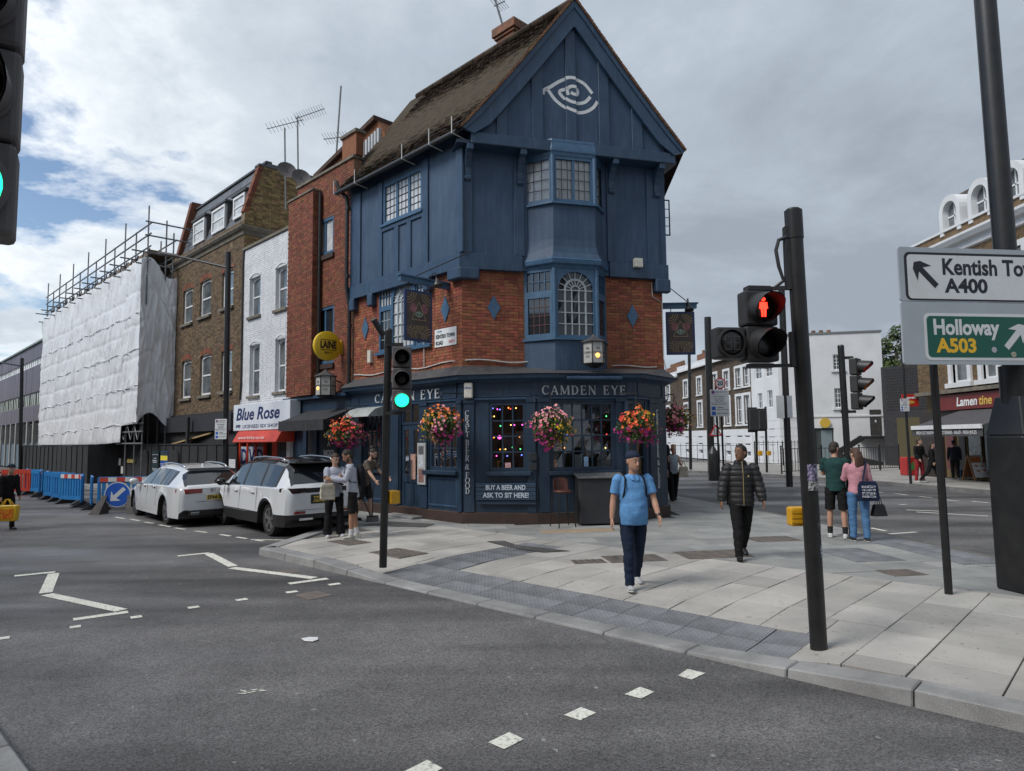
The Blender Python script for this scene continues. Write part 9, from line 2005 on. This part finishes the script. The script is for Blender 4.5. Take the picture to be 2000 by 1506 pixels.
person('man in sky blue polo shirt, navy jeans and backwards cap walking towards us',pav_at(1240,1148),6,1.74,'a',cloth('blue_polo',(0.125,0.31,0.60)),cloth('navy_jeans',(0.014,0.024,0.05)),(0.42,0.43,0.44),legs=((-13,14,1),(10,6,0)),arms=((8,14,22,0.05),(-4,13,12,0.0)),head=(20,-2),sleeve='short',belly=0.05,wide=1.14,vox=0.0075,hairfn='cap',hem=-0.12,extra=blueman,toe=(22,-4))
def puffer(T_,J,C):
    S,Hc,Ut,Ft = C['S'],C['Hc'],C['Ut'],C['Ft']; mb = MB(); mb.tube([Hc+Ut*t*S+Ft*f*S for t,f in ((-0.1,.152),(0,.155),(0.12,.152),(0.27,.152),(0.39,.145),(0.47,.122),(0.55,.095))],0.006,6); mb.build('gold_zip',mat('zip_gold',(0.5,0.38,0.18),0.35,metal=0.6),T_)
    mb = MB(); mb.ball(Hc+Ut*0.33*S+Ft*0.148*S+C['LT']*0.08,(0.014,0.006,0.018),10,6); mb.build('gold_badge',MATS['zip_gold'],T_)
person('man in black quilted puffer jacket and black trousers walking, head turned left',pav_at(1452,1092),-4,1.80,'b',mat('cloth_puffer',(0.011,0.011,0.013),0.6,(0.016,0.016,0.018),8,0.15,60),cloth('black_cargo',(0.011,0.011,0.012)),(0.012,0.012,0.013),(0.012,0.009,0.007),legs=((-14,22,0),(14,4,1)),arms=((4,17,14,0.04),(-2,19,12,0.02)),head=(-52,2),quilt=0.016,vox=0.0075,wide=1.04,hem=-0.11,extra=puffer,beard=False,toe=(28,-14))
person('man in dark green T-shirt and black shorts standing with his back to us',pav_at(1637,1050),152,1.79,'a',cloth('green_tee',(0.018,0.058,0.055)),cloth('black_shorts',(0.012,0.012,0.013)),(0.62,0.62,0.62),(0.016,0.011,0.008),legs=((2,3,3),(-3,4,3)),arms=((22,8,70,0.3),(10,8,60,0.3)),head=(-28,-14),sleeve='short',leg='short',sock=(0.012,0.012,0.012),vox=0.0085,hem=-0.1,wide=1.03)
def tote_back(T_,J,C):
    S,Hc,Ut,Ft,LT = C['S'],C['Hc'],C['Ut'],C['Ft'],C['LT']; NV_ = cloth('tote_navy',(0.014,0.022,0.055)); c = Hc+LT*-0.13*S+Ut*0.02*S-Ft*0.17*S
    mb = MB(); mb.loft([[c+Ut*z*S+LT*x*w*S-Ft*y*S for x,y in ((-1,-.02),(1,-.02),(1,.05),(-1,.05))] for z,w in ((-.2,.17),(-.16,.19),(0.1,.165),(.16,.13))]); o = mb.build('tote_bag',NV_,T_); bake(o,0.012,2,wrinkle(0.006,12))
    for i in range(4): m2 = MB(); zz_ = 0.06-0.06*i; m2.prism([c+Ut*(zz_+dz)*S+LT*x*S-Ft*0.064*S for x,dz in ((-.12,-.022),(.12,-.022),(.115,.022),(-.115,.022))],-Ft*0.004); m2.build('printed_band',mat('tote_print',(0.5,0.52,0.55),0.7,(0.05,0.06,0.1),60,lo=.45,hi=.5),T_)
    s = J['aR'][0]; mb = MB(); mb.tube([c+Ut*.15*S+LT*.08*S,s+Ut*.055*S-Ft*.05,s+Ut*.07*S,s+Ft*.07,s-Ut*.2*S+Ft*.12],0.014,6,flat=1.6); mb.build('tote_strap',NV_,T_)
person('woman in pink sweatshirt and blue jeans with long brown hair, back to us',pav_at(1680,1057),168,1.68,'d',cloth('pink_sweat',(0.56,0.27,0.31)),cloth('blue_jeans',(0.085,0.19,0.36)),(0.02,0.02,0.022),(0.045,0.022,0.014),legs=((2,3,1),(-2,3,2)),arms=((20,8,75,0.25),(2,13,10,0.0)),head=(25,-10),hairfn='long',sex='f',vox=0.009,extra=tote_back,hem=-0.06,wide=1.06)
# handbag held by the woman in pink
bw = pav_at(1680,1057); hb = Vector((atd(1713,990,bw.y).x,bw.y-0.05,atd(1713,993,bw.y).z)); HBM = mat('bag_leather',(0.014,0.013,0.013),0.4); T_ = thing('handbag','black leather handbag in the right hand of the woman in pink','handbag',(hb.x,hb.y,hb.z-0.13)); fr = Frame((hb.x,hb.y),(1,0.2))
mb = MB(); mb.loft([[fr.w(x*w,y*0.05*k,hb.z+z) for x,y in ((-1,-1),(1,-1),(1,1),(-1,1))] for z,w,k in ((-.13,.13,1.2),(-.12,.135,1.2),(.05,.10,.8),(.08,.09,.5))]); mb.build('bag_body',HBM,T_,bevel=0.012)
for k in (-1,1): mb = MB(); mb.tube([fr.w(-.05,k*.03,hb.z+.07),fr.w(-.03,k*.02,hb.z+.18),fr.w(.03,k*.02,hb.z+.18),fr.w(.05,k*.03,hb.z+.07)],0.007,6); mb.build('bag_handle',HBM,T_)
def tote_front(T_,J,C,col=(0.55,0.51,0.42),sd='aL',dn=0.16,out=0.05,s_=1):
    S,Hc,Ut,Ft,LT = C['S'],C['Hc'],C['Ut'],C['Ft'],C['LT']; w = J[sd][2]; c = w-Ut*dn*S+LT*out*s_; TB = cloth('tote_canvas',col)
    mb = MB(); mb.loft([[c+Ut*z*S+LT*x*ww*S+Ft*y*S for x,y in ((-1,-.035),(1,-.035),(1,.035),(-1,.035))] for z,ww in ((-.19,.13),(-.17,.15),(0.08,.14),(.14,.12))]); o = mb.build('tote_bag',TB,T_); bake(o,0.012,2,wrinkle(0.01,9))
    mb = MB(); mb.tube([c+Ut*.12*S-LT*.07,c+Ut*.3*S,J[sd][1]+Ft*.05,c+Ut*.3*S+Ft*.03,c+Ut*.12*S+LT*.07],0.010,6); mb.build('tote_strap',TB,T_)
person('woman in pale blue vest with cream tote bag walking past the pub corner',pav_at(1317,978),4,1.66,'d',cloth('pale_vest',(0.34,0.42,0.48)),cloth('black_trs',(0.012,0.012,0.013)),(0.012,0.012,0.012),(0.30,0.20,0.11),legs=((-10,16,0),(12,6,0)),arms=((18,12,75,0.3),(0,8,12,0)),head=(-8,0),sleeve='none',hairfn='updo',sex='f',vox=0.011,extra=lambda T_,J,C: tote_front(T_,J,C,dn=0.2),flare=0.02,hem=-0.08,toe=(20,-8))
def case_(T_,J,C):
    S,Hc,Ut,Ft = C['S'],C['Hc'],C['Ut'],C['Ft']; mb = MB(); mb.tube([Hc+Ut*t*S-Ft*0.2*S for t in (-.25,-.2,0,.2,.45,.75,.8)],[(.06,.05),(.09,.17),(.09,.18),(.08,.12),(.07,.11),(.06,.08),(.02,.03)],14,up=Ft); mb.build('instrument_case',STRAP,T_,smooth=True)
person('person in black carrying a dark instrument case just behind the pub corner',Vector((4.62,20.6,0.12)),185,1.7,'d',cloth('black_top',(0.012,0.012,0.014)),cloth('black_leg',(0.012,0.012,0.013)),(0.012,0.012,0.012),vox=0.012,extra=case_)
person('woman in pale grey sweatshirt and black flared trousers looking at a phone',pav_at(652,1049),28,1.66,'d',cloth('pale_sweat',(0.42,0.44,0.52)),cloth('flared_black',(0.011,0.011,0.013)),(0.5,0.53,0.58),(0.028,0.015,0.010),legs=((2,3,4),(0,3,3)),arms=((28,6,88,0.55),(24,6,82,0.6)),head=(14,-20),hairfn='tail',sex='f',vox=0.009,flare=0.035,wide=1.08,extra=lambda T_,J,C: tote_front(T_,J,C,(0.55,0.53,0.46),'aR',0.22,-0.14))
person('man in pale grey hoodie, black shorts and black backpack looking down at a phone',pav_at(688,1052),-72,1.74,'c',cloth('pale_hood',(0.43,0.45,0.52)),cloth('black_shorts2',(0.012,0.012,0.013)),(0.50,0.49,0.42),(0.012,0.009,0.007),legs=((4,4,1),(-5,4,1)),arms=((22,5,72,0.2),(26,5,70,0.2)),lean=6,head=(0,-30),leg='short',sock=(0.6,0.6,0.62),vox=0.009,beard=True,extra=lambda T_,J,C: strap_pair(T_,J,C,STRAP),hem=-0.14,wide=1.05)
pm_ = pav_at(670,1050); T_ = thing('mobile_phone','dark phone held between the couple by the white SUV','phone',(pm_.x,pm_.y,1.2)); mb = MB(); c = atd(664,944,pm_.y-0.12); mb.cbox(c,(0.15,0.075,0.012),Matrix.Rotation(radians(25),3,'Y') @ Matrix.Rotation(radians(20),3,'X')); mb.build('phone_body',GBLK,T_,bevel=0.004)
person('bearded man in taupe T-shirt and dark shorts sweeping by the pub wall',pav_at(712,1016),72,1.76,'d',cloth('taupe_tee',(0.14,0.115,0.095)),cloth('dark_shorts',(0.025,0.024,0.024)),(0.012,0.012,0.012),(0.012,0.009,0.008),legs=((10,6,2),(-8,8,2)),arms=((30,6,25,0.0),(24,8,18,0)),lean=16,head=(0,-22),sleeve='short',leg='short',hairfn='bun',beard=True,vox=0.010)
sw = pav_at(727,1019); T_ = thing('dustpan_and_brush','black long-handled dustpan and brush on the pavement by the sweeper','dustpan',sw); mb = MB(); fr = Frame((sw.x,sw.y),(1,0.1)); mb.hexa([fr.w(-.14,.1,sw.z),fr.w(.14,.1,sw.z),fr.w(.14,-.1,sw.z),fr.w(-.14,-.1,sw.z),fr.w(-.13,.02,sw.z+.1),fr.w(.13,.02,sw.z+.1),fr.w(.13,-.1,sw.z+.13),fr.w(-.13,-.1,sw.z+.13)]); mb.build('pan',CLAD,T_)
for dx,tx,h in ((-.03,-.28,.75),(.0,.02,0.85)): mb = MB(); mb.tube([fr.w(dx,0,sw.z+.1),fr.w(dx+tx,0,sw.z+h)],0.012,6); mb.build('handle',CLAD,T_)
pf_ = gnd(10,1034,0.004); person('stooping man in long black coat and flat cap at the left edge',pf_,62,1.58,'d',cloth('black_coat',(0.012,0.012,0.014)),cloth('black_t3',(0.012,0.012,0.013)),(0.012,0.012,0.012),(0.05,0.05,0.05),legs=((14,10,0),(-16,14,0)),arms=((4,5,14,0),(0,5,10,0)),lean=12,head=(0,-10),vox=0.011,hem=-0.42,hairfn='cap')
cb = atd(14,1001,pf_.y-0.3); T_ = thing('carrier_bag','yellow carrier bag with orange print held by the stooping man','bag',(cb.x,cb.y,cb.z-0.22)); fr = Frame((cb.x,cb.y),(1,0.1)); YB = mat('bag_yellow',(0.68,0.42,0.02),0.45,(0.6,0.36,0.02),5,0.3,14)
mb = MB(); mb.loft([[fr.w(x*w,y*0.07,cb.z+z) for x,y in ((-1,-1),(1,-1),(1,1),(-1,1))] for z,w in ((-.2,.22),(-.05,.24),(.12,.25),(.17,.24))]); bo = mb.build('bag_body',YB,T_,bevel=0.02)
mb = MB(); mb.box(fr,-.17,.17,0.071,0.078,cb.z-.14,cb.z+.08); mb.build('orange_print',mat('print_orange',(0.55,0.10,0.015),0.5,(0.66,0.3,0.02),22,lo=.5,hi=.55),bo)
for k in (-1,1): mb = MB(); mb.tube([fr.w(-.12,k*.05,cb.z+.16),fr.w(-.03,k*.02,cb.z+.30),fr.w(.03,k*.02,cb.z+.30),fr.w(.12,k*.05,cb.z+.16)],0.012,6); mb.build('bag_handle',YB,T_)
fpz = lambda u,v: (lambda p: Vector((p.x,p.y,0.125)))(gnd(u,v))
person('man in black jacket and red tracksuit trousers waiting across the side street',fpz(1797,942),22,1.76,'d',cloth('black_bomber',(0.012,0.012,0.013)),cloth('red_track',(0.32,0.028,0.035)),(0.6,0.6,0.6),(0.03,0.02,0.015),legs=((4,3,4),(-2,3,4)),arms=((8,10,40,0.2),(5,10,30,0.1)),head=(30,10),vox=0.012,wide=1.1)
person('person in black stepping behind the slim sign post near the cafe',fpz(1822,943),60,1.66,'d',cloth('black_ensemble',(0.012,0.012,0.013)),cloth('black_ens2',(0.012,0.012,0.013)),(0.012,0.012,0.012),legs=((22,10,0),(-20,20,0)),vox=0.012,hairfn='long',sex='f')
person('customer in black cap and jacket at the cafe front, left of two',fpz(1867,937),150,1.66,'c',cloth('dark_anorak',(0.02,0.025,0.035)),cloth('charcoal_t',(0.02,0.02,0.022)),(0.2,0.2,0.2),head=(-20,0),vox=0.012,wide=1.08,hairfn='cap')
person('customer in dark hooded coat and jeans at the cafe front, right of two',fpz(1883,935),170,1.72,'c',cloth('dark_hood',(0.016,0.018,0.024)),cloth('mid_jeans',(0.05,0.09,0.16)),(0.2,0.2,0.2),head=(10,-10),vox=0.012,wide=1.12)

def finish_bake():
    for o,vx,sm_,disp in BAKE:
        md = o.modifiers.new('remesh','REMESH'); md.mode = 'VOXEL'; md.voxel_size = vx; md.use_smooth_shade = True
        if sm_: s2 = o.modifiers.new('smooth','SMOOTH'); s2.factor = 0.5; s2.iterations = sm_
    bpy.context.view_layer.update(); dg = bpy.context.evaluated_depsgraph_get()
    res = []
    for o,vx,sm_,disp in BAKE:
        me = bpy.data.meshes.new_from_object(o.evaluated_get(dg)); res.append((o,me,disp))
    for o,me,disp in res:
        ms = list(o.data.materials); o.modifiers.clear(); o.data = me; me.materials.clear()
        for m in ms: me.materials.append(m)
        for p in me.polygons: p.material_index = 0
        if disp:
            disp(me)
        me.shade_smooth(); me.update()

finish_texts()
finish_bake()
